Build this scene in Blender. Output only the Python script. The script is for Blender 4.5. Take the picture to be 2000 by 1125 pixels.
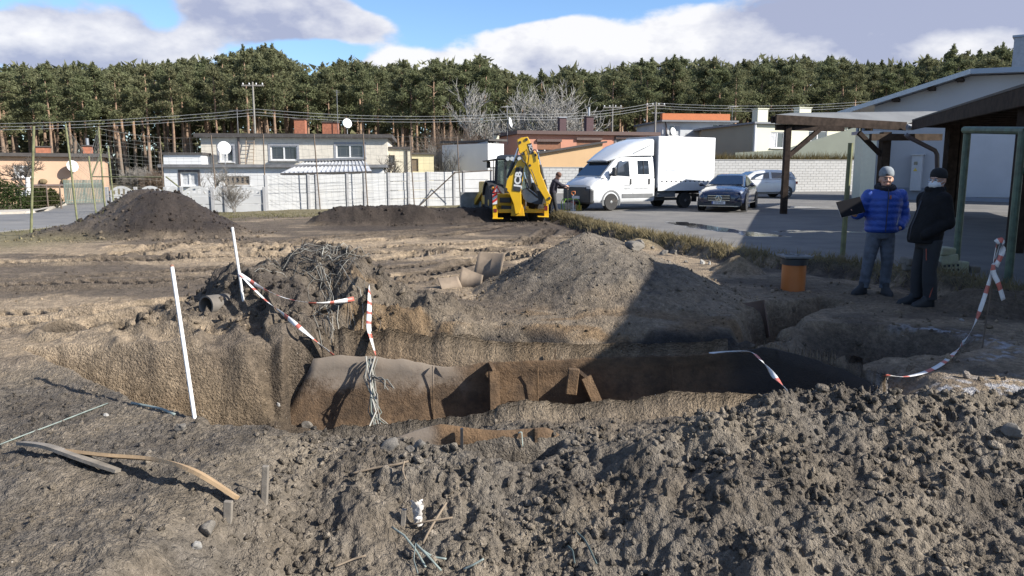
import bpy, bmesh, math, random
import numpy as np
from mathutils import Vector, Matrix
random.seed(7); rng = np.random.default_rng(7)
for o in list(bpy.data.objects): bpy.data.objects.remove(o)
S = bpy.context.scene
C = bpy.context.collection
R = math.radians
# ---------------------------------------------------------------- camera
CAMZ, FPX, PITCH = 1.7, 1480.0, math.atan(224 / 1480)
cam = bpy.data.cameras.new('camera'); camo = bpy.data.objects.new('camera', cam); C.objects.link(camo)
cam.sensor_width = 36; cam.lens = 36 * FPX / 2000; cam.clip_start = .05; cam.clip_end = 3000
camo.location = (0, 0, CAMZ); camo.rotation_euler = (math.pi / 2 - PITCH, 0, 0)
S.camera = camo
# ---------------------------------------------------------------- light
SUN_EL, SUN_DIR = 33.0, Vector((-.93, .36, 0)).normalized()      # horizontal travel of the light
S.view_settings.view_transform = 'Standard'; S.view_settings.look = 'None'
S.view_settings.gamma = 1; S.view_settings.use_curve_mapping = False
S.view_settings.exposure = 1.06
sun = bpy.data.lights.new('sun', 'SUN'); suno = bpy.data.objects.new('sun', sun); C.objects.link(suno)
sun.energy = 5.0; sun.angle = R(.53); sun.color = (1, .95, .86)
ldir = Vector((SUN_DIR.x * math.cos(R(SUN_EL)), SUN_DIR.y * math.cos(R(SUN_EL)), -math.sin(R(SUN_EL))))
suno.rotation_euler = ldir.to_track_quat('-Z', 'Y').to_euler(); suno.location = (40, -20, 40)

class NT:
    """small helper that writes node math"""
    def __init__(s, tree): s.t = tree; s.n = tree.nodes; s.l = tree.links
    def node(s, kind, **kw):
        n = s.n.new(kind)
        for k, v in kw.items(): setattr(n, k, v)
        return n
    def put(s, sock, v):
        if v is None: return
        if isinstance(v, bpy.types.NodeSocket): s.l.new(v, sock)
        else:
            if isinstance(v, (tuple, list)) and sock.type == 'RGBA' and len(v) == 3: v = (*v, 1)
            sock.default_value = v
    def math(s, op, a, b=None, c=None, clamp=False):
        n = s.node('ShaderNodeMath', operation=op, use_clamp=clamp)
        s.put(n.inputs[0], a)
        if b is not None: s.put(n.inputs[1], b)
        if c is not None: s.put(n.inputs[2], c)
        return n.outputs[0]
    def vmath(s, op, a, b=None, out=0):
        n = s.node('ShaderNodeVectorMath', operation=op)
        s.put(n.inputs[0], a)
        if b is not None:
            s.put(n.inputs['Scale'] if op == 'SCALE' else n.inputs[1], b)
        return n.outputs[out]
    def noise(s, vec, scale, detail=4, rough=.55, out=0, dist=0):
        n = s.node('ShaderNodeTexNoise'); s.put(n.inputs['Vector'], vec)
        n.inputs['Scale'].default_value = scale; n.inputs['Detail'].default_value = detail
        n.inputs['Roughness'].default_value = rough; n.inputs['Distortion'].default_value = dist
        return n.outputs[out]
    def ramp(s, v, lo, hi, a=0., b=1., smooth=True):
        n = s.node('ShaderNodeMapRange', interpolation_type='SMOOTHSTEP' if smooth else 'LINEAR')
        for i, x in enumerate((v, lo, hi, a, b)): s.put(n.inputs[i], x)
        return n.outputs[0]
    def mix(s, f, a, b, blend='MIX'):
        n = s.node('ShaderNodeMix', data_type='RGBA', blend_type=blend)
        s.put(n.inputs[0], f); s.put(n.inputs[6], a); s.put(n.inputs[7], b)
        return n.outputs[2]

def pxdir(u, v):
    a = (u - 1000) / FPX; b = (562.5 - v) / FPX
    return Vector((a, math.cos(PITCH) + b * math.sin(PITCH), -math.sin(PITCH) + b * math.cos(PITCH)))

world = bpy.data.worlds.new('World'); S.world = world; world.use_nodes = True
def build_world():
    t = NT(world.node_tree); t.n.clear()
    sky = t.node('ShaderNodeTexSky', sky_type='NISHITA', sun_disc=False)
    sky.sun_elevation = R(SUN_EL); sky.sun_rotation = math.atan2(-SUN_DIR.x, -SUN_DIR.y)
    sky.air_density = 1.0; sky.dust_density = .5; sky.ozone_density = 2.0
    geo = t.node('ShaderNodeTexCoord').outputs['Generated']
    sep = t.node('ShaderNodeSeparateXYZ'); t.put(sep.inputs[0], geo)
    # stretch the vertical so that cumulus heads keep their shape near the horizon
    cmb = t.node('ShaderNodeCombineXYZ')
    t.put(cmb.inputs[0], sep.outputs[0]); t.put(cmb.inputs[1], sep.outputs[1]); t.put(cmb.inputs[2], t.math('MULTIPLY', sep.outputs[2], 1.9))
    vec = cmb.outputs[0]
    n1 = t.noise(vec, 4.2, 9, .56); n2 = t.noise(t.vmath('ADD', vec, (3.1, 1.7, .4)), 1.7, 3, .5)
    dens = t.math('MULTIPLY_ADD', t.math('SUBTRACT', n1, .5), 1.25, t.math('MULTIPLY', t.math('SUBTRACT', n2, .5), .7))
    bump = None; white = None
    def blob(u, v, ru, rv):
        d = pxdir(u, v).normalized()
        off = t.vmath('SUBTRACT', geo, tuple(d))
        off = t.vmath('MULTIPLY', off, (FPX / ru, FPX / ru, FPX / rv))
        ln = t.vmath('LENGTH', off, out=1)
        return t.ramp(ln, 0, 1, 1, 0)
    for (u, v, ru, rv, w) in ((1090, 120, 210, 95, .5), (850, 150, 240, 60, .45), (960, -15, 420, 62, -.62), (1340, 95, 150, 85, .42), (120, 60, 330, 130, .42),
                              (560, 20, 280, 95, .40), (1760, 50, 440, 140, .5), (1960, 130, 200, 80, .3), (900, 8, 250, 60, -.40), (640, 100, 130, 40, -.3), (1320, -60, 160, 75, -.25), (320, 30, 60, 60, -.22)):
        b = t.math('MULTIPLY', blob(u, v, ru, rv), w)
        bump = b if bump is None else t.math('ADD', bump, b)
    for (u, v, ru, rv, w) in ((1100, 60, 330, 130, .75), (880, 120, 260, 80, .5), (1340, 60, 140, 90, .5), (1930, 90, 130, 60, .5), (400, 60, 120, 60, .3), (1720, 40, 400, 120, -1.0), (560, 60, 260, 60, -.30), (60, 90, 200, 70, -.3)):
        b = t.math('MULTIPLY', blob(u, v, ru, rv), w)
        white = b if white is None else t.math('ADD', white, b)
    dens = t.math('ADD', dens, bump)
    cover = t.ramp(dens, .02, .16)
    n1b = t.noise(t.vmath('ADD', vec, tuple(-ldir * .035 + Vector((0, 0, .02)))), 4.2, 6, .55)
    lit = t.math('MULTIPLY_ADD', t.math('SUBTRACT', n1, n1b), 5.0, t.math('ADD', .42, white))
    ccol = t.mix(t.ramp(lit, 0, 1, 0, 1, False), (.42, .45, .61), (1.0, .985, .99))
    bgs = t.node('ShaderNodeBackground'); t.put(bgs.inputs[0], t.mix(1.0, sky.outputs[0], (.80, .95, 1.15), 'MULTIPLY')); bgs.inputs[1].default_value = .085
    bgc = t.node('ShaderNodeBackground'); t.put(bgc.inputs[0], ccol); bgc.inputs[1].default_value = .49
    mx = t.node('ShaderNodeMixShader'); t.put(mx.inputs[0], t.math('MULTIPLY', cover, .93)); t.l.new(bgs.outputs[0], mx.inputs[1]); t.l.new(bgc.outputs[0], mx.inputs[2])
    out = t.node('ShaderNodeOutputWorld'); t.l.new(mx.outputs[0], out.inputs[0])
build_world()
S.render.engine = 'CYCLES'
try:
    S.cycles.max_bounces = 6; S.cycles.transparent_max_bounces = 16
except Exception: pass

# ---------------------------------------------------------------- projection: a photo pixel gives a direction, depth comes from the ground or the wall it touches
def PX(u, v, d):
    r = pxdir(u, v); k = d / r.y
    return Vector((r.x * k, d, CAMZ + r.z * k))
def GP(u, v, z=0.):
    r = pxdir(u, v); k = (z - CAMZ) / r.z
    return Vector((r.x * k, r.y * k, z))

# ---------------------------------------------------------------- mesh helpers
def tag(o, label=None, cat=None, group=None, kind=None):
    for k, v in (('label', label), ('category', cat), ('group', group), ('kind', kind)):
        if v: o[k] = v
    return o
def thing(name, label, cat, loc=(0, 0, 0), rz=0, group=None):
    o = bpy.data.objects.new(name, None); C.objects.link(o); o.location = loc; o.rotation_euler = (0, 0, rz)
    o.empty_display_size = .1
    return tag(o, label, cat, group)
def link(name, me, parent=None):
    o = bpy.data.objects.new(name, me); C.objects.link(o)
    if parent: o.parent = parent
    return o
def copy_tree(o, parent=None):
    c = o.copy(); C.objects.link(c); c.parent = parent
    for ch in list(o.children): copy_tree(ch, c)
    return c
class MB:
    def __init__(s): s.v = []; s.f = []; s.m = []; s.cur = 0
    def add(s, verts, faces):
        b = len(s.v); s.v += [tuple(p) for p in verts]
        s.f += [tuple(b + i for i in f) for f in faces]; s.m += [s.cur] * len(faces); return s
    def quad(s, *p): return s.add(p, [tuple(range(len(p)))])
    def box(s, c, d, rot=None):
        x, y, z = d[0] / 2, d[1] / 2, d[2] / 2
        vs = [Vector((sx * x, sy * y, sz * z)) for sx in (-1, 1) for sy in (-1, 1) for sz in (-1, 1)]
        if rot is not None: vs = [rot @ q for q in vs]
        c = Vector(c)
        return s.add([q + c for q in vs], [(0, 1, 3, 2), (4, 6, 7, 5), (0, 4, 5, 1), (2, 3, 7, 6), (0, 2, 6, 4), (1, 5, 7, 3)])
    def bar(s, a, b, w, h, up=(0, 0, 1)):
        a = Vector(a); b = Vector(b); z = (b - a).normalized(); x = Vector(up).cross(z)
        if x.length < 1e-4: x = Vector((1, 0, 0)).cross(z)
        x.normalize(); y = z.cross(x)
        vs = [p + x * (sx * w / 2) + y * (sy * h / 2) for p in (a, b) for sx, sy in ((-1, -1), (1, -1), (1, 1), (-1, 1))]
        return s.add(vs, [(0, 3, 2, 1), (4, 5, 6, 7), (0, 1, 5, 4), (1, 2, 6, 5), (2, 3, 7, 6), (3, 0, 4, 7)])
    def tube(s, pts, rad, n=8, caps=True, flat=1.):
        pts = [Vector(p) for p in pts]; N = len(pts)
        if not hasattr(rad, '__len__'): rad = [rad] * N
        vs = []; prev = None
        for i, p in enumerate(pts):
            d = (pts[min(i + 1, N - 1)] - pts[max(i - 1, 0)])
            d = d.normalized() if d.length > 1e-9 else Vector((0, 0, 1))
            if prev is None:
                x = d.orthogonal().normalized()
            else:
                x = prev - d * prev.dot(d)
                x = x.normalized() if x.length > 1e-6 else d.orthogonal().normalized()
            prev = x; y = d.cross(x)
            for k in range(n):
                a = 2 * math.pi * k / n
                vs.append(p + x * (math.cos(a) * rad[i]) + y * (math.sin(a) * rad[i] * flat))
        fs = [(i * n + k, i * n + (k + 1) % n, (i + 1) * n + (k + 1) % n, (i + 1) * n + k) for i in range(N - 1) for k in range(n)]
        if caps: fs += [tuple(range(n))[::-1], tuple((N - 1) * n + k for k in range(n))]
        return s.add(vs, fs)
    def prism(s, poly, a, b, axis='y'):
        """polygon of (x,z) pushed along y from a to b (axis y), or (y,z) along x, or (x,y) along z"""
        n = len(poly)
        mk = {'y': lambda p, t: (p[0], t, p[1]), 'x': lambda p, t: (t, p[0], p[1]), 'z': lambda p, t: (p[0], p[1], t)}[axis]
        vs = [mk(p, a) for p in poly] + [mk(p, b) for p in poly]
        fs = [tuple(range(n))[::-1], tuple(range(n, 2 * n))] + [(i, (i + 1) % n, n + (i + 1) % n, n + i) for i in range(n)]
        return s.add(vs, fs)
    def lathe(s, prof, n=24, axis='z', c=(0, 0, 0)):
        """prof: (r, h) pairs"""
        vs = []; c = Vector(c)
        for r, h in prof:
            for k in range(n):
                a = 2 * math.pi * k / n; q = (r * math.cos(a), r * math.sin(a), h)
                if axis == 'x': q = (h, q[0], q[1])
                if axis == 'y': q = (q[0], h, q[1])
                vs.append(c + Vector(q))
        fs = [(i * n + k, i * n + (k + 1) % n, (i + 1) * n + (k + 1) % n, (i + 1) * n + k) for i in range(len(prof) - 1) for k in range(n)]
        fs += [tuple(range(n)), tuple((len(prof) - 1) * n + k for k in range(n))]
        return s.add(vs, fs)
    def ball(s, c, r, n=12, m=8, fn=None):
        c = Vector(c); rr = Vector(r) if hasattr(r, '__len__') else Vector((r, r, r)); vs = []
        for i in range(m + 1):
            t = math.pi * i / m
            for k in range(n):
                a = 2 * math.pi * k / n; q = Vector((math.sin(t) * math.cos(a), math.sin(t) * math.sin(a), math.cos(t)))
                e = 1 if fn is None else fn(q)
                vs.append(c + Vector((q.x * rr.x, q.y * rr.y, q.z * rr.z)) * e)
        return s.add(vs, [(i * n + k, (i + 1) * n + k, (i + 1) * n + (k + 1) % n, i * n + (k + 1) % n) for i in range(m) for k in range(n)])
    def xf(s, M, start=0):
        for i in range(start, len(s.v)): s.v[i] = tuple(M @ Vector(s.v[i]))
        return s
    def mesh(s, name, mats, smooth=False, fix=True):
        me = bpy.data.meshes.new(name); me.from_pydata(s.v, [], s.f)
        for m in (mats if isinstance(mats, (list, tuple)) else [mats]): me.materials.append(m)
        if any(s.m): me.polygons.foreach_set('material_index', s.m)
        if fix:
            bm = bmesh.new(); bm.from_mesh(me); bmesh.ops.remove_doubles(bm, verts=bm.verts, dist=1e-5)
            bmesh.ops.recalc_face_normals(bm, faces=bm.faces); bm.to_mesh(me); bm.free()
        if smooth:
            me.polygons.foreach_set('use_smooth', [True] * len(me.polygons))
            if smooth is not True: me.set_sharp_from_angle(angle=R(smooth))
        me.update(); return me
    def build(s, name, mats, parent=None, smooth=False, bevel=0, sub=0, fix=True):
        o = link(name, s.mesh(name, mats, smooth, fix), parent)
        if bevel:
            b = o.modifiers.new('b', 'BEVEL'); b.width = bevel; b.segments = 2; b.limit_method = 'ANGLE'; b.angle_limit = R(40)
        if sub:
            b = o.modifiers.new('s', 'SUBSURF'); b.levels = sub; b.render_levels = sub
        return o

# ---------------------------------------------------------------- materials
MATS = {}
def M(key, col, rough=.6, metal=0., var=.12, scale=6., bump=0., bscale=40., spec=.5, coat=0., dirt=0., dcol=(.12, .1, .08), hue=None, trans=0., alpha=1., emit=None):
    if key in MATS: return MATS[key]
    m = bpy.data.materials.new(key); m.use_nodes = True; t = NT(m.node_tree)
    b = t.n['Principled BSDF']; tc = t.node('ShaderNodeTexCoord').outputs['Object']
    n = t.noise(tc, scale, 6, .6)
    col = tuple(c * .70 for c in col)
    lo = tuple(max(0, c * (1 - var)) for c in col); hi = tuple(min(1, c * (1 + var)) for c in col)
    c = t.mix(t.ramp(n, .3, .7), lo, hi)
    if dirt:
        d = t.noise(tc, scale * .45, 8, .68)
        c = t.mix(t.math('MULTIPLY', t.ramp(d, .48, .72), dirt), c, dcol)
    if hue:
        rnd = t.node('ShaderNodeObjectInfo').outputs['Random']
        c = t.mix(t.math('MULTIPLY', rnd, hue[0]), c, hue[1])
    t.put(b.inputs['Base Color'], c)
    t.put(b.inputs['Roughness'], t.ramp(n, .2, .8, max(.02, rough - .06), min(1, rough + .06)))
    b.inputs['Metallic'].default_value = metal; b.inputs['Specular IOR Level'].default_value = spec
    b.inputs['Coat Weight'].default_value = coat; b.inputs['Coat Roughness'].default_value = .05
    b.inputs['Transmission Weight'].default_value = trans; b.inputs['Alpha'].default_value = alpha
    if emit: b.inputs['Emission Color'].default_value = (*emit[0], 1); b.inputs['Emission Strength'].default_value = emit[1]
    if bump:
        bn = t.node('ShaderNodeBump'); bn.inputs['Strength'].default_value = .6; bn.inputs['Distance'].default_value = bump
        t.put(bn.inputs['Height'], t.noise(tc, bscale, 6, .6)); t.put(b.inputs['Normal'], bn.outputs[0])
    MATS[key] = m; return m
def text_mesh(s, size, name='lettering', mat=None, parent=None, extrude=.001, align='CENTER', bold=.0, squeeze=1.):
    cu = bpy.data.curves.new('t', 'FONT'); cu.body = s; cu.size = size; cu.extrude = extrude; cu.align_x = align; cu.align_y = 'CENTER'; cu.offset = bold
    cu.resolution_u = 3
    to = bpy.data.objects.new('t', cu); C.objects.link(to)
    dg = bpy.context.evaluated_depsgraph_get(); me = bpy.data.meshes.new_from_object(to.evaluated_get(dg))
    bpy.data.objects.remove(to)
    for q in me.vertices: q.co.x *= squeeze
    me.name = name; me.materials.clear(); me.materials.append(mat)
    return link(name, me, parent)
# ================================================================ ground: one height function used by the ground and by everything that stands on it
def _hash(ix, iy, seed):
    h = (ix.astype(np.int64) * 374761393 + iy.astype(np.int64) * 668265263 + seed * 974634277) & 0xffffffff
    h = ((h ^ (h >> 13)) * 1274126177) & 0xffffffff
    return (h ^ (h >> 16)) & 0xffffffff
def pn(x, y, seed=0):
    ix = np.floor(x); iy = np.floor(y); fx = x - ix; fy = y - iy
    u = fx * fx * fx * (fx * (fx * 6 - 15) + 10); w = fy * fy * fy * (fy * (fy * 6 - 15) + 10)
    ix = ix.astype(np.int64); iy = iy.astype(np.int64)
    def g(dx, dy):
        a = _hash(ix + dx, iy + dy, seed) * (2 * np.pi / 4294967296.)
        return np.cos(a) * (fx - dx) + np.sin(a) * (fy - dy)
    a = g(0, 0); b = g(1, 0); c = g(0, 1); d = g(1, 1)
    return (a + u * (b - a) + w * ((c + u * (d - c)) - (a + u * (b - a)))) * 1.5
def fbm(x, y, oct=4, seed=0, gain=.5):
    s = 0; a = 1.; f = 1.
    for i in range(oct):
        s = s + a * pn(x * f + 17.3 * i, y * f - 9.1 * i, seed + i); a *= gain; f *= 2.03
    return s
def clods(x, y, cell, seed, fill=.7):
    """lumps: half balls of uneven radius sitting on a jittered lattice"""
    gx = x / cell; gy = y / cell; ix = np.floor(gx).astype(np.int64); iy = np.floor(gy).astype(np.int64)
    best = np.zeros_like(x)
    for dx in (-1, 0, 1):
        for dy in (-1, 0, 1):
            h = _hash(ix + dx, iy + dy, seed)
            jx = (h & 255) / 255.; jy = ((h >> 8) & 255) / 255.; r = ((h >> 16) & 255) / 255.
            on = (((h >> 24) & 255) / 255.) < fill
            rr = .18 + .5 * r * r
            ex = gx - (ix + dx + jx); ey = gy - (iy + dy + jy)
            d2 = ex * ex + ey * ey
            q = np.maximum(1 - d2 / (rr * rr), 0); best = np.maximum(best, np.where(on, rr * .62 * q * (1.45 - .45 * q), 0))
    return best * cell
def ss(a, b, x):
    t = np.clip((x - a) / (b - a), 0, 1); return t * t * (3 - 2 * t)
def poly_sd(x, y, poly):
    """signed distance, negative inside"""
    d = np.full_like(x, 1e9); ins = np.zeros(x.shape, bool); n = len(poly)
    for i in range(n):
        ax, ay = poly[i]; bx, by = poly[(i + 1) % n]; ex, ey = bx - ax, by - ay
        t = np.clip(((x - ax) * ex + (y - ay) * ey) / (ex * ex + ey * ey), 0, 1)
        d = np.minimum(d, np.hypot(x - ax - t * ex, y - ay - t * ey))
        c = ((ay > y) != (by > y)) & (x < (bx - ax) * (y - ay) / (by - ay + 1e-12) + ax)
        ins ^= c
    return np.where(ins, -d, d)
def line_d(x, y, pts):
    """distance, side (+ right of travel) and arc length along a polyline"""
    D = np.full(x.shape, 1e9); A = np.zeros(x.shape); Sd = np.zeros(x.shape); acc = 0
    for (ax, ay), (bx, by) in zip(pts[:-1], pts[1:]):
        ex, ey = bx - ax, by - ay; L = math.hypot(ex, ey)
        t = np.clip(((x - ax) * ex + (y - ay) * ey) / (L * L), 0, 1)
        px, py = x - ax - t * ex, y - ay - t * ey
        d = np.hypot(px, py); m = d < D
        D = np.where(m, d, D); A = np.where(m, acc + t * L, A); Sd = np.where(m, (px * ey - py * ex) / L, Sd); acc += L
    return D, Sd, A
def xy(u, v, z=0.):
    p = GP(u, v, z); return (p.x, p.y)
EDGE = [(1.0, 60), (.2, 40), (1.2, 33), (1.9, 28), (2.9, 21.5), (4.0, 17.4), (4.8, 14.6), (5.9, 13.5), (6.5, 11.4), (6.6, 9.5), (6.9, 6), (7.5, 0), (8, -14)]
ey_ = np.array([p[1] for p in EDGE][::-1]); ex_ = np.array([p[0] for p in EDGE][::-1])
def edge_x(y): return np.interp(y, ey_, ex_)
def yard_z(y): return .15 + .014 * np.clip(np.asarray(y, float) - 28, 0, 30)
ROAD_N = [(-60, 16.4), (-22, 20.2), (-15.2, 22.2), (-14.6, 26.0), (-16.2, 31.0), (-18.3, 36), (-20.2, 44)]   # edge of the road towards the site
ROAD_F = [(-60, 22), (-24, 29.5), (-20.5, 32.6), (-21.8, 35.2), (-23.8, 40), (-27, 44)]
ROAD = ROAD_N + ROAD_F[::-1]
LPIT = [(-4.75, 7.15), (-3.8, 7.12), (-2.95, 7.2), (-2.2, 7.25), (-1.6, 7.2), (-1.35, 6.6), (-1.4, 5.65), (-1.68, 5.22), (-2.02, 5.05), (-2.5, 5.42), (-3.25, 5.98), (-4.2, 6.66)]
TX0, TX1, TY0, TY1 = -1.95, 3.15, 5.78, 7.40       # tank opening
TPIT = [(TX0 - .3, TY1 - .05), (TX0 - .3, TY0 + .05), (TX0 + .5, TY0 - .05), (2.3, TY0 - .05), (2.95, 5.88), (3.2, 6.25), (3.05, 6.95), (2.45, 7.43), (2.0, TY1 + .05), (TX0 + .2, TY1 + .05)]
HOLE = [(-.86, 5.31), (.46, 5.31), (.34, 4.95), (.1, 4.74), (-.3, 4.78), (-.72, 5.02)]
TREN = [(2.2, 7.5), (2.75, 7.5), (3.5, 8.6), (4.45, 9.75), (4.15, 10.1), (3.3, 9.6), (2.75, 9.2)]
TRACKS = [([(-7.5, 7.4), (-5.6, 7.9), (-4.3, 8.6), (-3.2, 9.5), (-1.6, 11.5), (1.0, 14)], .46, .055),
          ([(-7.2, 8.5), (-5.0, 8.9), (-3.6, 9.9), (-1.8, 12.2), (.4, 15.5)], .46, .05),
          ([(-4.6, 7.7), (-3.8, 8.3), (-3.35, 9.4)], .42, .06),
          ([(-9, 10.2), (-5.5, 11.4), (-2, 13.4), (1.5, 17), (2.4, 21)], .5, .045),
          ([(-9, 11.6), (-6, 12.8), (-2.6, 14.8), (.4, 18), (1.2, 23)], .5, .045),
          ([(-10, 14), (-6, 15), (-2, 16), (1.6, 16.6)], .5, .05), ([(-9.5, 15.4), (-5, 16.6), (-1, 17.8), (2.0, 18.4)], .5, .04),
          ([(-9, 17.2), (-6, 18.6), (-3, 21.5), (-1, 25)], .5, .05), ([(-7, 17.0), (-4.4, 18.4), (-1.6, 21), (.2, 25)], .5, .05),
          ([(-8.2, 15.2), (-7.9, 18.8)], .55, .05), ([(-6.7, 15.4), (-6.5, 18.8)], .55, .05), ([(-5.2, 15.8), (-5.1, 18.9)], .5, .05),
          ([(-2.6, 17.5), (1.4, 19.6), (2.2, 24)], .5, .04), ([(-3, 11.2), (0.2, 12.4), (2.4, 15.4)], .5, .035)]
def mound(x, y, cx, cy, h, rl, rr, rn, rf, top=.12):
    dx = x - cx; dy = y - cy
    r = np.hypot(dx / np.where(dx < 0, rl, rr), dy / np.where(dy < 0, rn, rf))
    q = np.sqrt(r * r + top * top) - top
    return h * np.clip(1 - q / (math.sqrt(1 + top * top) - top), 0, 1)
def ridge(x, y, pts, hs, w, far=None):
    D, Sd, A = line_d(x, y, pts); acc = [0]
    for a, b in zip(pts[:-1], pts[1:]): acc.append(acc[-1] + math.hypot(b[0] - a[0], b[1] - a[1]))
    h = np.interp(A, acc, hs); ww = w if far is None else np.where(Sd > 0, w, far)
    q = np.sqrt((D / ww) ** 2 + .03) - .173
    return h * np.clip(1 - q, 0, 1)
TANC = np.array((.46, .355, .245)); GREY = np.array((.205, .178, .146)); DARK = np.array((.062, .048, .040)); OCHR = np.array((.33, .225, .13)); BLK = np.array((.035, .032, .031)); GRASS = np.array((.27, .235, .13)); MUD = np.array((.15, .115, .088))
def terrain(x, y, want_col=False):
    x = np.asarray(x, float); y = np.asarray(y, float); sh = x.shape; x = x.ravel(); y = y.ravel()
    wx = x + .16 * pn(x * 1.1, y * 1.1, 3) + .06 * pn(x * 3.7, y * 3.7, 5); wy = y + .16 * pn(x * 1.1, y * 1.1, 11) + .06 * pn(x * 3.7, y * 3.7, 13)
    n1 = fbm(x * .35, y * .35, 3, 20); n2 = fbm(x * 1.6, y * 1.6, 4, 31); n3 = fbm(x * 7, y * 7, 3, 43, .6)
    z = .03 * n1 + .012 * n2
    near = (y < 50) & (np.abs(x) < 45)
    rough = np.full(x.shape, .25)                       # how lumpy
    lump = np.zeros(x.shape)
    # the foreground: lumpy heap the camera looks over
    yc = np.interp(x, [-1.9, -1.2, .4, 1.25, 1.9, 2.5, 3.6, 5], [4.25, 4.42, 4.55, 4.75, 4.95, 5.1, 5.15, 5.1]) + .10 * pn(x * 2.1, x * 0 + 3.3, 71)
    ch = np.interp(x, [-2.1, -1.6, -1.2, .4, .9, 1.3, 1.9, 2.5, 3.4, 5], [-.14, -.16, -.21, -.20, -.09, .06, .14, .19, .19, .18]) + .06 * pn(x * 2.6, x * 0 + 8.3, 72)
    hx = ss(-1.75, -1.35, wx) * (1 - ss(5.2, 6.2, x))
    hn = ch - np.clip(yc - wy, 0, 9) * .34; hn = np.maximum(hn, -.50 + .05 * n2)
    hf = ch - np.clip(wy - yc, 0, 9) * np.interp(x, [-1, 1, 2, 3.6], [.24, .36, .62, .58])
    heap = np.where(wy < yc, hn, hf)
    base0 = -.10 - (.12 + .12 * ss(-.0, -.4, x) * ss(5.0, 5.4, y)) * ss(-1.9, -1.2, x) * (1 - ss(2.4, 3.0, x)) + .03 * n2 + .05 * pn(x * .9, y * .9, 77)
    fz = np.where(wy < yc, heap, np.maximum(heap, base0))
    fore = 1 - ss(5.35, 6.2, wy + np.interp(x, [-5, -2, 0, 2, 4], [-.8, -.2, 0, .1, .1]))
    fz = fz * hx + base0 * (1 - hx)
    z = z * (1 - fore) + fz * fore
    hm = fore * hx * ss(-.5, .15, yc + .25 - wy + .25 * ss(1, 2, x))
    back = ss(2.4, .5, y); z = z * (1 - back) + (.0 + .03 * n2) * back
    rough = rough + .35 * fore + .75 * hm * (1 - back)
    # berm behind the tank, piles
    berm = (.85 + .3 * pn(x * 1.6, y * 1.9, 167)) * ridge(wx, wy, [(-1.4, 8.7), (-.4, 8.75), (.6, 8.9), (1.6, 8.9), (2.5, 8.7)], [.22, .16, .2, .3, .12], 1.25, 1.5)
    pile = mound(wx, wy, 1.0, 10.5, .84, 1.6, 2.25, 2.6, 1.9, .05)
    wm = ridge(wx, wy, [(-3.45, 8.35), (-3.1, 8.7), (-2.3, 8.85), (-1.75, 8.7), (-1.25, 8.6)], [.22, .66, .74, .66, .26], 1.45, 1.0)
    crag = np.clip(wm / .12, 0, 1) * (y < 10.5); rdg = 1 - np.abs(pn(x * 2.0 + .5, y * 2.4, 161)); wm = wm * (.86 + .28 * pn(x * 1.3, y * 1.5, 163)) + crag * (.16 * (rdg ** 2 - .55) + .06 * pn(x * 5.2, y * 5.2, 165))
    far1 = np.maximum(mound(wx, wy, -9.9, 21.6, 1.22, 2.2, 2.2, 2.0, 2.4, .25), mound(wx, wy, -10.7, 22.1, 1.25, 2.0, 1.5, 1.6, 2, .3))
    far1 = np.maximum(far1, ridge(wx, wy, [(-12.3, 20.6), (-11.2, 21.2), (-8.4, 21.0)], [.25, .6, .4], .9))
    bank = np.minimum(ridge(wx, wy, [(-5.9, 25.6), (-5.2, 26.1), (-3.4, 26.4), (-2.9, 26.7), (-.6, 28.0), (.2, 29.5)], [.6, 1.0, 1.05, .6, .9, .7], .95), .58 + .05 * n2 - .14 * ss(-3.2, -2.7, x))
    sm = np.maximum(mound(wx, wy, 3.95, 13.2, .30, .55, .55, .5, .5), mound(wx, wy, 5.5, 14.6, .45, .5, .6, .45, .5))
    sm = np.maximum(sm, mound(wx, wy, 6.0, 9.3, .30, .6, .9, .6, .8, .3))
    sm = np.maximum(sm, mound(wx, wy, 3.05, 17.6, .24, .6, .5, .5, .6, .4))
    up = np.maximum.reduce([berm, pile, wm, far1, bank, sm]); up2 = berm * .35 + np.maximum(pile, wm)
    z = z + np.maximum(up, up2)
    heapm = np.clip(np.maximum.reduce([pile / .25, wm / .2, far1 / .3, bank / .2, sm / .2, berm / .3]), 0, 1)
    rough = np.maximum(rough, .12 + .75 * np.clip(np.maximum.reduce([wm / .2, far1 / .35, bank / .2]), 0, 1) + .30 * np.clip(pile / .3, 0, 1) + .3 * np.clip(berm / .2, 0, 1))
    # yard step
    sdY = x - edge_x(y) + .12 * n2
    yd = ss(-.42, .02, sdY + .12 * pn(x * 2.3, y * 2.3, 141))
    strip = ss(-1.0, -.3, sdY) * (1 - ss(-.1, .25, sdY)) * ss(9, 11, y)
    zy = yard_z(y) - .05 * ss(.25, .45, sdY) + .015 * n2 * (1 - ss(.2, .4, sdY))
    dip = -.10 * ss(-1.2, -.5, sdY) * ss(8, 9.5, y) * (1 - ss(30, 33, y))
    z = np.where(yd > 0, (z + dip) * (1 - yd) + np.maximum(zy, np.where(sdY < .3, z, -9)) * yd, z + dip)
    rough = rough * (1 - .95 * ss(.1, .3, sdY))
    # road at the left
    sdR = poly_sd(x, y, ROAD); rd = 1 - ss(-.05, .9, sdR)
    z = z * (1 - rd) - .03 * rd; rough = rough * (1 - rd)
    # tyre tracks
    trk = np.zeros(x.shape)
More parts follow.
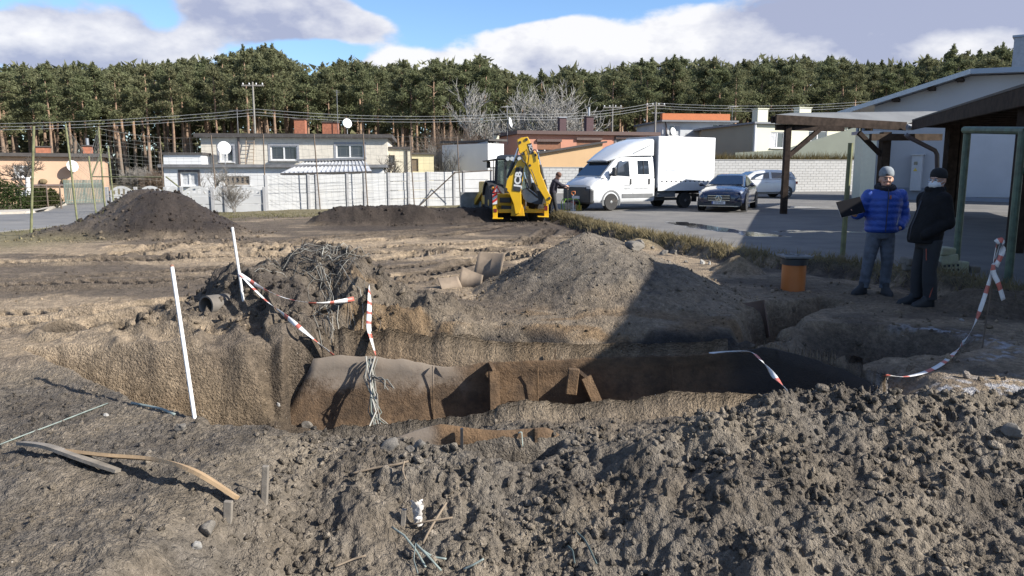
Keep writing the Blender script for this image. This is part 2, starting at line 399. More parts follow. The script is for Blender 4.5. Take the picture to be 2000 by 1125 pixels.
    for pts, w, dep in TRACKS:
        xs = [p[0] for p in pts]; ys = [p[1] for p in pts]
        m = (x > min(xs) - .6) & (x < max(xs) + .6) & (y > min(ys) - .6) & (y < max(ys) + .6)
        if not m.any(): continue
        D, Sd, A = line_d(x[m], y[m], pts); inside = 1 - ss(w * .42, w * .56, D)
        rim = np.exp(-((D - w * .66) / .08) ** 2)
        ph = (A + np.abs(Sd) * .75) / .19; ph = ph - np.floor(ph)
        lug = ss(.12, .3, ph) * (1 - ss(.5, .68, ph))
        fade = (1 - heapm[m]) * (1 - yd[m]) * (.55 + .6 * np.clip(n1[m] + .4, 0, 1))
        z[m] += 2.5 * fade * (-dep * inside + dep * 1.25 * lug * inside + dep * .55 * rim)
        trk[m] = np.maximum(trk[m], fade * np.maximum(inside, rim))
        rough[m] *= 1 - .6 * fade * inside
    # hollows
    crat = np.clip(1 - np.hypot((wx - 3.72) / 1.05, (wy - 7.45) / .72), 0, 1); z = z - .38 * ss(0, .75, crat) + .05 * np.exp(-((crat - .02) / .09) ** 2) * (y < 12)
    for (hx_, hy_, hr, hd) in ((-4.75, 7.75, .22, .25), (-4.1, 7.72, .24, .22)):
        z = z - hd * (1 - ss(hr * .4, hr, np.hypot(wx - hx_, (wy - hy_) * 1.3)))
    pit = np.zeros(x.shape)
    near2 = (np.abs(x) < 7) & (y > 3.5) & (y < 12)
    if near2.any():
        q = near2; px_ = wx[q] * .3 + x[q] * .7; py_ = wy[q] * .3 + y[q] * .7
        w1 = .10 * pn(x[q] * 4, y[q] * 4, 91) + .02 * pn(x[q] * 8 + 1.5 * n2[q], y[q] * 6, 93)
        d = ss(.02, -.50, poly_sd(px_, py_, LPIT) + w1 * (.3 + .7 * ss(-3.0, -2.4, x[q]))); zz = z[q]; p = d.copy()
        zz = zz * (1 - d) + (-1.15 + .1 * n2[q]) * d
        d = ss(.02, -.5, poly_sd(px_, py_, TREN) + w1); zz = zz * (1 - d) + (-.75 + .1 * n2[q]) * d; p = np.maximum(p, d)
        d = ss(.0, -.22, poly_sd(px_, py_, HOLE) + w1 * .3); zz = zz * (1 - d) + (-.55) * d; p = np.maximum(p, d)
        # collar: the soil lies flush with the rim of the tank
        sdT = poly_sd(x[q], y[q], TPIT)
        col = np.exp(-(np.maximum(sdT, 0) / (.24 + .14 * pn(x[q] * 2.3, y[q] * 2.3, 171))) ** 2) * ss(-2.3, -1.7, x[q])
        lev = np.where(y[q] > 6.7, -.17, -.23 - .16 * ss(.0, -.5, x[q]) + .03 * n2[q])
        zz = np.where(sdT > 0, zz * (1 - .85 * col) + np.minimum(zz, lev) * .85 * col, zz)
        d = ss(.0, -.06, sdT); zz = zz * (1 - d) + np.minimum(zz, -.80 + .07 * n2[q] + .22 * ss(-.4, -1.6, x[q]) * ss(6.7, 6.0, y[q])) * d; p = np.maximum(p, d)
        z[q] = zz; pit[q] = p
        rough[q] = rough[q] * (1 - .5 * p) + 2.2 * p * (1 - p) * (.25 + .75 * ss(-3.1, -2.4, x[q]))
    # lumps and grain
    z = z + n3 * (.006 + .007 * rough)
    det = near & (y < 32)
    xm, ym, rm = wx[det] * .3 + x[det] * .7, wy[det] * .3 + y[det] * .7, rough[det]
    if det.any():
        c = .24 * clods(xm, ym, .27, 101, .35) * ss(.6, 1.05, rm) + .30 * clods(xm, ym, .12, 103, .45) * ss(.3, 1.0, rm) + .75 * clods(xm, ym, .055, 107, .6) * ss(.1, .8, rm) + np.where(ym < 7, .85 * clods(xm, ym, .034, 109, .75) * ss(.15, .6, rm), 0)
        fade = 1 - ss(12, 30, y[det]) * .6
        z[det] += c * fade; lump[det] = c
    z = z + np.where(rough > .5, .05 * np.clip(pn(x * 2.9, y * 2.9, 121), -1, 1) * (rough - .5), 0)
    hp = np.clip(rough - .35, 0, 1); gul = (1 - np.abs(pn(x * 2.6 + .6 * n2, y * 1.1, 131))) ** 3
    z = z + hp * (.017 * np.clip(fbm(x * 13, y * 13, 2, 151, .6), -1, 1) - .034 * gul + .05 * pn(x * 1.7, y * 2.1, 153)) * (y < 12)
    # far lie of the land
    z = z + .016 * np.clip(y - 62, 0, 200) * ss(62, 80, y)
    if not want_col: return z.reshape(sh)
    # ---------------------------------------------------------- colour of the soils
    def mixc(c, m, k): return c * (1 - m[:, None]) + k * m[:, None]
    col = np.tile(TANC, (len(x), 1))
    patch = fbm(x * .28 + 4, y * .5, 4, 201); fine = fbm(x * 2.2, y * 2.2, 4, 211)
    dk = ss(-.15, .35, patch + .25 * fine + .55 * np.exp(-((y - 13.6 - .12 * x) / 1.6) ** 2) * ss(3, -1, x) + .55 * ss(18.2, 20.5, y) - .5 * np.exp(-((y - 16.8) / 1.3) ** 2))
    col = mixc(col, dk * .85, np.array((.145, .115, .090)))
    col = mixc(col, ss(20, 23, y + fine) * (1 - ss(30, 32, y)) * .75 * ss(-7.5, -5, x), DARK * 1.25)
    gr = np.maximum(ss(.1, 1.2, 1.6 - sdR + .8 * fine) * ss(-11, -12.6, x), ss(29.5, 31.5, y + .8 * fine - .2 * x * (x < 0) * 0)) * (1 - rd)
    gr = np.maximum(gr, ss(-9.5, -12.5, x) * ss(15, 18.5, y))
    col = mixc(col, np.clip(gr, 0, 1) * .8, GRASS)
    col = mixc(col, fore * (.85 + .15 * np.clip(fine, -1, 1)), GREY * (1.0 + .0))
    lf = fore * (1 - hx) * ss(-.3, .5, fine + .3 * patch + .25); col = mixc(col, lf * .6, np.array((.125, .108, .092)))
    dkf = fore * ss(.05, .55, fbm(x * 1.3, y * 1.3, 4, 231)); col = mixc(col, dkf * .45, np.array((.085, .07, .057)))
    tanf = fore * ss(.25, .7, fbm(x * .9 + 3, y * .9, 4, 233)) ; col = mixc(col, tanf * .5, np.array((.29, .24, .18)))
    col = mixc(col, np.clip(pile / .35, 0, 1) * .8, np.array((.25, .215, .172)))
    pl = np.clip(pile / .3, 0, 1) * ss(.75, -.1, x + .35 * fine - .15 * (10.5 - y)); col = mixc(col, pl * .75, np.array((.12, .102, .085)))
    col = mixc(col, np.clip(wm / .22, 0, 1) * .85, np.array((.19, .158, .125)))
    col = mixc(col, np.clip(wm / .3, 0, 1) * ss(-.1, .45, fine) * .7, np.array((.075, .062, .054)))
    bh = np.exp(-((y - 7.9) / .55) ** 2) * ss(-2.3, -1.6, x) * (1 - ss(2.6, 3.1, x))
    col = mixc(col, bh * .7, np.array((.235, .19, .14)))
    col = mixc(col, bh * ss(.0, .4, fbm(x * 1.2, y * 2.4, 3, 241) + .05), OCHR * .8)
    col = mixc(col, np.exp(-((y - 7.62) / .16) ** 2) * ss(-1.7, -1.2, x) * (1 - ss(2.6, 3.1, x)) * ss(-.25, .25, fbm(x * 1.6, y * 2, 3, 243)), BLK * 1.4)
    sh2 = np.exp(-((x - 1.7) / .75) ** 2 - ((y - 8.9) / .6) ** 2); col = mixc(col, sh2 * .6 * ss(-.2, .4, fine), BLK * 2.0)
    f1 = np.clip(far1 / .25, 0, 1); col = mixc(col, f1, DARK * 1.05)
    col = mixc(col, f1 * ss(-9.9, -11.2, x + .4 * fine) * .8, np.array((.15, .122, .098)))
    col = mixc(col, np.clip(bank / .15, 0, 1) * .95, DARK * 1.0)
    col = mixc(col, np.clip(sm / .2, 0, 1) * ss(11, 13, y) * (1 - ss(15, 16.5, y)) * ss(4.9, 4.4, x) * .8, np.array((.33, .25, .15)))
    col = mixc(col, np.clip(sm / .2, 0, 1) * ss(16, 17, y) * .8, np.array((.30, .24, .14)))
    men = np.exp(-((x - 4.8) / 1.6) ** 2 - ((y - 10.2) / 1.7) ** 2); col = mixc(col, men * .65, np.array((.31, .235, .155)))
    col = mixc(col, strip * .85 * ss(-.5, .3, fine), DARK * 1.3)
    col = mixc(col, ss(-.25, .0, sdY) * (1 - ss(.5, .6, sdY)) * ss(8.5, 10, y) * (.6 + .3 * fine), np.array((.20, .17, .085)))
    col = mixc(col, ss(0, .4, crat) * .7, np.array((.135, .11, .085)))
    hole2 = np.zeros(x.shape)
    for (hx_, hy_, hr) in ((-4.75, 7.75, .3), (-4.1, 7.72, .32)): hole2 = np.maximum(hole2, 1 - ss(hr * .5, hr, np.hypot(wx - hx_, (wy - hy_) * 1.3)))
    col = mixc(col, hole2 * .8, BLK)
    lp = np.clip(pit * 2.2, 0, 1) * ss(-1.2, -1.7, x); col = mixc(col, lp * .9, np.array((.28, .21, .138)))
    col = mixc(col, lp * ss(-.20, -.04, z + .05 * fine) * .8, np.array((.15, .12, .095))); col = mixc(col, lp * ss(.1, .5, pn(x * 1.1, z * 9, 251) + .3 * fine) * .5, np.array((.24, .165, .10))); col = mixc(col, lp * ss(-2.9, -2.3, x + .3 * fine) * .85, np.array((.095, .073, .055)))  # last mix paints the shade beside the tank end into the wall colour
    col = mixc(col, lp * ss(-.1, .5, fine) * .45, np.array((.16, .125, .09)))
    tp = pit * ss(-1.9, -1.4, x) * (y < 8) * (y > 5.5); col = mixc(col, tp * .9, np.array((.19, .125, .075)))
    col = mixc(col, pit * (x > 2) * (y > 7.45) * .8, np.array((.17, .125, .088)))
    col = mixc(col, np.clip(trk, 0, 1) * .4 * ss(-.3, .5, fine), np.array((.2, .16, .125)))
    col = col * (1 + .22 * np.clip(fine, -1, 1) + .16 * np.clip(n3, -1, 1))[:, None]
    wet = np.exp(-((x + 2.2) / 1.7) ** 2 - ((y - 15.0) / .9) ** 2) * ss(-.2, .3, fine) + .5 * np.clip(far1 / .3, 0, 1)
    # frost that the low sun has not reached
    fr = np.exp(-((np.hypot((x - 3.75) / 1.1, (y - 7.35) / .85) - .95) / .10) ** 2) * ss(3.9, 4.5, x) + .8 * np.exp(-((y - 5.75 - .1 * (x - 3)) / .22) ** 2) * ss(2.9, 3.3, x) + .7 * np.exp(-((x - 3.0) / .3) ** 2 - ((y - 6.2) / .25) ** 2)
    frn = fbm(x * 9, y * 9, 3, 261); fr = np.clip(fr, 0, 1) * ss(.0, .30, frn)
    col = mixc(col, fr * .75, np.array((.70, .73, .80)))
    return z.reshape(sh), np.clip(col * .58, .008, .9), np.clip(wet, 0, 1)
def TZ(x, y): return float(terrain(np.array([x]), np.array([y]))[0])
def soil_mat():
    m = bpy.data.materials.new('soil'); m.use_nodes = True; t = NT(m.node_tree); b = t.n['Principled BSDF']
    tc = t.node('ShaderNodeTexCoord').outputs['Object']; a = t.node('ShaderNodeVertexColor', layer_name='Col').outputs[0]
    wet = t.node('ShaderNodeAttribute', attribute_name='wet').outputs['Fac']
    n = t.noise(tc, 14, 8, .7); n2 = t.noise(tc, 90, 3, .6)
    f = t.math('MULTIPLY', t.ramp(n, .25, .75, .50, 1.5, False), t.ramp(n2, .2, .8, .80, 1.2, False))
    c = t.mix(1.0, a, t.node('ShaderNodeCombineColor').outputs[0], 'MULTIPLY')
    cc = [x for x in t.n if x.bl_idname == 'ShaderNodeCombineColor'][0]
    for i in range(3): t.put(cc.inputs[i], f)
    vc = t.node('ShaderNodeTexVoronoi'); t.put(vc.inputs['Vector'], tc); vc.inputs['Scale'].default_value = 42
    vd = t.node('ShaderNodeTexVoronoi'); t.put(vd.inputs['Vector'], tc); vd.inputs['Scale'].default_value = 105
    gv = t.node('ShaderNodeRGBToBW'); t.put(gv.inputs[0], vc.outputs[1]); cell = t.ramp(gv.outputs[0], .2, .8, .86, 1.15, False)
    c = t.mix(1.0, c, t.vmath('SCALE', (1., 1., 1.), cell), 'MULTIPLY')
    vo = t.node('ShaderNodeTexVoronoi'); t.put(vo.inputs['Vector'], tc); vo.inputs['Scale'].default_value = 26
    sp = t.math('MULTIPLY', t.ramp(vo.outputs[0], .07, .12, 1, 0), t.ramp(t.noise(tc, 6, 2), .55, .62))
    c = t.mix(t.math('MULTIPLY', sp, .75), c, (.45, .41, .36))
    t.put(b.inputs['Base Color'], c)
    t.put(b.inputs['Roughness'], t.ramp(wet, 0, 1, .95, .45)); b.inputs['Specular IOR Level'].default_value = .25
    h = t.math('MULTIPLY_ADD', t.noise(tc, 150, 4, .6), .25, t.math('MULTIPLY_ADD', t.noise(tc, 38, 6, .65), .8, t.noise(tc, 11, 5, .6)))
    h = t.math('SUBTRACT', h, t.math('MULTIPLY_ADD', vc.outputs[0], .5, t.math('MULTIPLY', vd.outputs[0], .35)))
    bn = t.node('ShaderNodeBump'); bn.inputs['Strength'].default_value = .9; bn.inputs['Distance'].default_value = .035
    t.put(bn.inputs['Height'], h); t.put(b.inputs['Normal'], bn.outputs[0])
    return m
SOIL = soil_mat()
def build_ground():
    k = .0018; ys = [2.2]
    while ys[-1] < 42: ys.append(ys[-1] + k * ys[-1] ** 1.25)
    step = .16
    while ys[-1] < 900: step *= 1.12; ys.append(ys[-1] + step)
    lo = [2.2]; step = .02
    while lo[-1] > -60: step *= 1.15; lo.append(lo[-1] - step)
    ys = np.array(lo[1:][::-1] + ys)
    us = list(np.linspace(-.74, .74, 800)); step = us[1] - us[0]; ext = [.74]; s2 = step
    while ext[-1] < 14: s2 *= 1.13; ext.append(ext[-1] + s2)
    us = np.array([-e for e in ext[1:]][::-1] + us + ext[1:])
    Y, U = np.meshgrid(ys, us, indexing='ij'); X = U * np.sqrt(Y * Y + 4)
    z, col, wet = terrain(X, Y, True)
    nr, nc = X.shape; co = np.stack([X, Y, z], -1).reshape(-1, 3).astype(np.float32)
    i = np.arange(nr - 1)[:, None] * nc + np.arange(nc - 1)[None]
    q = np.stack([i, i + 1, i + nc + 1, i + nc], -1).reshape(-1, 4).astype(np.int32)
    me = bpy.data.meshes.new('ground'); me.vertices.add(len(co)); me.vertices.foreach_set('co', co.ravel())
    me.loops.add(q.size); me.loops.foreach_set('vertex_index', q.ravel()); me.polygons.add(len(q))
    me.polygons.foreach_set('loop_start', np.arange(0, q.size, 4, dtype=np.int32)); me.polygons.foreach_set('loop_total', np.full(len(q), 4, np.int32))
    me.update(calc_edges=True)
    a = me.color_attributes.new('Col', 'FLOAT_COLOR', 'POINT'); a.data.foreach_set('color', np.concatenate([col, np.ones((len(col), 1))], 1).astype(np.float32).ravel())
    w = me.attributes.new('wet', 'FLOAT', 'POINT'); w.data.foreach_set('value', wet.astype(np.float32))
    me.polygons.foreach_set('use_smooth', np.ones(len(q), bool))
    me.materials.append(SOIL)
    tag(link('ground', me), kind='structure', label='churned sandy and dark soil of the building site with pits and heaps')
build_ground()
# ================================================================ yard, road
ASPH = M('asphalt', (.118, .112, .106), .88, var=.14, scale=1.2, bump=.006, bscale=160, dirt=.55, dcol=(.22, .19, .15))
def wet_asphalt():
    m = bpy.data.materials.new('yard asphalt'); m.use_nodes = True; t = NT(m.node_tree); b = t.n['Principled BSDF']
    tc = t.node('ShaderNodeTexCoord').outputs['Object']
    n = t.noise(tc, .9, 8, .65); g = t.noise(tc, 55, 3, .7)
    c = t.mix(t.ramp(n, .35, .68), (.080, .076, .073), (.135, .126, .114))
    c = t.mix(t.ramp(g, .25, .8, 0, .5), c, (.17, .165, .16))
    sep = t.node('ShaderNodeSeparateXYZ'); t.put(sep.inputs[0], tc)
    # puddles along the shallow gutter that runs from the edge of the site
    lx = t.math('SUBTRACT', sep.outputs[0], t.math('MULTIPLY_ADD', sep.outputs[1], -.21, 10.28))
    ln = t.math('MULTIPLY_ADD', t.math('SUBTRACT', t.noise(tc, .7, 4), .5), 1.6, t.math('ABSOLUTE', lx))
    a = t.math('MULTIPLY', t.ramp(ln, .34, .50, 1, 0), t.math('MULTIPLY', t.ramp(sep.outputs[1], 18.2, 19.0), t.ramp(sep.outputs[1], 24.2, 25.0, 1, 0)))
    l2 = t.math('MULTIPLY_ADD', t.math('SUBTRACT', t.noise(tc, .8, 5), .5), 1.6, t.math('ABSOLUTE', t.math('SUBTRACT', sep.outputs[1], 20.3)))
    a2 = t.math('MULTIPLY', t.ramp(l2, .25, .5, 1, 0), t.math('MULTIPLY', t.ramp(sep.outputs[0], 6.8, 7.3), t.ramp(sep.outputs[0], 9.6, 10.4, 1, 0)))
    a2 = t.math('MULTIPLY', a2, t.ramp(t.noise(tc, 4, 4), .42, .52))
    a3 = t.math('MULTIPLY', t.ramp(t.math('MULTIPLY_ADD', t.math('SUBTRACT', t.noise(tc, .5, 4), .5), 3, t.math('ABSOLUTE', t.math('SUBTRACT', sep.outputs[1], 33.5))), .2, .6, 1, 0), t.math('MULTIPLY', t.ramp(sep.outputs[0], 11.5, 12.2), t.ramp(sep.outputs[0], 15, 16, 1, 0)))
    w = t.math('MAXIMUM', t.math('MAXIMUM', a, a2), a3)
    c = t.mix(w, c, (.03, .03, .033)); t.put(b.inputs['Base Color'], c)
    t.put(b.inputs['Roughness'], t.ramp(w, 0, 1, .9, .045)); b.inputs['Specular IOR Level'].default_value = .5
    bn = t.node('ShaderNodeBump'); t.put(bn.inputs['Strength'], t.ramp(w, 0, .7, .6, .012)); bn.inputs['Distance'].default_value = .008
    t.put(bn.inputs['Height'], t.noise(tc, 120, 4, .65)); t.put(b.inputs['Normal'], bn.outputs[0])
    return m
def sheet(name, rows, mat, th=.06, label=None):
    """rows of (left, right) points; a slab with an edge"""
    b = MB(); n = len(rows)
    vs = [p for r in rows for p in r]; L = len(rows[0])
    b.add(vs, [(i * L + k, i * L + k + 1, (i + 1) * L + k + 1, (i + 1) * L + k) for i in range(n - 1) for k in range(L - 1)])
    for k in (0, L - 1):
        b.add([rows[i][k] for i in range(n)] + [Vector(rows[i][k]) - Vector((0, 0, th)) for i in range(n)], [(i, i + 1, n + i + 1, n + i) for i in range(n - 1)])
    return tag(b.build(name, mat), kind='structure', label=label)
rows = []
for y in list(np.arange(-14, 34, .12)) + list(np.arange(34, 58, 1.)):
    xe = float(edge_x(y)) + .28 + .10 * float(fbm(np.array([y * 1.7]), np.array([.5]), 4, 301)[0]); zz = float(yard_z(y)) + .004
    rows.append([Vector((xe, y, zz - .012)), Vector((xe + .25, y, zz)), Vector((xe + 8, y, zz)), Vector((70, y, zz))])
sheet('yard_pavement', rows, wet_asphalt(), .06, 'grey asphalt yard with puddles along its edge')
rn = [Vector((x, y, .0)) for x, y in ROAD_N]; rf = [Vector((x, y, .0)) for x, y in ROAD_F]
def resample(pts, n):
    d = [0]
    for a, b in zip(pts[:-1], pts[1:]): d.append(d[-1] + (b - a).length)
    out = []
    for k in range(n):
        t = d[-1] * k / (n - 1); i = max(j for j in range(len(d)) if d[j] <= t + 1e-9); i = min(i, len(pts) - 2)
        out.append(pts[i].lerp(pts[i + 1], (t - d[i]) / (d[i + 1] - d[i])))
    return out
A_, B_ = resample(rn, 40), resample(rf, 40)
sheet('side_road', [[a, a.lerp(b, .5) + Vector((0, 0, .03)), b] for a, b in zip(A_, B_)], M('road', (.20, .195, .19), .85, var=.12, scale=.8, bump=.004, bscale=120, dirt=.3, dcol=(.26, .24, .21)), .05, 'grey asphalt side road at the edge of the site')
# pale verge between road and hedge
pv = resample(rf[1:], 30)
sheet('pavement', [[a + Vector((0, 0, .10)), a + Vector((-.55, 1.9, .12))] for a in pv], M('verge', (.52, .47, .40), .9, var=.2, scale=2, bump=.01, bscale=40), .14, 'pale sandy pavement strip beyond the side road')

# ================================================================ walls and fences
CONC = M('panel concrete', (.50, .505, .51), .85, var=.08, scale=1.5, bump=.006, bscale=50, dirt=.5, dcol=(.36, .35, .33))
CONCP = M('post concrete', (.36, .36, .37), .85, var=.1, scale=2, bump=.006, bscale=50, dirt=.3, dcol=(.4, .38, .34))
def on_line(A, B, u):
    """point of the ground line A-B that the pixel column u meets"""
    r = pxdir(u, 338); # x/y = const
    k = r.x / r.y; ax, ay = A; bx, by = B
    t = (k * ay - ax) / ((bx - ax) - k * (by - ay))
    return ax + t * (bx - ax), ay + t * (by - ay)
def beam(b, p, q, w, h): b.bar(p, q, w, h)
def concrete_fence(label, A, B, us, vtop, z0, rows_n, wavy=False):
    pts = [on_line(A, B, u) for u in us]
    rz = math.atan2(B[1] - A[1], B[0] - A[0])
    top = [PX(us[i], vtop(us[i]), pts[i][1]).z for i in range(len(us))]
    t = thing('concrete_fence', label, 'fence', (pts[0][0], pts[0][1], 0), rz)
    loc = [math.hypot(p[0] - pts[0][0], p[1] - pts[0][1]) for p in pts]
    for i, x in enumerate(loc):
        b = MB(); b.box((x, 0, (z0 + top[i]) / 2 - .1), (.14, .15, top[i] - z0 + .24)); b.build('post', CONCP, t, bevel=.015)
    for i in range(len(loc) - 1):
        x0, x1 = loc[i] + .072, loc[i + 1] - .072; w = x1 - x0; h = (top[i] + top[i + 1]) / 2 - z0; n = rows_n
        if wavy:
            ph = h * .66; rows_here = [(k * ph / 2, ph / 2) for k in range(2)]
        else: rows_here = [(k * h / n, h / n) for k in range(n)]
        for (zz, hh) in rows_here:
            b = MB(); b.box(((x0 + x1) / 2, .02 + random.uniform(-.008, .008), z0 + zz + hh / 2), (w, .05, hh - .018)); b.build('panel', CONC, t, bevel=.012)
        if wavy:          # ornamental top slab: bars under an arched head rail
            b = MB(); zb = z0 + ph; nb = max(5, int(w / .21)); hw = h - ph
            b.box(((x0 + x1) / 2, .02, zb + .05), (w, .05, .08))
            arch = lambda s: hw * (.55 + .62 * math.sin(math.pi * s))
            N = 14
            for k in range(N):
                s0, s1 = k / N, (k + 1) / N
                b.prism([(x0 + w * s0, zb + arch(s0) - .11), (x0 + w * s1, zb + arch(s1) - .11), (x0 + w * s1, zb + arch(s1)), (x0 + w * s0, zb + arch(s0))], -.005, .045)
            for k in range(nb):
                s = (k + .5) / nb; b.box((x0 + w * s, .02, zb + .06 + (arch(s) - .14) / 2), (.10, .045, max(.05, arch(s) - .12)))
            b.build('ornamental_panel', CONC, t)
    return t
FA, FB = (-13.6, 33.2), (-2.0, 35.0)
concrete_fence('tall plain concrete panel fence standing before the white house', xy(518, 412, -.02), xy(960, 399, .0), (518, 601, 617, 677, 711, 758, 797, 834, 886, 905, 960), lambda u: 343 + (u - 518) * -.022, -.05, 4)
def lin(u, a, b, c, d): return c + (u - a) / (b - a) * (d - c)
concrete_fence('low concrete fence with arched balustrade tops behind the dark heap', xy(200, 416, 0), xy(514, 413, -.02), (206, 262, 320, 352, 412, 438, 514), lambda u: 366, -.05, 3, True)

# white block wall
WBRICK = M('white block', (.62, .61, .59), .85, var=.06, scale=3, bump=.004, bscale=60, hue=(.5, (.36, .355, .34)))
MORT = M('mortar', (.42, .41, .39), .95, var=.1, scale=8)
def block_wall(label, A, B, u0, u1, vt0, vt1, z0, bl=.40, bh=.17):
    p0 = on_line(A, B, u0); p1 = on_line(A, B, u1); L = math.hypot(p1[0] - p0[0], p1[1] - p0[1])
    h0 = PX(u0, vt0, p0[1]).z - z0; h1 = PX(u1, vt1, p1[1]).z - z0; h = (h0 + h1) / 2
    t = thing('block_wall', label, 'wall', (p0[0], p0[1], z0), math.atan2(p1[1] - p0[1], p1[0] - p0[0]))
    b = MB(); b.box((L / 2, .11, h / 2 - .2), (L, .2, h + .4)); b.build('mortar_core', MORT, t)
    rowsn = int(h / bh); bh = h / rowsn; cnt = 0; rest = MB()
    base = MB(); base.box((0, 0, 0), (bl - .014, .05, bh - .013)); me = base.mesh('brick', WBRICK)
    half = MB(); half.box((0, 0, 0), (bl / 2 - .014, .05, bh - .013)); meh = half.mesh('brick', WBRICK)
    cells = []
    for r in range(rowsn):
        x = 0 if r % 2 == 0 else -bl / 2
        while x < L - .05:
            a, c = max(x, 0), min(x + bl, L)
            if c - a > .08: cells.append((r, a, c))
            x += bl
    cells.sort(key=lambda q: -q[0])
    for r, a, c in cells:
        y = random.uniform(-.004, .004)
        if cnt < 300:
            o = link('brick', me if c - a > bl * .75 else meh, t); o.location = ((a + c) / 2, y, (r + .5) * bh)
            full = bl if c - a > bl * .75 else bl / 2; o.scale.x = (c - a) / full
        else: rest.box(((a + c) / 2, y, (r + .5) * bh), (c - a - .014, .05, bh - .013))
        cnt += 1
    if rest.v: tag(rest.build('lower_bricks', WBRICK, t), kind='stuff')
    cp = MB(); cp.box((L / 2, .1, h + .03), (L + .04, .30, .06)); cp.build('coping', MORT, t, bevel=.01)
    return t
WA, WB = (1.0, 48.5), (26, 52.5)
block_wall('white block wall beside the parked cars below the cream house', WA, WB, 1340, 1672, 318, 309, .44)
block_wall('white block wall behind the van cab below the orange house', WA, WB, 958, 1338, 329, 327, .40, .42)

# ================================================================ houses
GLASS = M('window glass', (.045, .055, .075), .06, var=.2, scale=.5, spec=.9)
CURT = M('net curtain', (.55, .56, .58), .7, var=.25, scale=5)
FRAMEW = M('white frame', (.80, .80, .80), .45, var=.03)
ROOFD = M('roof felt', (.075, .066, .062), .8, var=.2, scale=3)
TIN = M('tin', (.50, .51, .53), .4, metal=.6, var=.1, scale=2)
BRKR = M('chimney brick', (.40, .15, .085), .85, var=.25, scale=7, bump=.01, bscale=25)
def facade(b, w, h, z0, holes, dep=.14, y=0):
    xs = sorted({0, w, *[q for hh in holes for q in (hh[0], hh[1])]}); zs = sorted({z0, h, *[q for hh in holes for q in (hh[2], hh[3])]})
    for i in range(len(xs) - 1):
        for k in range(len(zs) - 1):
            cx, cz = (xs[i] + xs[i + 1]) / 2, (zs[k] + zs[k + 1]) / 2
            if any(a < cx < c and d < cz < e for a, c, d, e in holes): continue
            b.quad((xs[i], y, zs[k]), (xs[i + 1], y, zs[k]), (xs[i + 1], y, zs[k + 1]), (xs[i], y, zs[k + 1]))
    for a, c, d, e in holes:
        b.quad((a, y, d), (a, y + dep, d), (a, y + dep, e), (a, y, e)); b.quad((c, y, d), (c, y, e), (c, y + dep, e), (c, y + dep, d))
        b.quad((a, y, e), (a, y + dep, e), (c, y + dep, e), (c, y, e)); b.quad((a, y, d), (c, y, d), (c, y + dep, d), (a, y + dep, d))
def window(t, x0, x1, z0, z1, y=.08, panes=2, curtain=0, sill=True, frame=FRAMEW, fw=.07, surround=None, shutter=None):
    w = link('window', None, t) if False else None
    b = MB()
    b.box(((x0 + x1) / 2, y, z0 + fw / 2), (x1 - x0, .06, fw)); b.box(((x0 + x1) / 2, y, z1 - fw / 2), (x1 - x0, .06, fw))
    for k in range(panes + 1):
        xx = x0 + (x1 - x0) * k / panes; xx = min(max(xx, x0 + fw / 2), x1 - fw / 2)
        b.box((xx, y - .004, (z0 + z1) / 2), (fw if k in (0, panes) else fw * 1.3, .055, z1 - z0 - 2 * fw + .006))
    o = b.build('window', frame, t)
    for k in range(panes):
        a = x0 + (x1 - x0) * k / panes; c = x0 + (x1 - x0) * (k + 1) / panes
        g = MB(); g.box(((a + c) / 2, y + .01, (z0 + z1) / 2), (c - a, .012, z1 - z0)); g.build('pane', CURT if (curtain >> k) & 1 else GLASS, o)
    if sill:
        g = MB(); g.box(((x0 + x1) / 2, -.04, z0 - .03), (x1 - x0 + .14, .2, .045)); g.build('sill', FRAMEW, o)
    if surround:
        g = MB(); q = .12
        for (cx, cz, sx, sz) in ((x0 - q / 2, (z0 + z1) / 2, q, z1 - z0 + 2 * q), (x1 + q / 2, (z0 + z1) / 2, q, z1 - z0 + 2 * q), ((x0 + x1) / 2, z1 + q / 2, x1 - x0, q)):
            g.box((cx, -.012, cz), (sx, .03, sz))
        g.build('surround', surround, o)
    if shutter:
        g = MB(); zt = z1; zb = z1 - (z1 - z0) * shutter[1]; n = max(3, int((zt - zb) / .07))
        for k in range(n): g.box(((x0 + x1) / 2, y - .045, zb + (zt - zb) * (k + .5) / n), (x1 - x0 - .02, .02, (zt - zb) / n - .008))
        g.build('roller_shutter', shutter[0], o)
        g = MB(); g.box(((x0 + x1) / 2, -.05, z1 + .08), (x1 - x0 + .1, .2, .17)); g.build('shutter_box', M('shutter box', (.14, .09, .075), .5), o)
    return o
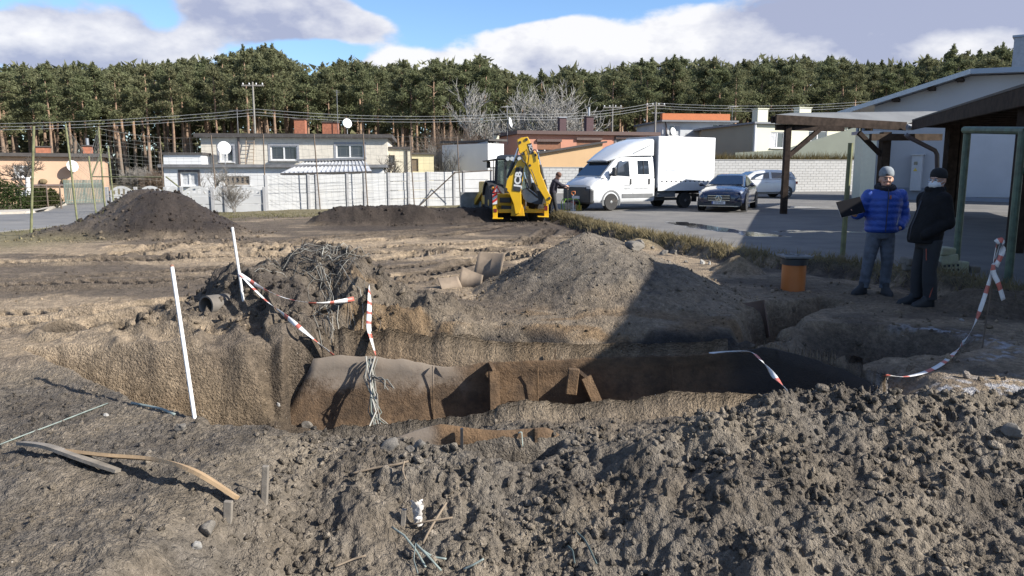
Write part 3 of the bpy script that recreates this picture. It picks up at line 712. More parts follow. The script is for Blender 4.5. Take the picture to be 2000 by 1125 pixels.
class House:
    def __init__(s, name, label, A, B, cat='house', z0=0.):
        s.A = Vector(A); s.B = Vector(B); s.rz = math.atan2(B[1] - A[1], B[0] - A[0]); s.w = (s.B - s.A).length
        s.t = thing(name, label, cat, (A[0], A[1], 0), s.rz); s.z0 = z0
    def L(s, u, v, y=0.):
        """local x,z on the facade (or a plane y behind it) that pixel u,v meets"""
        r = pxdir(u, v); n = Vector((-math.sin(s.rz), math.cos(s.rz))); P0 = s.A + n * y
        k = (P0.x * n.x + P0.y * n.y) / (r.x * n.x + r.y * n.y)
        p = Vector((r.x * k, r.y * k)); d = Vector((math.cos(s.rz), math.sin(s.rz)))
        return (p - s.A).dot(d), CAMZ + r.z * k
    def R(s, u0, v0, u1, v1, y=0.):
        a = s.L(u0, v1, y); c = s.L(u1, v0, y); return (a[0], c[0], a[1], c[1])
    def body(s, mat, dep, h, holes=(), z0=None, hr=None, name='wall', side_holes=()):
        """h at the left, hr at the right end"""
        z0 = s.z0 if z0 is None else z0; b = MB(); w = s.w; hr = h if hr is None else hr
        facade(b, w, min(h, hr), z0, list(holes))
        if abs(h - hr) > .01: b.quad((0, 0, min(h, hr)), (w, 0, min(h, hr)), (w, 0, hr), (0, 0, h)) if False else b.add([(0, 0, min(h, hr)), (w, 0, min(h, hr)), (w if hr > h else 0, 0, max(h, hr))], [(0, 1, 2)])
        b.quad((0, 0, z0), (0, 0, h), (0, dep, h), (0, dep, z0)); b.quad((0, dep, z0), (0, dep, h), (w, dep, hr), (w, dep, z0))
        if not side_holes: b.quad((w, 0, z0), (w, dep, z0), (w, dep, hr), (w, 0, hr))
        else:
            c = MB(); facade(c, dep, hr, z0, list(side_holes)); c.xf(Matrix.Translation((w, 0, 0)) @ Matrix.Rotation(math.pi / 2, 4, 'Z')); b.add(c.v, c.f)
        b.quad((0, 0, h), (w, 0, hr), (w, dep, hr), (0, dep, h))
        return b.build(name, mat, s.t, fix=False)
    def roof(s, mat, dep, h, hr=None, over=.25, th=.16, x0=None, x1=None, y0=None, slope=0.):
        hr = h if hr is None else hr; x0 = -over if x0 is None else x0; x1 = s.w + over if x1 is None else x1; y0 = -over if y0 is None else y0
        b = MB(); y1 = dep + over; hb = slope
        q = [(x0, y0, h + .003), (x1, y0, hr + .003), (x1, y1, hr + hb + .003), (x0, y1, h + hb + .003)]
        b.add(q + [(a, c, d + th) for a, c, d in q], [(0, 3, 2, 1), (4, 5, 6, 7), (0, 1, 5, 4), (1, 2, 6, 5), (2, 3, 7, 6), (3, 0, 4, 7)])
        return b.build('roof', mat, s.t)
    def chimney(s, roof, u0, u1, vt, vb, y, mat, dep=.5, cap=None, pipe=None):
        a = s.L(u0, vb, y); c = s.L(u1, vt, y); b = MB(); b.box(((a[0] + c[0]) / 2, y, (a[1] + c[1]) / 2 - .2), (c[0] - a[0], dep, c[1] - a[1] + .4)); o = b.build('chimney', mat, roof)
        b = MB(); b.box(((a[0] + c[0]) / 2, y, c[1] + .035), (c[0] - a[0] + .12, dep + .12, .07)); b.build('chimney_cap', cap or ROOFD, o)
        if pipe:
            b = MB(); b.tube([((a[0] + c[0]) / 2, y, c[1]), ((a[0] + c[0]) / 2, y, c[1] + pipe)], .09, 10); b.build('flue', TIN, o)
def dish(t, p, r=.42, face=(.5, -.85, .2), mat=None, name='satellite_dish'):
    f = Vector(face).normalized(); q = f.to_track_quat('Z', 'Y').to_matrix().to_4x4(); q.translation = Vector(p)
    b = MB(); b.lathe([(r * k / 6, .28 * r * (k / 6) ** 2) for k in range(1, 7)] + [(r * .97, .29 * r), (r * .5, .05 * r - .01), (r * .1, -.02)], 20); b.xf(q)
    o = b.build(name, M('dish white', (.78, .79, .80), .5, var=.04), t, smooth=True)
    b = MB(); b.tube([(0, -r * .9, .25 * r), (0, -r * .35, r * .9)], .015, 6); b.lathe([(.03, r * .85), (.045, r * 1.02)], 10, 'z', (0, -r * .35, 0)); b.xf(q); b.build('arm', TIN, o)
    b = MB(); b.tube([Vector(p), Vector(p) - f * .15, Vector(p) - f * .15 - Vector((0, 0, .3))], .02, 6); b.build('bracket', TIN, o)
    return o
def mast_antenna(t, p, h, arms=4, w=.5, mat=None):
    mt = mat or M('mast', (.25, .25, .26), .5, metal=.6)
    b = MB(); p = Vector(p); b.tube([p, p + Vector((0, 0, h))], .022, 6)
    o = b.build('antenna_mast', mt, t); b = MB()
    for k in range(arms):
        z = p.z + h - .08 - .0 * k; yy = -.4 + .8 * k / max(1, arms - 1)
        b.tube([p + Vector((-w / 2 * (1 - .12 * k), yy, h - .1)), p + Vector((w / 2 * (1 - .12 * k), yy, h - .1))], .012, 5)
    b.tube([p + Vector((0, -.45, h - .1)), p + Vector((0, .45, h - .1))], .014, 5); b.build('antenna_element', mt, o)

# --- peach house
PEACH = M('peach render', (.66, .44, .30), .9, var=.06, scale=.6, bump=.004, bscale=60)
h = House('peach_house', 'peach rendered flat roofed house with brick chimneys beyond the side road', PX(-260, 300, 41).xy, PX(203, 300, 46).xy, z0=-.8)
zt = h.L(203, 307)[1]; wn = [h.R(28, 323, 62, 346), h.R(30, 371, 54, 386)]
dr = h.R(128, 368, 136, 394)
side = [(1.2, 1.9, 1.1, 2.4), (4.6, 5.2, 1.1, 2.3)]
h.body(PEACH, 7.8, zt, wn + [dr], side_holes=side)
window(h.t, *wn[0], panes=2, curtain=1); window(h.t, *wn[1], panes=2)
b = MB(); b.box(((dr[0] + dr[1]) / 2, .1, (dr[2] + dr[3]) / 2), (dr[1] - dr[0], .05, dr[3] - dr[2])); b.build('door', M('brown door', (.2, .09, .05), .5), h.t)
for a, c, d, e in side:
    b = MB(); b.box((h.w - .06, (a + c) / 2, (d + e) / 2), (.05, c - a, .07)); b.box((h.w - .06, a + .04, (d + e) / 2), (.06, .08, e - d)); b.box((h.w - .06, c - .04, (d + e) / 2), (.06, .08, e - d)); b.box((h.w - .06, (a + c) / 2, e - .04), (.055, c - a, .08))
    o = b.build('window', FRAMEW, h.t); b = MB(); b.box((h.w - .1, (a + c) / 2, (d + e) / 2), (.012, c - a, e - d)); b.build('pane', GLASS, o)
rf_ = h.roof(ROOFD, 7.8, zt, over=.3, th=.2)
h.chimney(rf_, 72, 98, 288, 302, 3, BRKR, .7); h.chimney(rf_, 163, 181, 286, 300, 3, BRKR, .7, pipe=.5)
a = h.L(20, 362); c = h.L(203, 362); b = MB(); b.box(((a[0] + c[0]) / 2, -.03, a[1]), (c[0] - a[0], .22, .10)); b.build('ledge', M('dark ledge', (.16, .12, .11), .7), h.t)
q = h.L(141, 325); dish(h.t, (q[0], -.38, q[1]), .34)
a = h.L(120, 361)
for k in (-.5, .6):
    b = MB(); b.ball((a[0] + k - .4, -.05, a[1] + .2), (.22, .15, .16), 8, 6); b.build('potted_plant', M('dry plants', (.2, .15, .08), .9), h.t)

# --- white house: low white front block, cream upper block
WHITE = M('white render', (.80, .80, .80), .9, var=.04, scale=.7, bump=.004, bscale=60, dirt=.12, dcol=(.6, .58, .55))
CREAMB = M('cream brick', (.74, .68, .58), .9, var=.1, scale=4, bump=.01, bscale=18)
lo_d, up_d = 41., 45.
h = House('white_house', 'white house with cream brick upper floor, twin blue windows and tin canopy', PX(320, 340, lo_d).xy, PX(748, 340, lo_d + 1.2).xy, z0=-.8)
wl = [h.R(354, 336, 386, 363), h.R(440, 344, 487, 361)]
zl = h.L(330, 327)[1]
h.body(WHITE, 3.2, zl, wl)
window(h.t, *wl[0], panes=2, curtain=3, surround=M('brown trim', (.12, .10, .10), .6)); window(h.t, *wl[1], panes=5, fw=.09, frame=M('brown frame', (.30, .24, .18), .6))
h.roof(M('grey felt', (.20, .20, .21), .8, var=.25, scale=2), 3.0, zl, over=.22, th=.16)
h2 = House('upper', None, PX(391, 262, up_d).xy, PX(756, 262, up_d + 1.2).xy, z0=.5); up = h2.t
up.parent = None
zu = h2.L(391, 268)[1]; wu = [h2.R(430, 285, 455, 316), h2.R(529, 285, 580, 313), h2.R(657, 282, 710, 309)]
b = MB(); facade(b, h2.w, zu, .5, wu); w_ = h2.w
b.quad((0, 0, .5), (0, 0, zu), (0, 7, zu), (0, 7, .5)); b.quad((w_, 0, .5), (w_, 7, .5), (w_, 7, zu), (w_, 0, zu)); b.quad((0, 7, .5), (0, 7, zu), (w_, 7, zu), (w_, 7, .5)); b.quad((0, 0, zu), (w_, 0, zu), (w_, 7, zu), (0, 7, zu))
b.build('wall', CREAMB, up, fix=False)
GREYS = M('grey trim', (.33, .34, .37), .7)
for k, q in enumerate(wu): window(up, *q, panes=2, curtain=1 if k == 0 else 0, surround=GREYS)
x0, z_ = h2.L(480, 266)
rf_ = h2.roof(ROOFD, 7, zu, over=.3, th=.22)
h2.chimney(rf_, 577, 597, 234, 258, 3, BRKR, .8); h2.chimney(rf_, 631, 661, 240, 257, 3.5, BRKR, .6)
q = h2.L(669, 236); dish(up, (q[0], 2.5, q[1]), .30); b = MB(); b.tube([(q[0], 2.62, q[1] - .3), (q[0], 2.62, zu)], .025, 6); b.build('dish_pole', TIN, up)
q = h2.L(442, 290); dish(up, (q[0], -.55, q[1]), .38); b = MB(); b.tube([(q[0], -.4, q[1] - .3), (q[0], -.4, zl)], .03, 6); b.build('dish_pole', TIN, up)
b = MB(); a = h2.L(481, 312); c = h2.L(478, 268)
for dx in (0, .45): b.tube([(a[0] + dx, -.35, zl), (a[0] + dx + .1, -.12, zu + .1)], .025, 6)
for k in range(9): s_ = (k + .5) / 9; b.tube([(a[0] + .1 * s_, -.35 + .23 * s_, zl + (zu - zl) * s_), (a[0] + .45 + .1 * s_, -.35 + .23 * s_, zl + (zu - zl) * s_)], .015, 5)
b.build('ladder', M('ladder', (.35, .26, .18), .7), up)
a = h2.L(468, 312); b = MB(); b.tube([(a[0], -.08, zl), (a[0], -.08, zu)], .06, 8); b.build('downpipe', M('brown pipe', (.16, .12, .11), .5), up)
q = h2.L(438, 205); mast_antenna(up, (q[0], 3, zu), q[1] - zu, 5, .8); q = h2.L(646, 165); mast_antenna(up, (q[0], 3, zu), q[1] - zu, 2, .3)
# join the upper block to its house: the upper block's parts become parts of the house
off = Matrix.LocRotScale(h.t.location, h.t.rotation_euler, None).inverted() @ Matrix.LocRotScale(up.location, up.rotation_euler, None)
for ch in list(up.children): ch.parent = h.t; ch.matrix_local = off @ ch.matrix_local
bpy.data.objects.remove(up)
# left low wing, tin canopy
a = h.L(319, 318, 2.2); c = h.L(392, 302, 2.2); b = MB(); b.box(((a[0] + c[0]) / 2, 3.1, (zl + c[1]) / 2), (c[0] - a[0], 1.7, c[1] - zl)); b.build('side_wing', WHITE, h.t)
b = MB(); b.box(((a[0] + c[0]) / 2, 3.1, c[1] + .06), (c[0] - a[0] + .2, 1.9, .12)); b.build('wing_roof', ROOFD, h.t)
tr0 = h.L(548, 338, -.9); tr1 = h.L(726, 334, -.9); tt0 = h.L(592, 316, .6); tt1 = h.L(712, 312, .6)
b = MB(); b.quad((tr0[0], -.9, tr0[1]), (tr1[0], -.9, tr1[1]), (tt1[0], .6, tt1[1]), (tt0[0], .6, tt0[1]))
o = b.build('canopy', M('corrugated tin', (.72, .73, .75), .45, metal=.3, var=.08, scale=1), h.t, fix=False); m_ = o.modifiers.new('s', 'SOLIDIFY'); m_.thickness = .05
for k in range(1, 20):
    s_ = k / 20; b = MB(); p0 = Vector((tr0[0] + (tr1[0] - tr0[0]) * s_, -.91, tr0[1] + (tr1[1] - tr0[1]) * s_ + .03)); p1 = Vector((tt0[0] + (tt1[0] - tt0[0]) * s_, .6, tt0[1] + (tt1[1] - tt0[1]) * s_ + .03)); b.tube([p0, p1], .028, 5); b.build('corrugation', MATS['corrugated tin'], o)
b = MB(); b.bar((tr0[0], -.93, tr0[1] - .05), (tr1[0], -.93, tr1[1] - .05), .07, .09); b.build('canopy_beam', ROOFD, o)
b = MB(); b.bar((tt0[0] - .3, .55, tt0[1] + .08), (tt1[0] + .1, .55, tt1[1] + .08), .35, .12); b.build('canopy_ridge', M('grey slate', (.22, .23, .25), .7), o)
for u in (556, 640, 718):
    q = h.L(u, 338, -.9); b = MB(); b.tube([(q[0], -.9, -.5), (q[0], -.9, q[1])], .04, 8); b.build('canopy_post', M('grey post', (.2, .2, .2), .6), o)

# --- small cream outbuildings
CREAM = M('cream render', (.70, .64, .50), .9, var=.08, scale=.8, bump=.004, bscale=60)
h = House('outbuilding', 'small cream outbuilding with dark square window beside the white house', PX(753, 300, 47).xy, PX(802, 300, 47.3).xy, 'outbuilding', z0=-.8)
wn = [h.R(756, 303, 771, 323)]; zt = h.L(760, 291)[1]; h.body(CREAM, 4, zt, wn); window(h.t, *wn[0], panes=1, frame=ROOFD); h.roof(ROOFD, 4, zt, over=.12, th=.14)
b = MB(); a = h.L(795, 330); b.tube([(a[0], -.07, -.5), (a[0], -.07, zt)], .05, 8); b.build('downpipe', ROOFD, h.t)
h = House('outbuilding', 'lower yellowish outbuilding with brown doorway next to brown shrubs', PX(804, 300, 51).xy, PX(847, 300, 51.3).xy, 'outbuilding', z0=-.8)
wn = [h.R(804.5, 310, 817, 335)]; zt = h.L(820, 302)[1]; h.body(M('yellow render', (.66, .59, .38), .9, var=.1, scale=1), 4, zt, wn); h.roof(ROOFD, 4, zt, over=.12, th=.12)
b = MB(); q = wn[0]; b.box(((q[0] + q[1]) / 2, .1, (q[2] + q[3]) / 2), (q[1] - q[0], .04, q[3] - q[2])); b.build('door', M('old door', (.16, .12, .08), .7), h.t)
# --- white shed house with dish beside the orange house
h = House('shed_house', 'narrow white house with shade-toned side wall and antennas beside the orange house', PX(953, 300, 52).xy, PX(984, 300, 53).xy, z0=-.5)
zt = h.L(955, 280)[1]; h.body(WHITE, 5, zt)
ga = h.L(930, 285, 2.6); b = MB(); b.quad((0, 0, -.5), (ga[0], 2.6, -.5), (ga[0], 2.6, zt + .1), (0, 0, zt + .15)); b.quad((ga[0], 2.6, -.5), (0, 5, -.5), (0, 5, zt), (ga[0], 2.6, zt + .1)); b.build('side_wall', M('shaded white wall', (.36, .39, .44), .7, var=.1, scale=2), h.t, fix=False)  # left wall of the white house, its shade put into the grey
b = MB(); b.prism([(ga[0] - .15, 2.6), (-.05, -.15), (h.w + .2, -.15), (h.w + .2, 5.2), (0, 5.2)], zt + .16, zt + .30, 'z'); rf_ = b.build('roof', ROOFD, h.t)
h.chimney(rf_, 967, 972, 264, 278, 2, CREAM, .3)
q = h.L(991, 240, 1); dish(h.t, (q[0], .8, q[1]), .36); b = MB(); b.tube([(q[0], 1, zt), (q[0], 1, h.L(990, 205, 1)[1])], .025, 6); b.build('antenna_mast', M('mast', (.25, .25, .26), .5, metal=.6), h.t)
q = h.L(990, 206, 1); mast_antenna(h.t, (q[0], 1, q[1] - .5), .5, 5, .9); q = h.L(963, 240, 1); mast_antenna(h.t, (q[0], 1, zt), q[1] - zt, 3, .35)

# --- orange house
ORNG = M('orange render', (.64, .305, .205), .9, var=.05, scale=.6, bump=.004, bscale=60)
h = House('orange_house', 'salmon orange house with brown roller shutters and dark chimneys', PX(1012, 300, 54).xy, PX(1280, 300, 56.5).xy, z0=-.5)
zt = h.L(1012, 262)[1]; ww = [h.R(1049, 277, 1095, 298), h.R(1126, 274, 1174, 296), h.R(1202, 271, 1246, 300)]
h.body(ORNG, 8, zt, ww)
SHUT = M('brown shutter', (.30, .13, .065), .6)
window(h.t, *ww[0], panes=3, shutter=(SHUT, .72)); window(h.t, *ww[1], panes=3, shutter=(SHUT, .6)); window(h.t, *ww[2], panes=3, curtain=0, surround=M('brown trim', (.12, .10, .10), .6), shutter=(SHUT, .06))
ga = h.L(984, 275, 3.5); b = MB(); b.quad((0, 0, -.5), (ga[0], 3.5, -.5), (ga[0], 3.5, zt), (0, 0, zt)); b.quad((ga[0], 3.5, -.5), (0, 8, -.5), (0, 8, zt), (ga[0], 3.5, zt)); b.build('side_wall', ORNG, h.t, fix=False)
b = MB(); b.prism([(ga[0] - .3, 3.4), (-.15, -.3), (h.w + .25, -.3), (h.w + .25, 8.2), (0, 8.2)], zt + .003, zt + .25, 'z'); rf_ = b.build('roof', M('roof edge', (.13, .08, .07), .7), h.t)
DKB = M('dark brick', (.10, .055, .06), .8, var=.2, scale=6)
h.chimney(rf_, 1091, 1104, 231, 252, 4, DKB, .6, cap=TIN); h.chimney(rf_, 1143, 1157, 229, 252, 4, DKB, .6, pipe=.75)
a = h.L(1265, 262); b = MB(); b.tube([(a[0], -.09, -.4), (a[0], -.09, zt)], .07, 8); b.build('downpipe', M('brown pipe', (.16, .12, .11), .5), h.t)
# lean-to garage in front of it
h = House('garage', 'peach lean-to garage with sloping dark roof edge before the orange house', PX(1040, 300, 51.2).xy, PX(1225, 300, 52.4).xy, 'garage', z0=-.5)
l0 = h.L(1040, 303)[1]; xk, zk = h.L(1177, 280); zr = h.L(1180, 293)[1]
PCH2 = M('apricot render', (.76, .50, .27), .9, var=.05, scale=.6)
b = MB(); b.prism([(0, -.5), (xk, -.5), (xk, zk), (0, l0)], 0, 2.2); b.build('wall', PCH2, h.t)
b = MB(); b.prism([(xk + .002, -.5), (h.w, -.5), (h.w, zr - .1), (xk + .002, zr)], .1, 2.2); b.build('side_wall', PCH2, h.t)
b = MB(); b.prism([(-.3, l0 - .05), (xk + .25, zk + .04), (xk + .25, zk + .16), (-.3, l0 + .08)], -.2, 2.3); b.build('roof', ROOFD, h.t)
b = MB(); b.prism([(xk + .26, zr + .002), (h.w + .2, zr - .1), (h.w + .2, zr), (xk + .26, zr + .1)], -.05, 2.3); b.build('low_roof', MATS['roof edge'], h.t)
# --- orange parapet house
h = House('parapet_house', 'white house with bright orange parapet band behind the van box', PX(1294, 250, 66).xy, PX(1432, 250, 67).xy, z0=0)
zt = h.L(1300, 237)[1]; ww = [h.R(1306, 244, 1329, 266), h.R(1391, 242, 1415, 254)]; h.body(M('offwhite render', (.68, .70, .72), .9, var=.08, scale=.6), 7, zt, ww)
window(h.t, *ww[0], panes=2, curtain=2); window(h.t, *ww[1], panes=2)
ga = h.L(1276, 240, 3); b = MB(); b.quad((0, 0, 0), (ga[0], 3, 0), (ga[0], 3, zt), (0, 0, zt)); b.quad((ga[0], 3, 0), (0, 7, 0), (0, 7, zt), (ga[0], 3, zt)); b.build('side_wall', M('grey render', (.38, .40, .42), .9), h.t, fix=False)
zp = h.L(1300, 222)[1]; b = MB(); b.box((h.w / 2 - .2, .2, (zt + zp) / 2 + .08), (h.w - .3, .5, zp - zt - .1)); o = b.build('parapet', M('orange parapet', (.62, .19, .065), .7, var=.08), h.t)
b = MB(); b.box((h.w / 2, 3.3, zt + .02), (h.w + .5, 7.6, .14)); b.build('roof', M('grey slate', (.22, .23, .25), .7), h.t)
b = MB(); a = h.L(1297, 240); b.tube([(a[0], -.3, zt - .1), (a[0] + .2, -.08, zt - .5), (a[0] + .3, -.08, 0)], .06, 8); b.build('downpipe', M('brown pipe', (.16, .12, .11), .5), h.t)
q = h.L(1310, 258); dish(h.t, (q[0], -.4, q[1]), .36); q = h.L(1306, 213); mast_antenna(h.t, (q[0], 3, zt), q[1] - zt, 5, 1.2)
b = MB(); a = h.L(1335, 272); c = h.L(1350, 262); 
for k in range(8): b.tube([(a[0] + (c[0] - a[0]) * k / 7, -.4, a[1]), (a[0] + (c[0] - a[0]) * k / 7, -.4, c[1])], .012, 5)
b.bar((a[0], -.4, c[1]), (c[0], -.4, c[1]), .03, .03); b.build('balcony_railing', MATS['mast'], h.t)
# --- cream house behind the block wall
h = House('cream_house', 'cream house with shaded olive gable and white downpipe above the block wall', PX(1470, 270, 60).xy, PX(1655, 270, 63.5).xy, z0=0)
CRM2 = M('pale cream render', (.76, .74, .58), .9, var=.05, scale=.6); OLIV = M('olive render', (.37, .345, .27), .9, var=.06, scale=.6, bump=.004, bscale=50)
zt = h.L(1470, 242)[1]; ww = [h.R(1504, 258, 1532, 289), h.R(1578, 256, 1616, 276)]; h.body(CRM2, 8, zt, ww)
window(h.t, *ww[0], panes=2, curtain=1); window(h.t, *ww[1], panes=2)
gy = 4.5; ga = h.L(1370, 254, gy); wz = h.L(1391, 297, gy * .8), h.L(1404, 270, gy * .8)
# gable wall runs from the corner back to the left
def gp(s_): return Vector((ga[0] * s_, gy * s_))
gl = (Vector((ga[0], gy))).length; ang = math.atan2(-gy, -ga[0])
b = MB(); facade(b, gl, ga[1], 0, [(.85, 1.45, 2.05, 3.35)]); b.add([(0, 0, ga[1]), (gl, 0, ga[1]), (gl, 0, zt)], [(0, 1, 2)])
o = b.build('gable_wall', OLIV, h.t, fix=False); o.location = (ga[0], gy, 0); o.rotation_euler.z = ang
wv = window(h.t, .85, 1.45, 2.05, 3.35, panes=1); wv.location = (ga[0], gy, 0); wv.rotation_euler.z = ang
b = MB(); q0 = (ga[0] - .3, gy - .2, ga[1] + .0); q1 = (-.1, -.3, zt + .02); q2 = (h.w + .2, -.3, zt + .02); q3 = (h.w + .2, 8.2, zt + .02); q4 = (ga[0] + 2, 9, ga[1] + .1)
vs = [q0, q1, q2, q3, q4]; b.add(vs + [(x, y, z + .14) for x, y, z in vs], [(4, 3, 2, 1, 0), (5, 6, 7, 8, 9)] + [(i, (i + 1) % 5, 5 + (i + 1) % 5, 5 + i) for i in range(5)]); rf_ = b.build('roof', M('grey slate', (.22, .23, .25), .7), h.t)
h.chimney(rf_, 1474, 1495, 214, 237, 3, CRM2, .7, cap=CRM2); h.chimney(rf_, 1555, 1579, 212, 236, 4, CRM2, .7, cap=CRM2)
q = h.L(1479, 200); mast_antenna(h.t, (q[0], 3, zt), q[1] - zt, 4, .5)
b = MB(); b.tube([(.12, -.1, 0), (.12, -.1, zt)], .09, 10); b.build('downpipe', FRAMEW, h.t)
# ramp wall: olive retaining wall with a sloping top
h = House('retaining_wall', 'olive green retaining wall with sloping top above the block wall', PX(1372, 300, 54.5).xy, PX(1676, 300, 56.0).xy, 'wall', z0=.3)
pts = [h.L(*q) for q in ((1372, 309), (1436, 309), (1436, 298), (1530, 293), (1672, 249), (1676, 306))]
b = MB(); b.prism([(pts[0][0], .3)] + pts[:5] + [(pts[5][0] + .02, pts[4][1]), (pts[5][0] + .02, .3)], 0, .35); b.build('wall', M('olive wall', (.27, .29, .235), .9, var=.08, scale=.6, bump=.004, bscale=40), h.t)
# ================================================================ trees
def leaf_mat(key, col, hue):
    m = bpy.data.materials.new(key); m.use_nodes = True; t = NT(m.node_tree); b = t.n['Principled BSDF']
    tc = t.node('ShaderNodeTexCoord').outputs['Object']; rnd = t.node('ShaderNodeObjectInfo').outputs['Random']
    c = t.mix(t.ramp(t.noise(tc, .9, 4), .3, .7), tuple(x * .65 for x in col), tuple(x * 1.35 for x in col))
    c = t.mix(t.math('MULTIPLY', rnd, .7), c, hue); t.n.remove(b)
    d = t.node('ShaderNodeBsdfDiffuse'); tr = t.node('ShaderNodeBsdfTranslucent'); mx = t.node('ShaderNodeMixShader'); mx.inputs[0].default_value = .38
    t.put(d.inputs[0], c); t.put(tr.inputs[0], c); t.l.new(d.outputs[0], mx.inputs[1]); t.l.new(tr.outputs[0], mx.inputs[2]); t.l.new(mx.outputs[0], t.n['Material Output'].inputs[0])
    return m
NEEDLE = leaf_mat('pine needles', (.135, .150, .080), (.165, .158, .092))
def bark_mat():
    m = bpy.data.materials.new('pine bark'); m.use_nodes = True; t = NT(m.node_tree); b = t.n['Principled BSDF']
    tc = t.node('ShaderNodeTexCoord').outputs['Object']; sep = t.node('ShaderNodeSeparateXYZ'); t.put(sep.inputs[0], tc)
    n = t.noise(tc, 3, 4)
    c = t.mix(t.ramp(sep.outputs[2], 2, 9), (.15, .12, .095), (.27, .17, .11)); c = t.mix(t.ramp(n, .3, .7, 0, .6), c, (.07, .055, .045))
    t.put(b.inputs['Base Color'], c); b.inputs['Roughness'].default_value = .9; return m
BARKP = bark_mat()
def tri_cloud(centers, radii, n_each, size, rs, up=.3):
    """many small needle tufts: random triangles inside ellipsoids"""
    V = []
    for (c, r) in zip(centers, radii):
        k = n_each; p = rs.normal(size=(k, 3)); p /= np.linalg.norm(p, axis=1)[:, None]; p *= (rs.random((k, 1)) ** .45)
        p = p * np.array(r) + np.array(c)
        d = rs.normal(size=(k, 3)); d[:, 2] += up; d /= np.linalg.norm(d, axis=1)[:, None]
        e = rs.normal(size=(k, 3)); e -= (e * d).sum(1)[:, None] * d; e /= np.linalg.norm(e, axis=1)[:, None]
        s = size * (.6 + .8 * rs.random((k, 1)))
        V.append(np.stack([p - e * s * .28, p + e * s * .28, p + d * s], 1).reshape(-1, 3))
    return np.concatenate(V)
def tri_mesh(name, V, mat):
    V = np.asarray(V, np.float32); n = len(V) // 3
    me = bpy.data.meshes.new(name); me.vertices.add(len(V)); me.vertices.foreach_set('co', V.ravel())
    me.loops.add(len(V)); me.loops.foreach_set('vertex_index', np.arange(len(V), dtype=np.int32)); me.polygons.add(n)
    me.polygons.foreach_set('loop_start', np.arange(0, len(V), 3, dtype=np.int32)); me.polygons.foreach_set('loop_total', np.full(n, 3, np.int32))
    me.update(calc_edges=True); me.materials.append(mat); return me
def pine(seed, H, crown0, wid, top=1.0):
    rs = np.random.default_rng(seed); t = thing('pine_tree', 'x', 'tree')
    b = MB(); pts = []; dx = rs.normal(size=2) * .25
    for k in range(9): s = k / 8; pts.append((dx[0] * math.sin(s * 3) + .0, dx[1] * math.sin(s * 2.4), H * .97 * s))
    b.tube(pts, [.27 * (1 - .8 * k / 8) for k in range(9)], 7)
    cs = []; rr = []
    nb = int(30 * (1 - crown0) * 2.2)
    for k in range(nb):
        s = crown0 + (1 - crown0) * (k + rs.random()) / nb; q = (s - crown0) / (1 - crown0)
        L = wid * (math.sin(min(1, q * 1.5 + .22) * math.pi * .62) ** .8) * (1 - .72 * q ** 1.7) * (.55 + .6 * rs.random())
        a = rs.random() * 6.283; z = H * s
        end = (math.cos(a) * L + dx[0] * math.sin(s * 3), math.sin(a) * L + dx[1] * math.sin(s * 2.4), z + L * (.1 + .35 * rs.random()))
        st = (dx[0] * math.sin(s * 3), dx[1] * math.sin(s * 2.4), z - .1)
        if k % 2 == 0: b.tube([st, tuple((st[i] + end[i]) / 2 + (0, 0, .05)[i] for i in range(3)), end], [.05 * (1.2 - q), .035, .012], 4, caps=False)
        for f, g in ((1., 1.), (.6, .85)):
            cs.append(tuple(st[i] + (end[i] - st[i]) * f + rs.normal() * .12 for i in range(3))); w = (.62 + .5 * rs.random()) * g * (1 - .35 * q); rr.append((w, w, w * .6))
    for k in range(3): cs.append((dx[0] * .1, dx[1] * .6, H * (.985 + .02 * k) * 1.0)); rr.append((.25 - .05 * k, .25 - .05 * k, .45))
    for k in range(5):     # dead stubs on the bare trunk
        z = H * crown0 * (.45 + .5 * rs.random()); a = rs.random() * 6.28; L = .5 + rs.random()
        b.tube([(0, 0, z), (math.cos(a) * L, math.sin(a) * L, z + .1)], [.025, .006], 4, caps=False)
    b.build('trunk', BARKP, t, smooth=True)
    link('crown', tri_mesh('crown', tri_cloud(cs, rr, 82, .25, rs), NEEDLE), t)
    return t
PROT = [pine(11, 15.5, .56, 2.3), pine(12, 16.5, .60, 2.1), pine(13, 14.5, .54, 2.5), pine(14, 17, .56, 2.0), pine(15, 15, .48, 2.4), pine(16, 16, .62, 2.6)]
LBL = ['tall pine with bare orange trunk in the wood behind the houses', 'slim high pine with narrow crown in the wood behind the houses', 'shorter broad crowned pine in the wood behind the houses', 'tallest slender pine rising out of the wood behind the houses', 'pine with low hanging branches in the wood behind the houses', 'pine with long bare trunk and flat crown in the wood behind the houses']
def top_line(u):      # height of the wood's outline read off the photograph
    return np.interp(u, [-200, 0, 60, 150, 300, 400, 485, 545, 600, 680, 820, 940, 1000, 1150, 1310, 1420, 1600, 1700, 1800, 1930, 2200], [145, 140, 132, 134, 128, 122, 104, 100, 140, 128, 130, 120, 150, 138, 122, 126, 116, 128, 118, 104, 100])
used = [False] * 6; rt = random.Random(5)
slots = []
for row, (d0, n) in enumerate(((84, 50), (90, 52), (97, 56), (105, 60), (114, 62))):
    for k in range(n):
        u = -330 + 2660 * (k + rt.uniform(.1, .9)) / n; slots.append((u, d0 + rt.uniform(-2.5, 2.5), row))
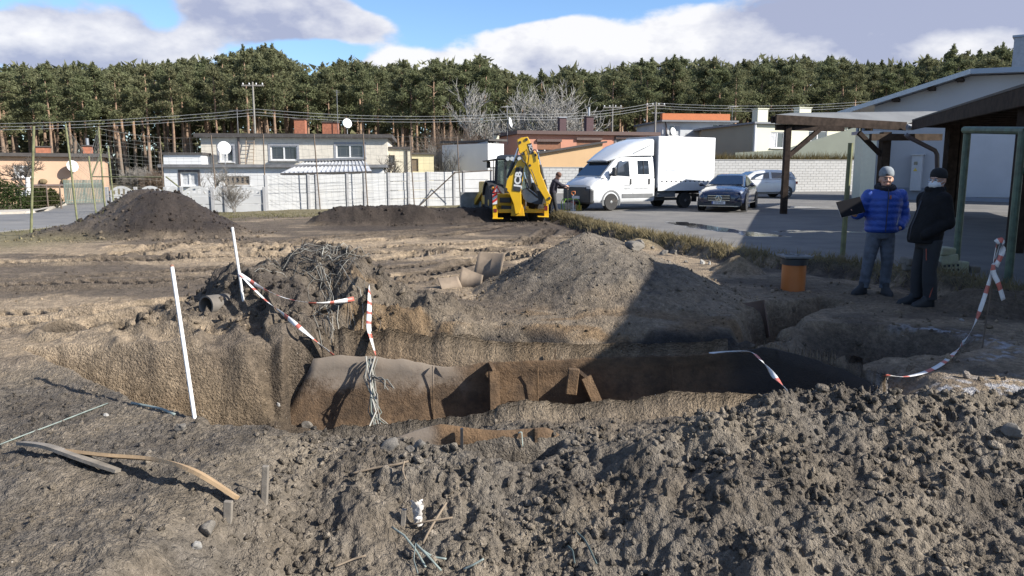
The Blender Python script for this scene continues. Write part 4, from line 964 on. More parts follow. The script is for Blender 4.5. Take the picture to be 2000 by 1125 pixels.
for (u, d, row) in slots:
    i = rt.randrange(6); o = PROT[i] if not used[i] else copy_tree(PROT[i]); used[i] = True
    p = PX(u, 338, d); z = TZ(p.x, d) - .1; ztop = PX(u, float(top_line(u)) + rt.uniform(-4, 17) + (8 if row < 2 else 0), d).z
    o.location = (p.x, d, z); Hs = (15.5, 16.5, 14.5, 17, 15, 16)[i]; s = (ztop - z) / Hs
    o.scale = (s * rt.uniform(1.0, 1.3), s * rt.uniform(1.0, 1.3), s); o.rotation_euler.z = rt.uniform(0, 6.28)
    tag(o, LBL[i], 'tree', 'pines of the wood: ' + ('orange trunked', 'slim', 'broad', 'slender', 'low branched', 'flat crowned')[i])
for (u, vt, d) in ((485, 100, 82), (545, 98, 83), (940, 117, 86), (1935, 95, 90), (1312, 118, 85), (1845, 98, 90)):       # trees that stand out of the outline
    o = copy_tree(PROT[3]); p = PX(u, 338, d); z = TZ(p.x, d); s = (PX(u, vt, d).z - z) / 17; o.location = (p.x, d, z); o.scale = (s, s, s); o.rotation_euler.z = u
    tag(o, LBL[3], 'tree', 'pines of the wood: slender')
def deep_wood():
    rs = np.random.default_rng(3); cs = []; rr = []
    for u in np.arange(-420, 2440, 21):
        for s_ in np.linspace(0, 1, 12):
            uu = u + rs.normal() * 9; d = 120 + 20 * rs.random(); p = PX(uu, 338, d); hi = PX(uu, float(top_line(uu)) + 16, d).z; cs.append((p.x, d, .6 + (hi - .6) * s_ + rs.normal() * .5)); w = 1.5 + .9 * rs.random(); rr.append((w, w, w * .8))
    V = tri_cloud(cs, rr, 80, 1.05, rs)
    tag(link('pine_wood', tri_mesh('pine_wood', V, NEEDLE)), 'dense dark pine wood that closes the view behind the tree trunks', 'wood', kind='stuff')
    # thin brushwood on the forest floor
    cs = []; rr = []
    for k in range(260):
        u = -420 + 2850 * rs.random(); d = 80 + 40 * rs.random(); p = PX(u, 338, d); w = .6 + .8 * rs.random(); cs.append((p.x, d, TZ(p.x, d) + w * .7)); rr.append((w * 1.2, w, w))
    tag(link('undergrowth', tri_mesh('undergrowth', tri_cloud(cs, rr, 60, .55, rs, .8), leaf_mat('brushwood', (.085, .062, .042), (.06, .06, .03)))), 'low brown undergrowth among the pine trunks', 'undergrowth', kind='stuff')
deep_wood()
# ---- bare trees and shrubs
BIRCH = M('pale bark', (.42, .40, .37), .85, var=.2, scale=2, dirt=.3, dcol=(.16, .14, .12)); TWIG = M('brown twigs', (.20, .145, .105), .9, var=.25, scale=2); GREYT = M('grey twigs', (.27, .245, .215), .9, var=.2, scale=2)
def grow(b, p, d, L, r, depth, rs, spread, up=.12, kids=3, nmin=.004):
    n = 3; pts = [Vector(p)]; dv = Vector(d).normalized()
    for k in range(n):
        dv = (dv + Vector(rs.normal(size=3) * .13) + Vector((0, 0, up * .4))).normalized(); pts.append(pts[-1] + dv * (L / n))
    b.tube(pts, [r, r * .88, r * .74, r * .6], 6 if r > .05 else (4 if r > .015 else 3), caps=False)
    if depth == 0: return
    for k in range(kids + (1 if rs.random() < .4 else 0)):
        i = 1 + int(rs.random() * 2.99); a = rs.random() * 6.283; x = dv.orthogonal().normalized(); y = dv.cross(x)
        s = spread * (.6 + .7 * rs.random()); nd = (dv + (x * math.cos(a) + y * math.sin(a)) * s + Vector((0, 0, up))).normalized()
        grow(b, pts[i], nd, L * (.60 + .22 * rs.random()), max(nmin, r * (.48 + .14 * rs.random())), depth - 1, rs, spread, up, kids, nmin)
def bare_tree(name, label, u, d, vtop, mat, spread=.55, depth=4, seed=1, r=.16, stems=1, crown_low=.3, z=None, kids=3, cat='tree', nmin=.012, scale_w=1.):
    p = PX(u, 338, d); z = TZ(p.x, d) if z is None else z; H = PX(u, vtop, d).z - z; rs = np.random.default_rng(seed)
    t = thing(name, label, cat, (p.x, d, z)); b = MB(); tw = MB(); base = H * crown_low
    for s in range(stems):
        a = 6.283 * s / max(1, stems) + rs.random(); lean = 0 if stems == 1 else .35
        e = Vector((math.cos(a) * lean * base, math.sin(a) * lean * base, base)); st = Vector((math.cos(a), math.sin(a), 0)) * (0 if stems == 1 else r * 1.2)
        b.tube([st - Vector((0, 0, .2)), st + (e - st) * .5 + Vector((.05, 0, 0)), e], [r * 1.15, r * .95, r * .8], 8)
        for k in range(kids + 1):
            aa = rs.random() * 6.283; dd = Vector((math.cos(aa) * spread, math.sin(aa) * spread, 1)) if k else Vector((.1, 0, 1))
            grow(tw, e - Vector((0, 0, base * .12 * k)), dd, (H - base) * .40, r * .6, depth, rs, spread, .12, kids, nmin)
    zs = max(v[2] for v in tw.v); f = (H - base) / max(.1, zs - base)
    tw.v = [(v[0] * min(1.2, f) * scale_w, v[1] * min(1.2, f), base + (v[2] - base) * f if v[2] > base else v[2]) for v in tw.v]
    b.build('trunk', mat, t, smooth=True); tw.build('crown', mat, t, smooth=True, fix=False); return t
bare_tree('bare_tree', 'slender pale bare tree standing alone before the pines by the white shed house', 925, 72, 148, BIRCH, .5, 4, 21, .17, 1, .42, nmin=.022)
bare_tree('bare_tree', 'leaning pale bare tree with forked crown behind the orange house', 1056, 70, 152, BIRCH, .6, 4, 22, .17, 2, .25, nmin=.022)
bare_tree('bare_tree', 'wide bare tree with pale spreading crown behind the orange house chimneys', 1098, 69, 155, BIRCH, .68, 4, 23, .19, 2, .22, nmin=.022, scale_w=1.1)
bare_tree('bare_tree', 'small bare birch among the pines right of the white shed house', 965, 74, 215, BIRCH, .45, 3, 24, .10, 1, .4, nmin=.02)
for k, (u, d, vt, m, lb) in enumerate(((868, 62, 232, TWIG, 'tall brown leafless shrub beside the yellowish outbuilding'), (905, 64, 240, TWIG, 'reddish brown thicket shrub beneath the pale slender tree'), (842, 58, 280, GREYT, 'grey bare shrub above the concrete fence by the outbuilding'), (884, 56, 275, GREYT, 'tangled grey shrub above the far end of the concrete fence'), (915, 57, 290, GREYT, 'low grey twiggy shrub against the shade-toned shed wall'),
                                   (300, 58, 325, TWIG, 'low brown shrub between the peach house and white house'), (272, 60, 320, GREYT, 'grey brown bush beside the peach house side wall'), (1290, 60, 262, GREYT, 'small bare shrub between orange house and parapet house'))):
    bare_tree('shrub', lb, u, d, vt, m, .75, 3, 40 + k, .05, 5, .12, kids=4, cat='shrub', nmin=.012)
bare_tree('garden_tree', 'round pruned bare fruit tree beside the white house canopy', 762, 43.5, 299, M('dark bark', (.10, .085, .07), .9), .95, 3, 61, .10, 1, .45, z=-.3, kids=4, nmin=.01, cat='tree')
bare_tree('garden_tree', 'thin bare tree in front of the white wall between its lower windows', 432, 39.6, 318, GREYT, .7, 3, 62, .05, 2, .3, z=-.2, kids=3, nmin=.008, cat='tree')
bare_tree('garden_tree', 'bare garden tree with whitewashed trunk before the peach house', 53, 38.5, 300, M('dark bark', (.10, .085, .07), .9), .9, 4, 63, .09, 1, .42, z=0, kids=3, nmin=.008, scale_w=1.25)
bare_tree('fence_shrub', 'leafless shrub growing against the low balustrade fence', 452, 33.0, 352, GREYT, .8, 3, 64, .02, 4, .2, z=-.02, kids=3, cat='shrub', nmin=.006)
b = MB(); p = PX(53, 338, 38.5); b.tube([(p.x - .1, 38.45, 0), (p.x, 38.45, .9), (p.x + .03, 38.45, 1.5)], [.13, .115, .10], 10); o = b.build('tree_guard', FRAMEW); tag(o, 'white painted sleeve round the garden tree trunk', 'trunk guard')
THUJA = leaf_mat('thuja', (.040, .055, .022), (.075, .060, .025))
def bush(name, label, u, d, vtop, w, mat, seed, cone=False, z=.08, n=60):
    rs = np.random.default_rng(seed); p = PX(u, 338, d); H = PX(u, vtop, d).z - z; t = thing(name, label, 'shrub', (p.x, d, z)); cs = []; rr = []
    for k in range(26):
        s = (k + .5) / 26; ww = w * (math.sin(math.pi * min(1, s * .8 + .25)) if cone else (1 - .5 * s * s)); a = rs.random() * 6.28
        cs.append((math.cos(a) * ww * .45, math.sin(a) * ww * .45, H * (.06 + .86 * s))); q = .12 + ww * .42; rr.append((q, q, q * .9))
    b = MB(); b.tube([(0, 0, -.1), (0, 0, H * .8)], [.06, .02], 6); b.build('stem', BARKP, t); link('foliage', tri_mesh('foliage', tri_cloud(cs, rr, n, .10, rs, .6), mat), t)
bush('conifer', 'rusty conical evergreen next to the whitewashed tree', 66, 36.8, 367, .55, THUJA, 71, True); bush('conifer', 'tallest of the rounded evergreens behind the low wire fence', 79, 37.2, 365, .6, THUJA, 72, True); bush('conifer', 'slim evergreen at the corner of the low wire fence', 97, 37.6, 369, .5, THUJA, 73, True)
bush('hedge_shrub', 'dark bushy shrub at the garden corner by the road', 8, 34.8, 357, 1.1, THUJA, 74, False, n=110); bush('hedge_shrub', 'low clipped evergreen before the peach house basement window', 46, 36, 388, .6, THUJA, 75, False)
# low wire fence in front of the evergreens and palisade gate
def post_fence(name, label, pts, top, n_wires, mat, r=.03):
    t = thing(name, label, 'fence', pts[0])
    o = Vector(pts[0])
    for p in pts: b = MB(); q = Vector(p) - o; b.tube([q - Vector((0, 0, .2)), q + Vector((0, 0, top))], r, 8); b.build('post', mat, t)
    for k in range(n_wires):
        b = MB(); zz = .1 + (top - .15) * k / max(1, n_wires - 1); b.tube([Vector(p) - o + Vector((0, 0, zz)) for p in pts], .006 if k < n_wires - 1 else .018, 4); b.build('wire', mat, t)
RUST = M('rusty steel', (.16, .12, .09), .8, var=.25, scale=5)
post_fence('wire_fence', 'low rusty wire fence along the pale pavement strip', [PX(u, 338, d).xy.to_3d() + Vector((0, 0, .1)) for u, d in ((-30, 34.0), (34, 35.2), (88, 36.2), (114, 36.8))], 1.0, 5, RUST, .035)
def palisade(name, label, P, Q, h, n, mat):
    t = thing(name, label, 'gate', P); v = Vector(Q) - Vector(P); b = MB()
    

    for zz in (.25, h - .2): b = MB(); b.bar((0, 0, zz), v + Vector((0, 0, zz)), .04, .05); b.build('rail', mat, t)
    for k in range(n): s = k / (n - 1); b = MB(); b.bar(v * s + Vector((0, -.04, .08)), v * s + Vector((0, -.04, h)), .07 if k in (0, n // 2, n - 1) else .045, .03, up=(0, 1, 0)); b.build('picket', mat, t)
palisade('palisade_gate', 'grey green palisade gate across the end of the side road', PX(124, 338, 41).xy.to_3d() + Vector((0, 0, .0)), PX(198, 338, 42.5).xy.to_3d(), 1.35, 26, M('grey green paint', (.24, .29, .25), .6))
# ---- tall net fence along the site
GPOST = M('mossy steel', (.20, .205, .10), .75, var=.3, scale=6, dirt=.3, dcol=(.12, .09, .05))
def pole(name, label, u0, v0, u1, v1, z0, r=.035, mat=None, arm=None):
    b0 = GP(u0, v0, z0); d = b0.y; tp = PX(u1, v1, d); t = thing(name, label, 'pole', b0); b = MB(); b.tube([(0, 0, -.3), tp - b0], r, 8); b.build('post', mat or GPOST, t); return b0, tp, t
poles = []
for (u0, v0, u1, v1, lb) in ((58, 461, 66, 246, 'tallest mossy net pole beside the edge of the side road'), (152, 436, 128, 242, 'leaning mossy net pole between the road and dark heap'), (189, 424, 173, 305, 'short leaning net pole left of the dark heap with stay'), (206, 418, 192, 247, 'braced mossy corner pole behind the dark heap'), (224, 416, 211, 285, 'bent mossy pole standing with the braced corner pole'),
                             (322, 412, 312, 266, 'net pole before the corner of the white house'), (425, 411, 412, 264, 'net pole before the balustrade fence'), (519, 411, 514, 262, 'net pole at the start of the tall plain fence'), (626, 410, 613, 262, 'net pole before the twin blue windows'), (719, 407, 709, 259, 'net pole before the tin canopy end'), (810, 404, 800, 264, 'net pole behind the low dark soil bank'), (900, 402, 893, 266, 'net pole near the far end of the plain fence')):
    poles.append(pole('net_pole', lb, u0, v0, u1, v1, 0.0, .034 if u0 < 240 else .030, GPOST if u0 < 240 else RUST))
def net(label, idx, z_lo=.0, cols=26):
    P = [poles[i] for i in idx]; t = thing('wire_net', label, 'net', P[0][0]); o = P[0][0]; b = MB(); W = M('thin wire', (.20, .20, .19), .6)
    for a, c in zip(P[:-1], P[1:]):
        n = max(6, int((c[0] - a[0]).length / .30))
        for k in range(15):
            s = k / 14; p0 = a[0].lerp(a[1], .08 + .9 * s) - o; p1 = c[0].lerp(c[1], .08 + .9 * s) - o; sag = .09 * math.sin(k * 2.1) + .12 * (k == 14)
            b.tube([p0, p0.lerp(p1, .25) - Vector((0, 0, sag * .75)), p0.lerp(p1, .5) - Vector((0, 0, sag)), p0.lerp(p1, .75) - Vector((0, 0, sag * .75)), p1], .0045 if k < 14 else .008, 3, caps=False)
        for k in range(n): s = k / n; b.tube([a[0].lerp(c[0], s) - o + Vector((0, 0, .2)), a[1].lerp(c[1], s) - o - Vector((0, 0, .05))], .0032, 3, caps=False)
    tag(b.build('mesh_wires', W, t, fix=False), kind='stuff')
net('sagging thin wire net hung on the poles before the white house', [5, 6, 7, 8, 9, 10, 11])
net('torn thin wire net at the corner poles by the dark heap', [1, 2, 3, 5])
t = thing('brace_bar', 'diagonal mossy stay rising to the braced corner pole', 'brace', poles[3][0]); b = MB(); o_ = poles[3][0]
b.tube([PX(179, 345, o_.y) - o_, PX(201, 290, o_.y) - o_], .03, 6); b.build('stay', GPOST, t); b = MB(); b.tube([PX(178, 345, o_.y) - o_, PX(316, 346, 31) - o_], .025, 6); b.build('cross_bar', GPOST, t)
t = thing('brace_bar', 'diagonal rusty stay leaning on the plain fence near the digger', 'brace', GP(818, 403, 0)); o_ = GP(818, 403, 0); b = MB(); b.tube([(0, 0, 0), PX(889, 337, o_.y) - o_], .035, 6); b.build('stay', RUST, t); b = MB(); b.tube([PX(886, 337, o_.y) - o_, PX(962, 333, o_.y) - o_], .03, 6); b.build('cross_bar', RUST, t)
t = thing('brace_bar', 'diagonal rusty stay before the low balustrade fence', 'brace', GP(408, 411, 0)); o_ = GP(408, 411, 0); b = MB(); b.tube([(0, 0, 0), PX(324, 345, o_.y) - o_], .035, 6); b.build('stay', GPOST, t)
b = MB(); b.box((0, 0, .2), (.9, .4, .45), Matrix.Rotation(.1, 3, 'Z')); o = b.build('concrete_block', CONC, bevel=.03); o.location = GP(424, 412, 0); tag(o, 'pale concrete footing block at the foot of the stay', 'block')
# ---- power lines
def power_pole(label, u, d, vt, r=.10, z=0):
    p = PX(u, 338, d); zt = PX(u, vt, d).z; t = thing('power_pole', label, 'utility pole', (p.x, d, z)); b = MB(); b.tube([(0, 0, -.3), (0, 0, zt - z)], [r * 1.2, r * .8], 8); b.build('pole', M('grey wood', (.30, .28, .25), .85), t)
    b = MB(); b.bar((-.8, 0, zt - z - .25), (.8, 0, zt - z - .25), .08, .1); b.build('crossarm', M('grey wood', (.30, .28, .25), .85), t)
    for k in (-.7, -.25, .25, .7): b = MB(); b.lathe([(.03, 0), (.05, .04), (.05, .1), (.02, .14)], 8, 'z', (k, 0, zt - z - .2)); b.build('insulator', FRAMEW, t)
    return Vector((p.x, d, zt - .12))
pp = [power_pole('slim power pole rising behind the white house roof', 502, 56, 160, .08), power_pole('grey power pole behind the orange house end wall', 1277, 64, 200, .09), power_pole('thin power pole left of the parapet house', 1194, 66, 204, .07)]
ends = [PX(-220, 242, 52), PX(502, 213, 56), PX(1000, 222, 60), PX(1277, 201, 64), PX(1720, 196, 66), PX(2300, 190, 66)]
for k, dz in enumerate((0, -.22, -.42)):
    t = None; b = MB(); pts = []
    for a, c in zip(ends[:-1], ends[1:]):
        for s in range(8): q = s / 8; pts.append(a.lerp(c, q) + Vector((0, 0, dz - .35 * 4 * q * (1 - q))))
    o = b.tube(pts, .013, 4).build('power_line', M('cable grey', (.45, .46, .47), .6)); tag(o, 'overhead power line strung in front of the pine wood', 'cable', 'parallel overhead power lines')
# ================================================================ timber canopy, hall
TIMB = M('dark timber', (.050, .037, .030), .95, var=.35, scale=5, bump=.006, bscale=30, spec=.1); TIMB2 = M('weathered timber', (.070, .052, .040), .95, var=.3, scale=4, bump=.006, bscale=30, spec=.1); FELT = M('canopy felt', (.17, .175, .18), .85, var=.12, scale=1.2)
t = thing('timber_canopy', 'dark timber canopy with low sloping felt roof and braced posts in the yard', 'canopy', (0, 0, 0))
pA = GP(1530, 418, .16); dA = pA.y - .4
A0 = PX(1514, 233, dA); B0 = PX(1768, 247, 31.0); BK0 = PX(1545, 220.5, dA + 2.6); BK1 = PX(1834, 217, 34.5)
def slab(name, pts, th, mat, parent):
    b = MB(); n = len(pts); vs = [Vector(p) for p in pts]; b.add(vs + [p - Vector((0, 0, th)) for p in vs], [tuple(range(n)), tuple(range(n, 2 * n))[::-1]] + [(i, (i + 1) % n, n + (i + 1) % n, n + i) for i in range(n)]); return b.build(name, mat, parent)
up_ = Vector((0, 0, .17))
slab('roof_deck', [A0 + up_, B0 + up_, BK1, BK0], .10, FELT, t)
b = MB(); b.bar(A0 - Vector((0, .06, 0)), B0 - Vector((0, .06, 0)), .08, .33); b.build('eave_beam', TIMB, t, bevel=.01)
b = MB(); b.bar(A0 + Vector((-.05, .2, 0)), BK0 - up_, .08, .26); b.build('verge_board', TIMB, t)
for s in np.linspace(.06, .96, 9):
    b = MB(); p = A0.lerp(B0, s); q = BK0.lerp(BK1, s); b.bar(p + Vector((0, .05, .02)), q - Vector((0, 0, .20)), .09, .18); b.build('rafter', TIMB, t)
pz = .14
def post(p, zt, w=.22, mat=TIMB): b = MB(); b.box((p[0], p[1], (zt + pz) / 2), (w, w, zt - pz)); return b.build('post', mat, t, bevel=.012)
post(pA, A0.z - .22); 
b = MB(); d_ = (B0 - A0).normalized(); b.bar((pA.x - .45, pA.y, A0.z - .27), (pA.x + 2.3, pA.y + .5, A0.z - .29), .16, .2); b.build('plate_beam', TIMB, t)
b = MB(); b.bar((pA.x + .05, pA.y, A0.z - 1.35), (pA.x + 1.35, pA.y + .3, A0.z - .3), .14, .16); b.build('brace', TIMB, t)
p2 = PX(1727, 300, 30.5); p2.z = pz
post(p2, B0.z - .25, .34, TIMB2)
b = MB(); b.bar((p2.x, p2.y, B0.z - 1.25), (p2.x - 1.15, p2.y - .2, B0.z - .28), .14, .16); b.build('brace', TIMB, t)
# near wing: its eave comes forward past the frame
E1, B1, N1 = Vector((8.85, 13.0, 3.05)), B0 + Vector((.05, -.5, .02)), None
dv = (E1 - B1); N1 = B1 + dv * ((8.2 - B1.y) / dv.y)
rt_ = Vector((7.5, -2.2, -.30))
slab('wing_roof', [N1 + up_, B1 + up_, B1 + rt_ + up_, N1 + rt_ + up_], .10, FELT, t)
b = MB(); b.bar(N1, B1, .09, .36); b.build('wing_eave_beam', TIMB2, t, bevel=.01)
b = MB(); b.bar(N1 + Vector((.0, -.06, .19)), B1 + Vector((0, -.06, .19)), .16, .05); b.build('roof_edge_trim', M('black trim', (.03, .03, .03), .6), t)
for s in np.linspace(.02, .98, 18):
    b = MB(); p = N1.lerp(B1, s); b.bar(p + Vector((.06, 0, .0)), p + rt_ - Vector((0, 0, .06)), .09, .18); b.build('rafter', TIMB, t)
for (u, vb, w, m) in ((1846, 424, .34, TIMB), (1866, 424, .26, TIMB2), (1988, 432, .24, TIMB), (1776, 410, .12, TIMB)):
    g = GP(u, vb, .16); s = (g.y - B1.y) / dv.y if dv.y else 0; zt = 3.4
    if u == 1776: continue
    post(g, zt + .25, w, m)
g = GP(1846, 424, .16); b = MB(); b.tube([PX(1769, 262, g.y - .3), PX(1775, 268, g.y - .3), PX(1826, 294, g.y - .3), PX(1830, 302, g.y - .3), PX(1832, 424, g.y - .3)], .075, 10); b.build('gutter_pipe', M('brown gutter', (.14, .11, .11), .4), t, smooth=True)
b = MB(); b.tube([B0 + Vector((-.1, -.35, -.05)), B0 + Vector((.15, -.35, -.05))], .12, 12); b.build('gutter_end', M('gutter grey', (.45, .46, .48), .4), t)
b = MB(); p = PX(1700, 268, 30); q = PX(1838, 268, 31); b.bar(p, q, .14, .26); b.build('tie_beam', TIMB2, t)
post(N1 + Vector((.3, .2, 0)), N1.z, .24, TIMB); post(N1.lerp(B1, .30) + Vector((.3, 0, 0)), N1.z + .1, .24, TIMB)
# brick outbuilding beside the near end of the canopy, off to the right of the view
h = House('store_building', 'plain rendered store building beside the near end of the timber canopy', (6.98, 4.9), (13.5, 4.9), 'building', z0=0)
h.body(M('grey render', (.38, .40, .42), .9), 3.0, 4.0); h.roof(ROOFD, 3.0, 4.0, over=.02, th=.16)
b = MB(); b.box((2.2, -.03, 1.2), (1.0, .08, 2.1)); b.build('door', M('old door', (.16, .12, .08), .7), h.t)

# --- hall
HALL = M('hall render', (.50, .51, .54), .9, var=.05, scale=.5, bump=.004, bscale=60)
h = House('hall', 'large white gabled hall with grey metal roof behind the timber canopy', PX(1702, 300, 41.5).xy, (PX(1702, 300, 41.5).xy + Vector((.8, -.6)) * 16), 'hall', z0=.1)
e0 = h.L(1722, 200); rg = h.L(1898, 148)
b = MB(); W = h.w; zE = h.L(1702, 208)[1]
b.prism([(0, .1), (W, .1), (W, rg[1] - .4), (rg[0] + 1, rg[1] - .05), (rg[0], rg[1]), (0, zE)], 0, 5); b.build('wall', HALL, h.t)
ROOFM = M('grey metal roof', (.34, .38, .46), .35, metal=.5, var=.06, scale=1)
b = MB(); k = (rg[1] - zE) / rg[0]; x0 = -1.6; b.prism([(x0, zE + k * x0 + .02), (rg[0], rg[1] + .02), (W + .3, rg[1] - .35), (W + .3, rg[1] - .12), (rg[0], rg[1] + .26), (x0, zE + k * x0 + .24)], -.75, 5.3); rf_ = b.build('roof', ROOFM, h.t)
b = MB(); b.bar((x0 - .05, -.8, zE + k * x0 + .1), (rg[0], -.8, rg[1] + .12), .1, .22); b.build('verge_flashing', M('pale flashing', (.55, .58, .62), .4, metal=.4), rf_)
for s_ in (.25, .62, .9):
    b = MB(); b.box((rg[0] * s_, -.4, zE + k * rg[0] * s_ - .08), (.3, .7, .16)); b.build('purlin_end', TIMB, h.t)
c0 = h.L(1977, 135, 3); b = MB(); b.box((c0[0] + .5, 3, c0[1] + .4), (1.0, 1.0, 2.2)); o = b.build('chimney', M('grey sheet', (.36, .38, .42), .5, metal=.3), rf_); b = MB(); b.box((c0[0] + .5, 3, c0[1] + 1.56), (1.16, 1.16, .1)); b.build('chimney_cap', ROOFM, o)
PL = M('grey plinth', (.30, .33, .39), .85, var=.08, scale=1)
p0 = h.L(1742, 366); p1 = h.L(1912, 366); b = MB(); b.box(((0 + p1[0]) / 2, -.03, (p0[1] + .1) / 2), (p1[0], .05, p0[1] - .1)); b.build('plinth', PL, h.t)
p2_ = h.L(1990, 388); b = MB(); b.box(((p1[0] + W) / 2, -.03, (p2_[1] + .1) / 2), (W - p1[0], .04, p2_[1] - .1)); b.build('low_plinth', PL, h.t)
g0 = h.L(1896, 262); g1 = h.L(1976, 386); b = MB(); b.box(((g0[0] + g1[0]) / 2, -.035, (g0[1] + g1[1]) / 2), (g1[0] - g0[0], .05, g0[1] - g1[1])); b.build('sliding_door', M('door panel', (.58, .60, .64), .7, var=.05, scale=1), h.t)
# lit return wall at the far side
b = MB(); q0 = PX(1684, 300, 40.2); q1 = PX(1711, 300, 40.2); zl0 = PX(1684, 262, 40.2).z
t2 = thing('annex', 'narrow sunlit cream annex wall between steel posts and the hall', 'building', (q0.x, 40.2, .2)); b.prism([(0, 0), (q1.x - q0.x, 0), (q1.x - q0.x, zl0 - .2), (0, zl0 - .2)], 0, .9); b.build('wall', M('annex cream', (.80, .78, .62), .9, var=.04), t2)
b = MB(); b.box(((q1.x - q0.x) / 2, 0.5, zl0 - .12), (q1.x - q0.x + .3, 1.2, .16)); b.build('roof', ROOFM, t2)
for u in (1666, 1677):
    g = GP(u, 390, .2); b = MB(); b.tube([(0, 0, 0), (0, 0, PX(u, 246, g.y).z - .2)], .09, 12); b.lathe([(.22, 0), (.22, .05), (.1, .08)], 12); o = b.build('steel_post', M('blue grey steel', (.30, .36, .45), .45, metal=.3), smooth=30); o.location = g; tag(o, 'round blue grey steel post beside the sunlit annex wall', 'post', 'twin steel posts')
# electrical cabinet
ea = h.L(1779, 372); eb = h.L(1805, 303); t3 = thing('electric_cabinet', 'grey electrical cabinet with yellow warning sticker on the hall wall', 'cabinet', (0, 0, 0))
t3.location = h.t.location; t3.rotation_euler = h.t.rotation_euler
b = MB(); b.box(((ea[0] + eb[0]) / 2, -.2, (ea[1] + eb[1]) / 2), (eb[0] - ea[0], .38, eb[1] - ea[1])); b.build('box', M('cabinet grey', (.55, .57, .60), .5, var=.05), t3, bevel=.01)
b = MB(); b.box(((ea[0] + eb[0]) / 2, -.22, eb[1] + .03), (eb[0] - ea[0] + .12, .5, .06)); b.build('lid', M('cabinet grey', (.55, .57, .60), .5), t3)
b = MB(); b.box(((ea[0] + eb[0]) / 2 - .05, -.395, eb[1] - .42), (.16, .012, .16)); b.build('meter_window', GLASS, t3)
b = MB(); b.prism([(-.10, 0), (.10, 0), (0, .17)], -.40, -.392); b.xf(Matrix.Translation(((ea[0] + eb[0]) / 2 - .05, 0, eb[1] - .82))); b.build('warning_sticker', M('yellow sticker', (.75, .55, .08), .5), t3)
# green steel frame and loose poles at the yard edge
GRN = M('green pipe', (.105, .155, .105), .55, var=.35, scale=7, dirt=.35, dcol=(.13, .09, .06))
t4 = thing('goal_frame', 'mossy green steel gate frame standing at the edge of the yard', 'frame', GP(1866, 525, .15)); o_ = GP(1866, 525, .15); q = GP(1968, 556, .12); zt = PX(1884, 255, o_.y).z
def rel(p): return Vector(p) - o_
b = MB(); b.tube([(0, 0, -.3), (0, 0, zt - .15)], .055, 10); b.build('upright', GRN, t4, smooth=30); b = MB(); b.tube([rel(q) - Vector((0, 0, .3)), rel((q.x, q.y, zt - .1))], .055, 10); b.build('upright', GRN, t4, smooth=30)
b = MB(); b.tube([(-.05, 0, zt - .14), rel((q.x + .05, q.y, zt - .09))], .055, 10); b.build('crossbar', GRN, t4, smooth=30)
b = MB(); b.tube([rel((q.x, q.y, PX(1978, 330, q.y).z)), rel((q.x + .9, q.y - .3, PX(1978, 330, q.y).z - .35))], .045, 8); b.build('stay', GRN, t4, smooth=30)
o = MB().tube([(0, 0, -.3), (.02, 0, PX(1646, 280, GP(1645, 500, .12).y).z - .12)], .05, 8).build('stake', GPOST, smooth=30); o.location = GP(1645, 502, .12); tag(o, 'mossy steel stake behind the man in the blue jacket', 'stake')
# ================================================================ vehicles
TYRE = M('tyre rubber', (.035, .034, .034), .85, var=.2, scale=12, dirt=.5, dcol=(.12, .10, .08)); RIMS = M('rim silver', (.48, .49, .50), .35, metal=.7, var=.06); BLKP = M('black plastic', (.035, .036, .040), .55, var=.1); CHROME = M('chrome', (.95, .95, .95), .15, metal=1., var=.02)
DGLASS = M('car glass', (.035, .045, .06), .04, var=.15, scale=.8, spec=1.0, coat=.6); LAMP = M('headlamp glass', (.62, .66, .72), .12, var=.2, scale=20, spec=1., coat=1.); REDL = M('tail lamp', (.5, .03, .02), .3)
def wheel(t, c, r, w, rz=0., spokes=5, rim=RIMS, hub=None, rr=.66):
    """axis along local y; outer side is -y"""
    b = MB(); b.lathe([(r * rr, w * .46), (r * .93, w * .5), (r, w * .36), (r, -w * .36), (r * .93, -w * .5), (r * rr, -w * .46)], 30, 'y'); o = b.build('wheel', TYRE, t, smooth=35); o.location = c; o.rotation_euler.z = rz
    b = MB(); b.lathe([(r * rr, -w * .44), (r * rr * .92, -w * .42), (r * rr * .88, -w * .25), (.02, -w * .22)], 30, 'y'); b.build('rim', M('rim dark', (.10, .10, .11), .5, metal=.4) if spokes else rim, o, smooth=35)
    for k in range(spokes):
        a = 2 * math.pi * k / spokes; b = MB(); e = Vector((math.cos(a), 0, math.sin(a))); s = Vector((-math.sin(a), 0, math.cos(a)))
        b.add([e * r * .1 - s * r * .1 + Vector((0, -w * .40, 0)), e * r * .1 + s * r * .1 + Vector((0, -w * .40, 0)), e * r * rr * .97 + s * r * .055 + Vector((0, -w * .45, 0)), e * r * rr * .97 - s * r * .055 + Vector((0, -w * .45, 0))], [(0, 1, 2, 3)]); q = b.build('spoke', rim, o, fix=False); m_ = q.modifiers.new('s', 'SOLIDIFY'); m_.thickness = .02
    b = MB(); b.lathe([(r * .17, -w * .30), (r * .16, -w * .47), (r * .05, -w * .5)], 14, 'y'); b.build('hub_cap', hub or rim, o, smooth=35)
    return o
def loft(st, sec):
    """st: stations; sec(station) -> half section [(y,z)...] from bottom centre to top centre"""
    b = MB(); S_ = []
    for s in st:
        h_ = sec(s); full = [(s[0], y, z) for y, z in h_] + [(s[0], -y, z) for y, z in h_[::-1][1:-1]]; S_.append(full)
    n = len(S_[0]); b.add([p for q in S_ for p in q], [(i * n + k, i * n + (k + 1) % n, (i + 1) * n + (k + 1) % n, (i + 1) * n + k) for i in range(len(S_) - 1) for k in range(n)] + [tuple(range(n))[::-1], tuple((len(S_) - 1) * n + k for k in range(n))])
    return b
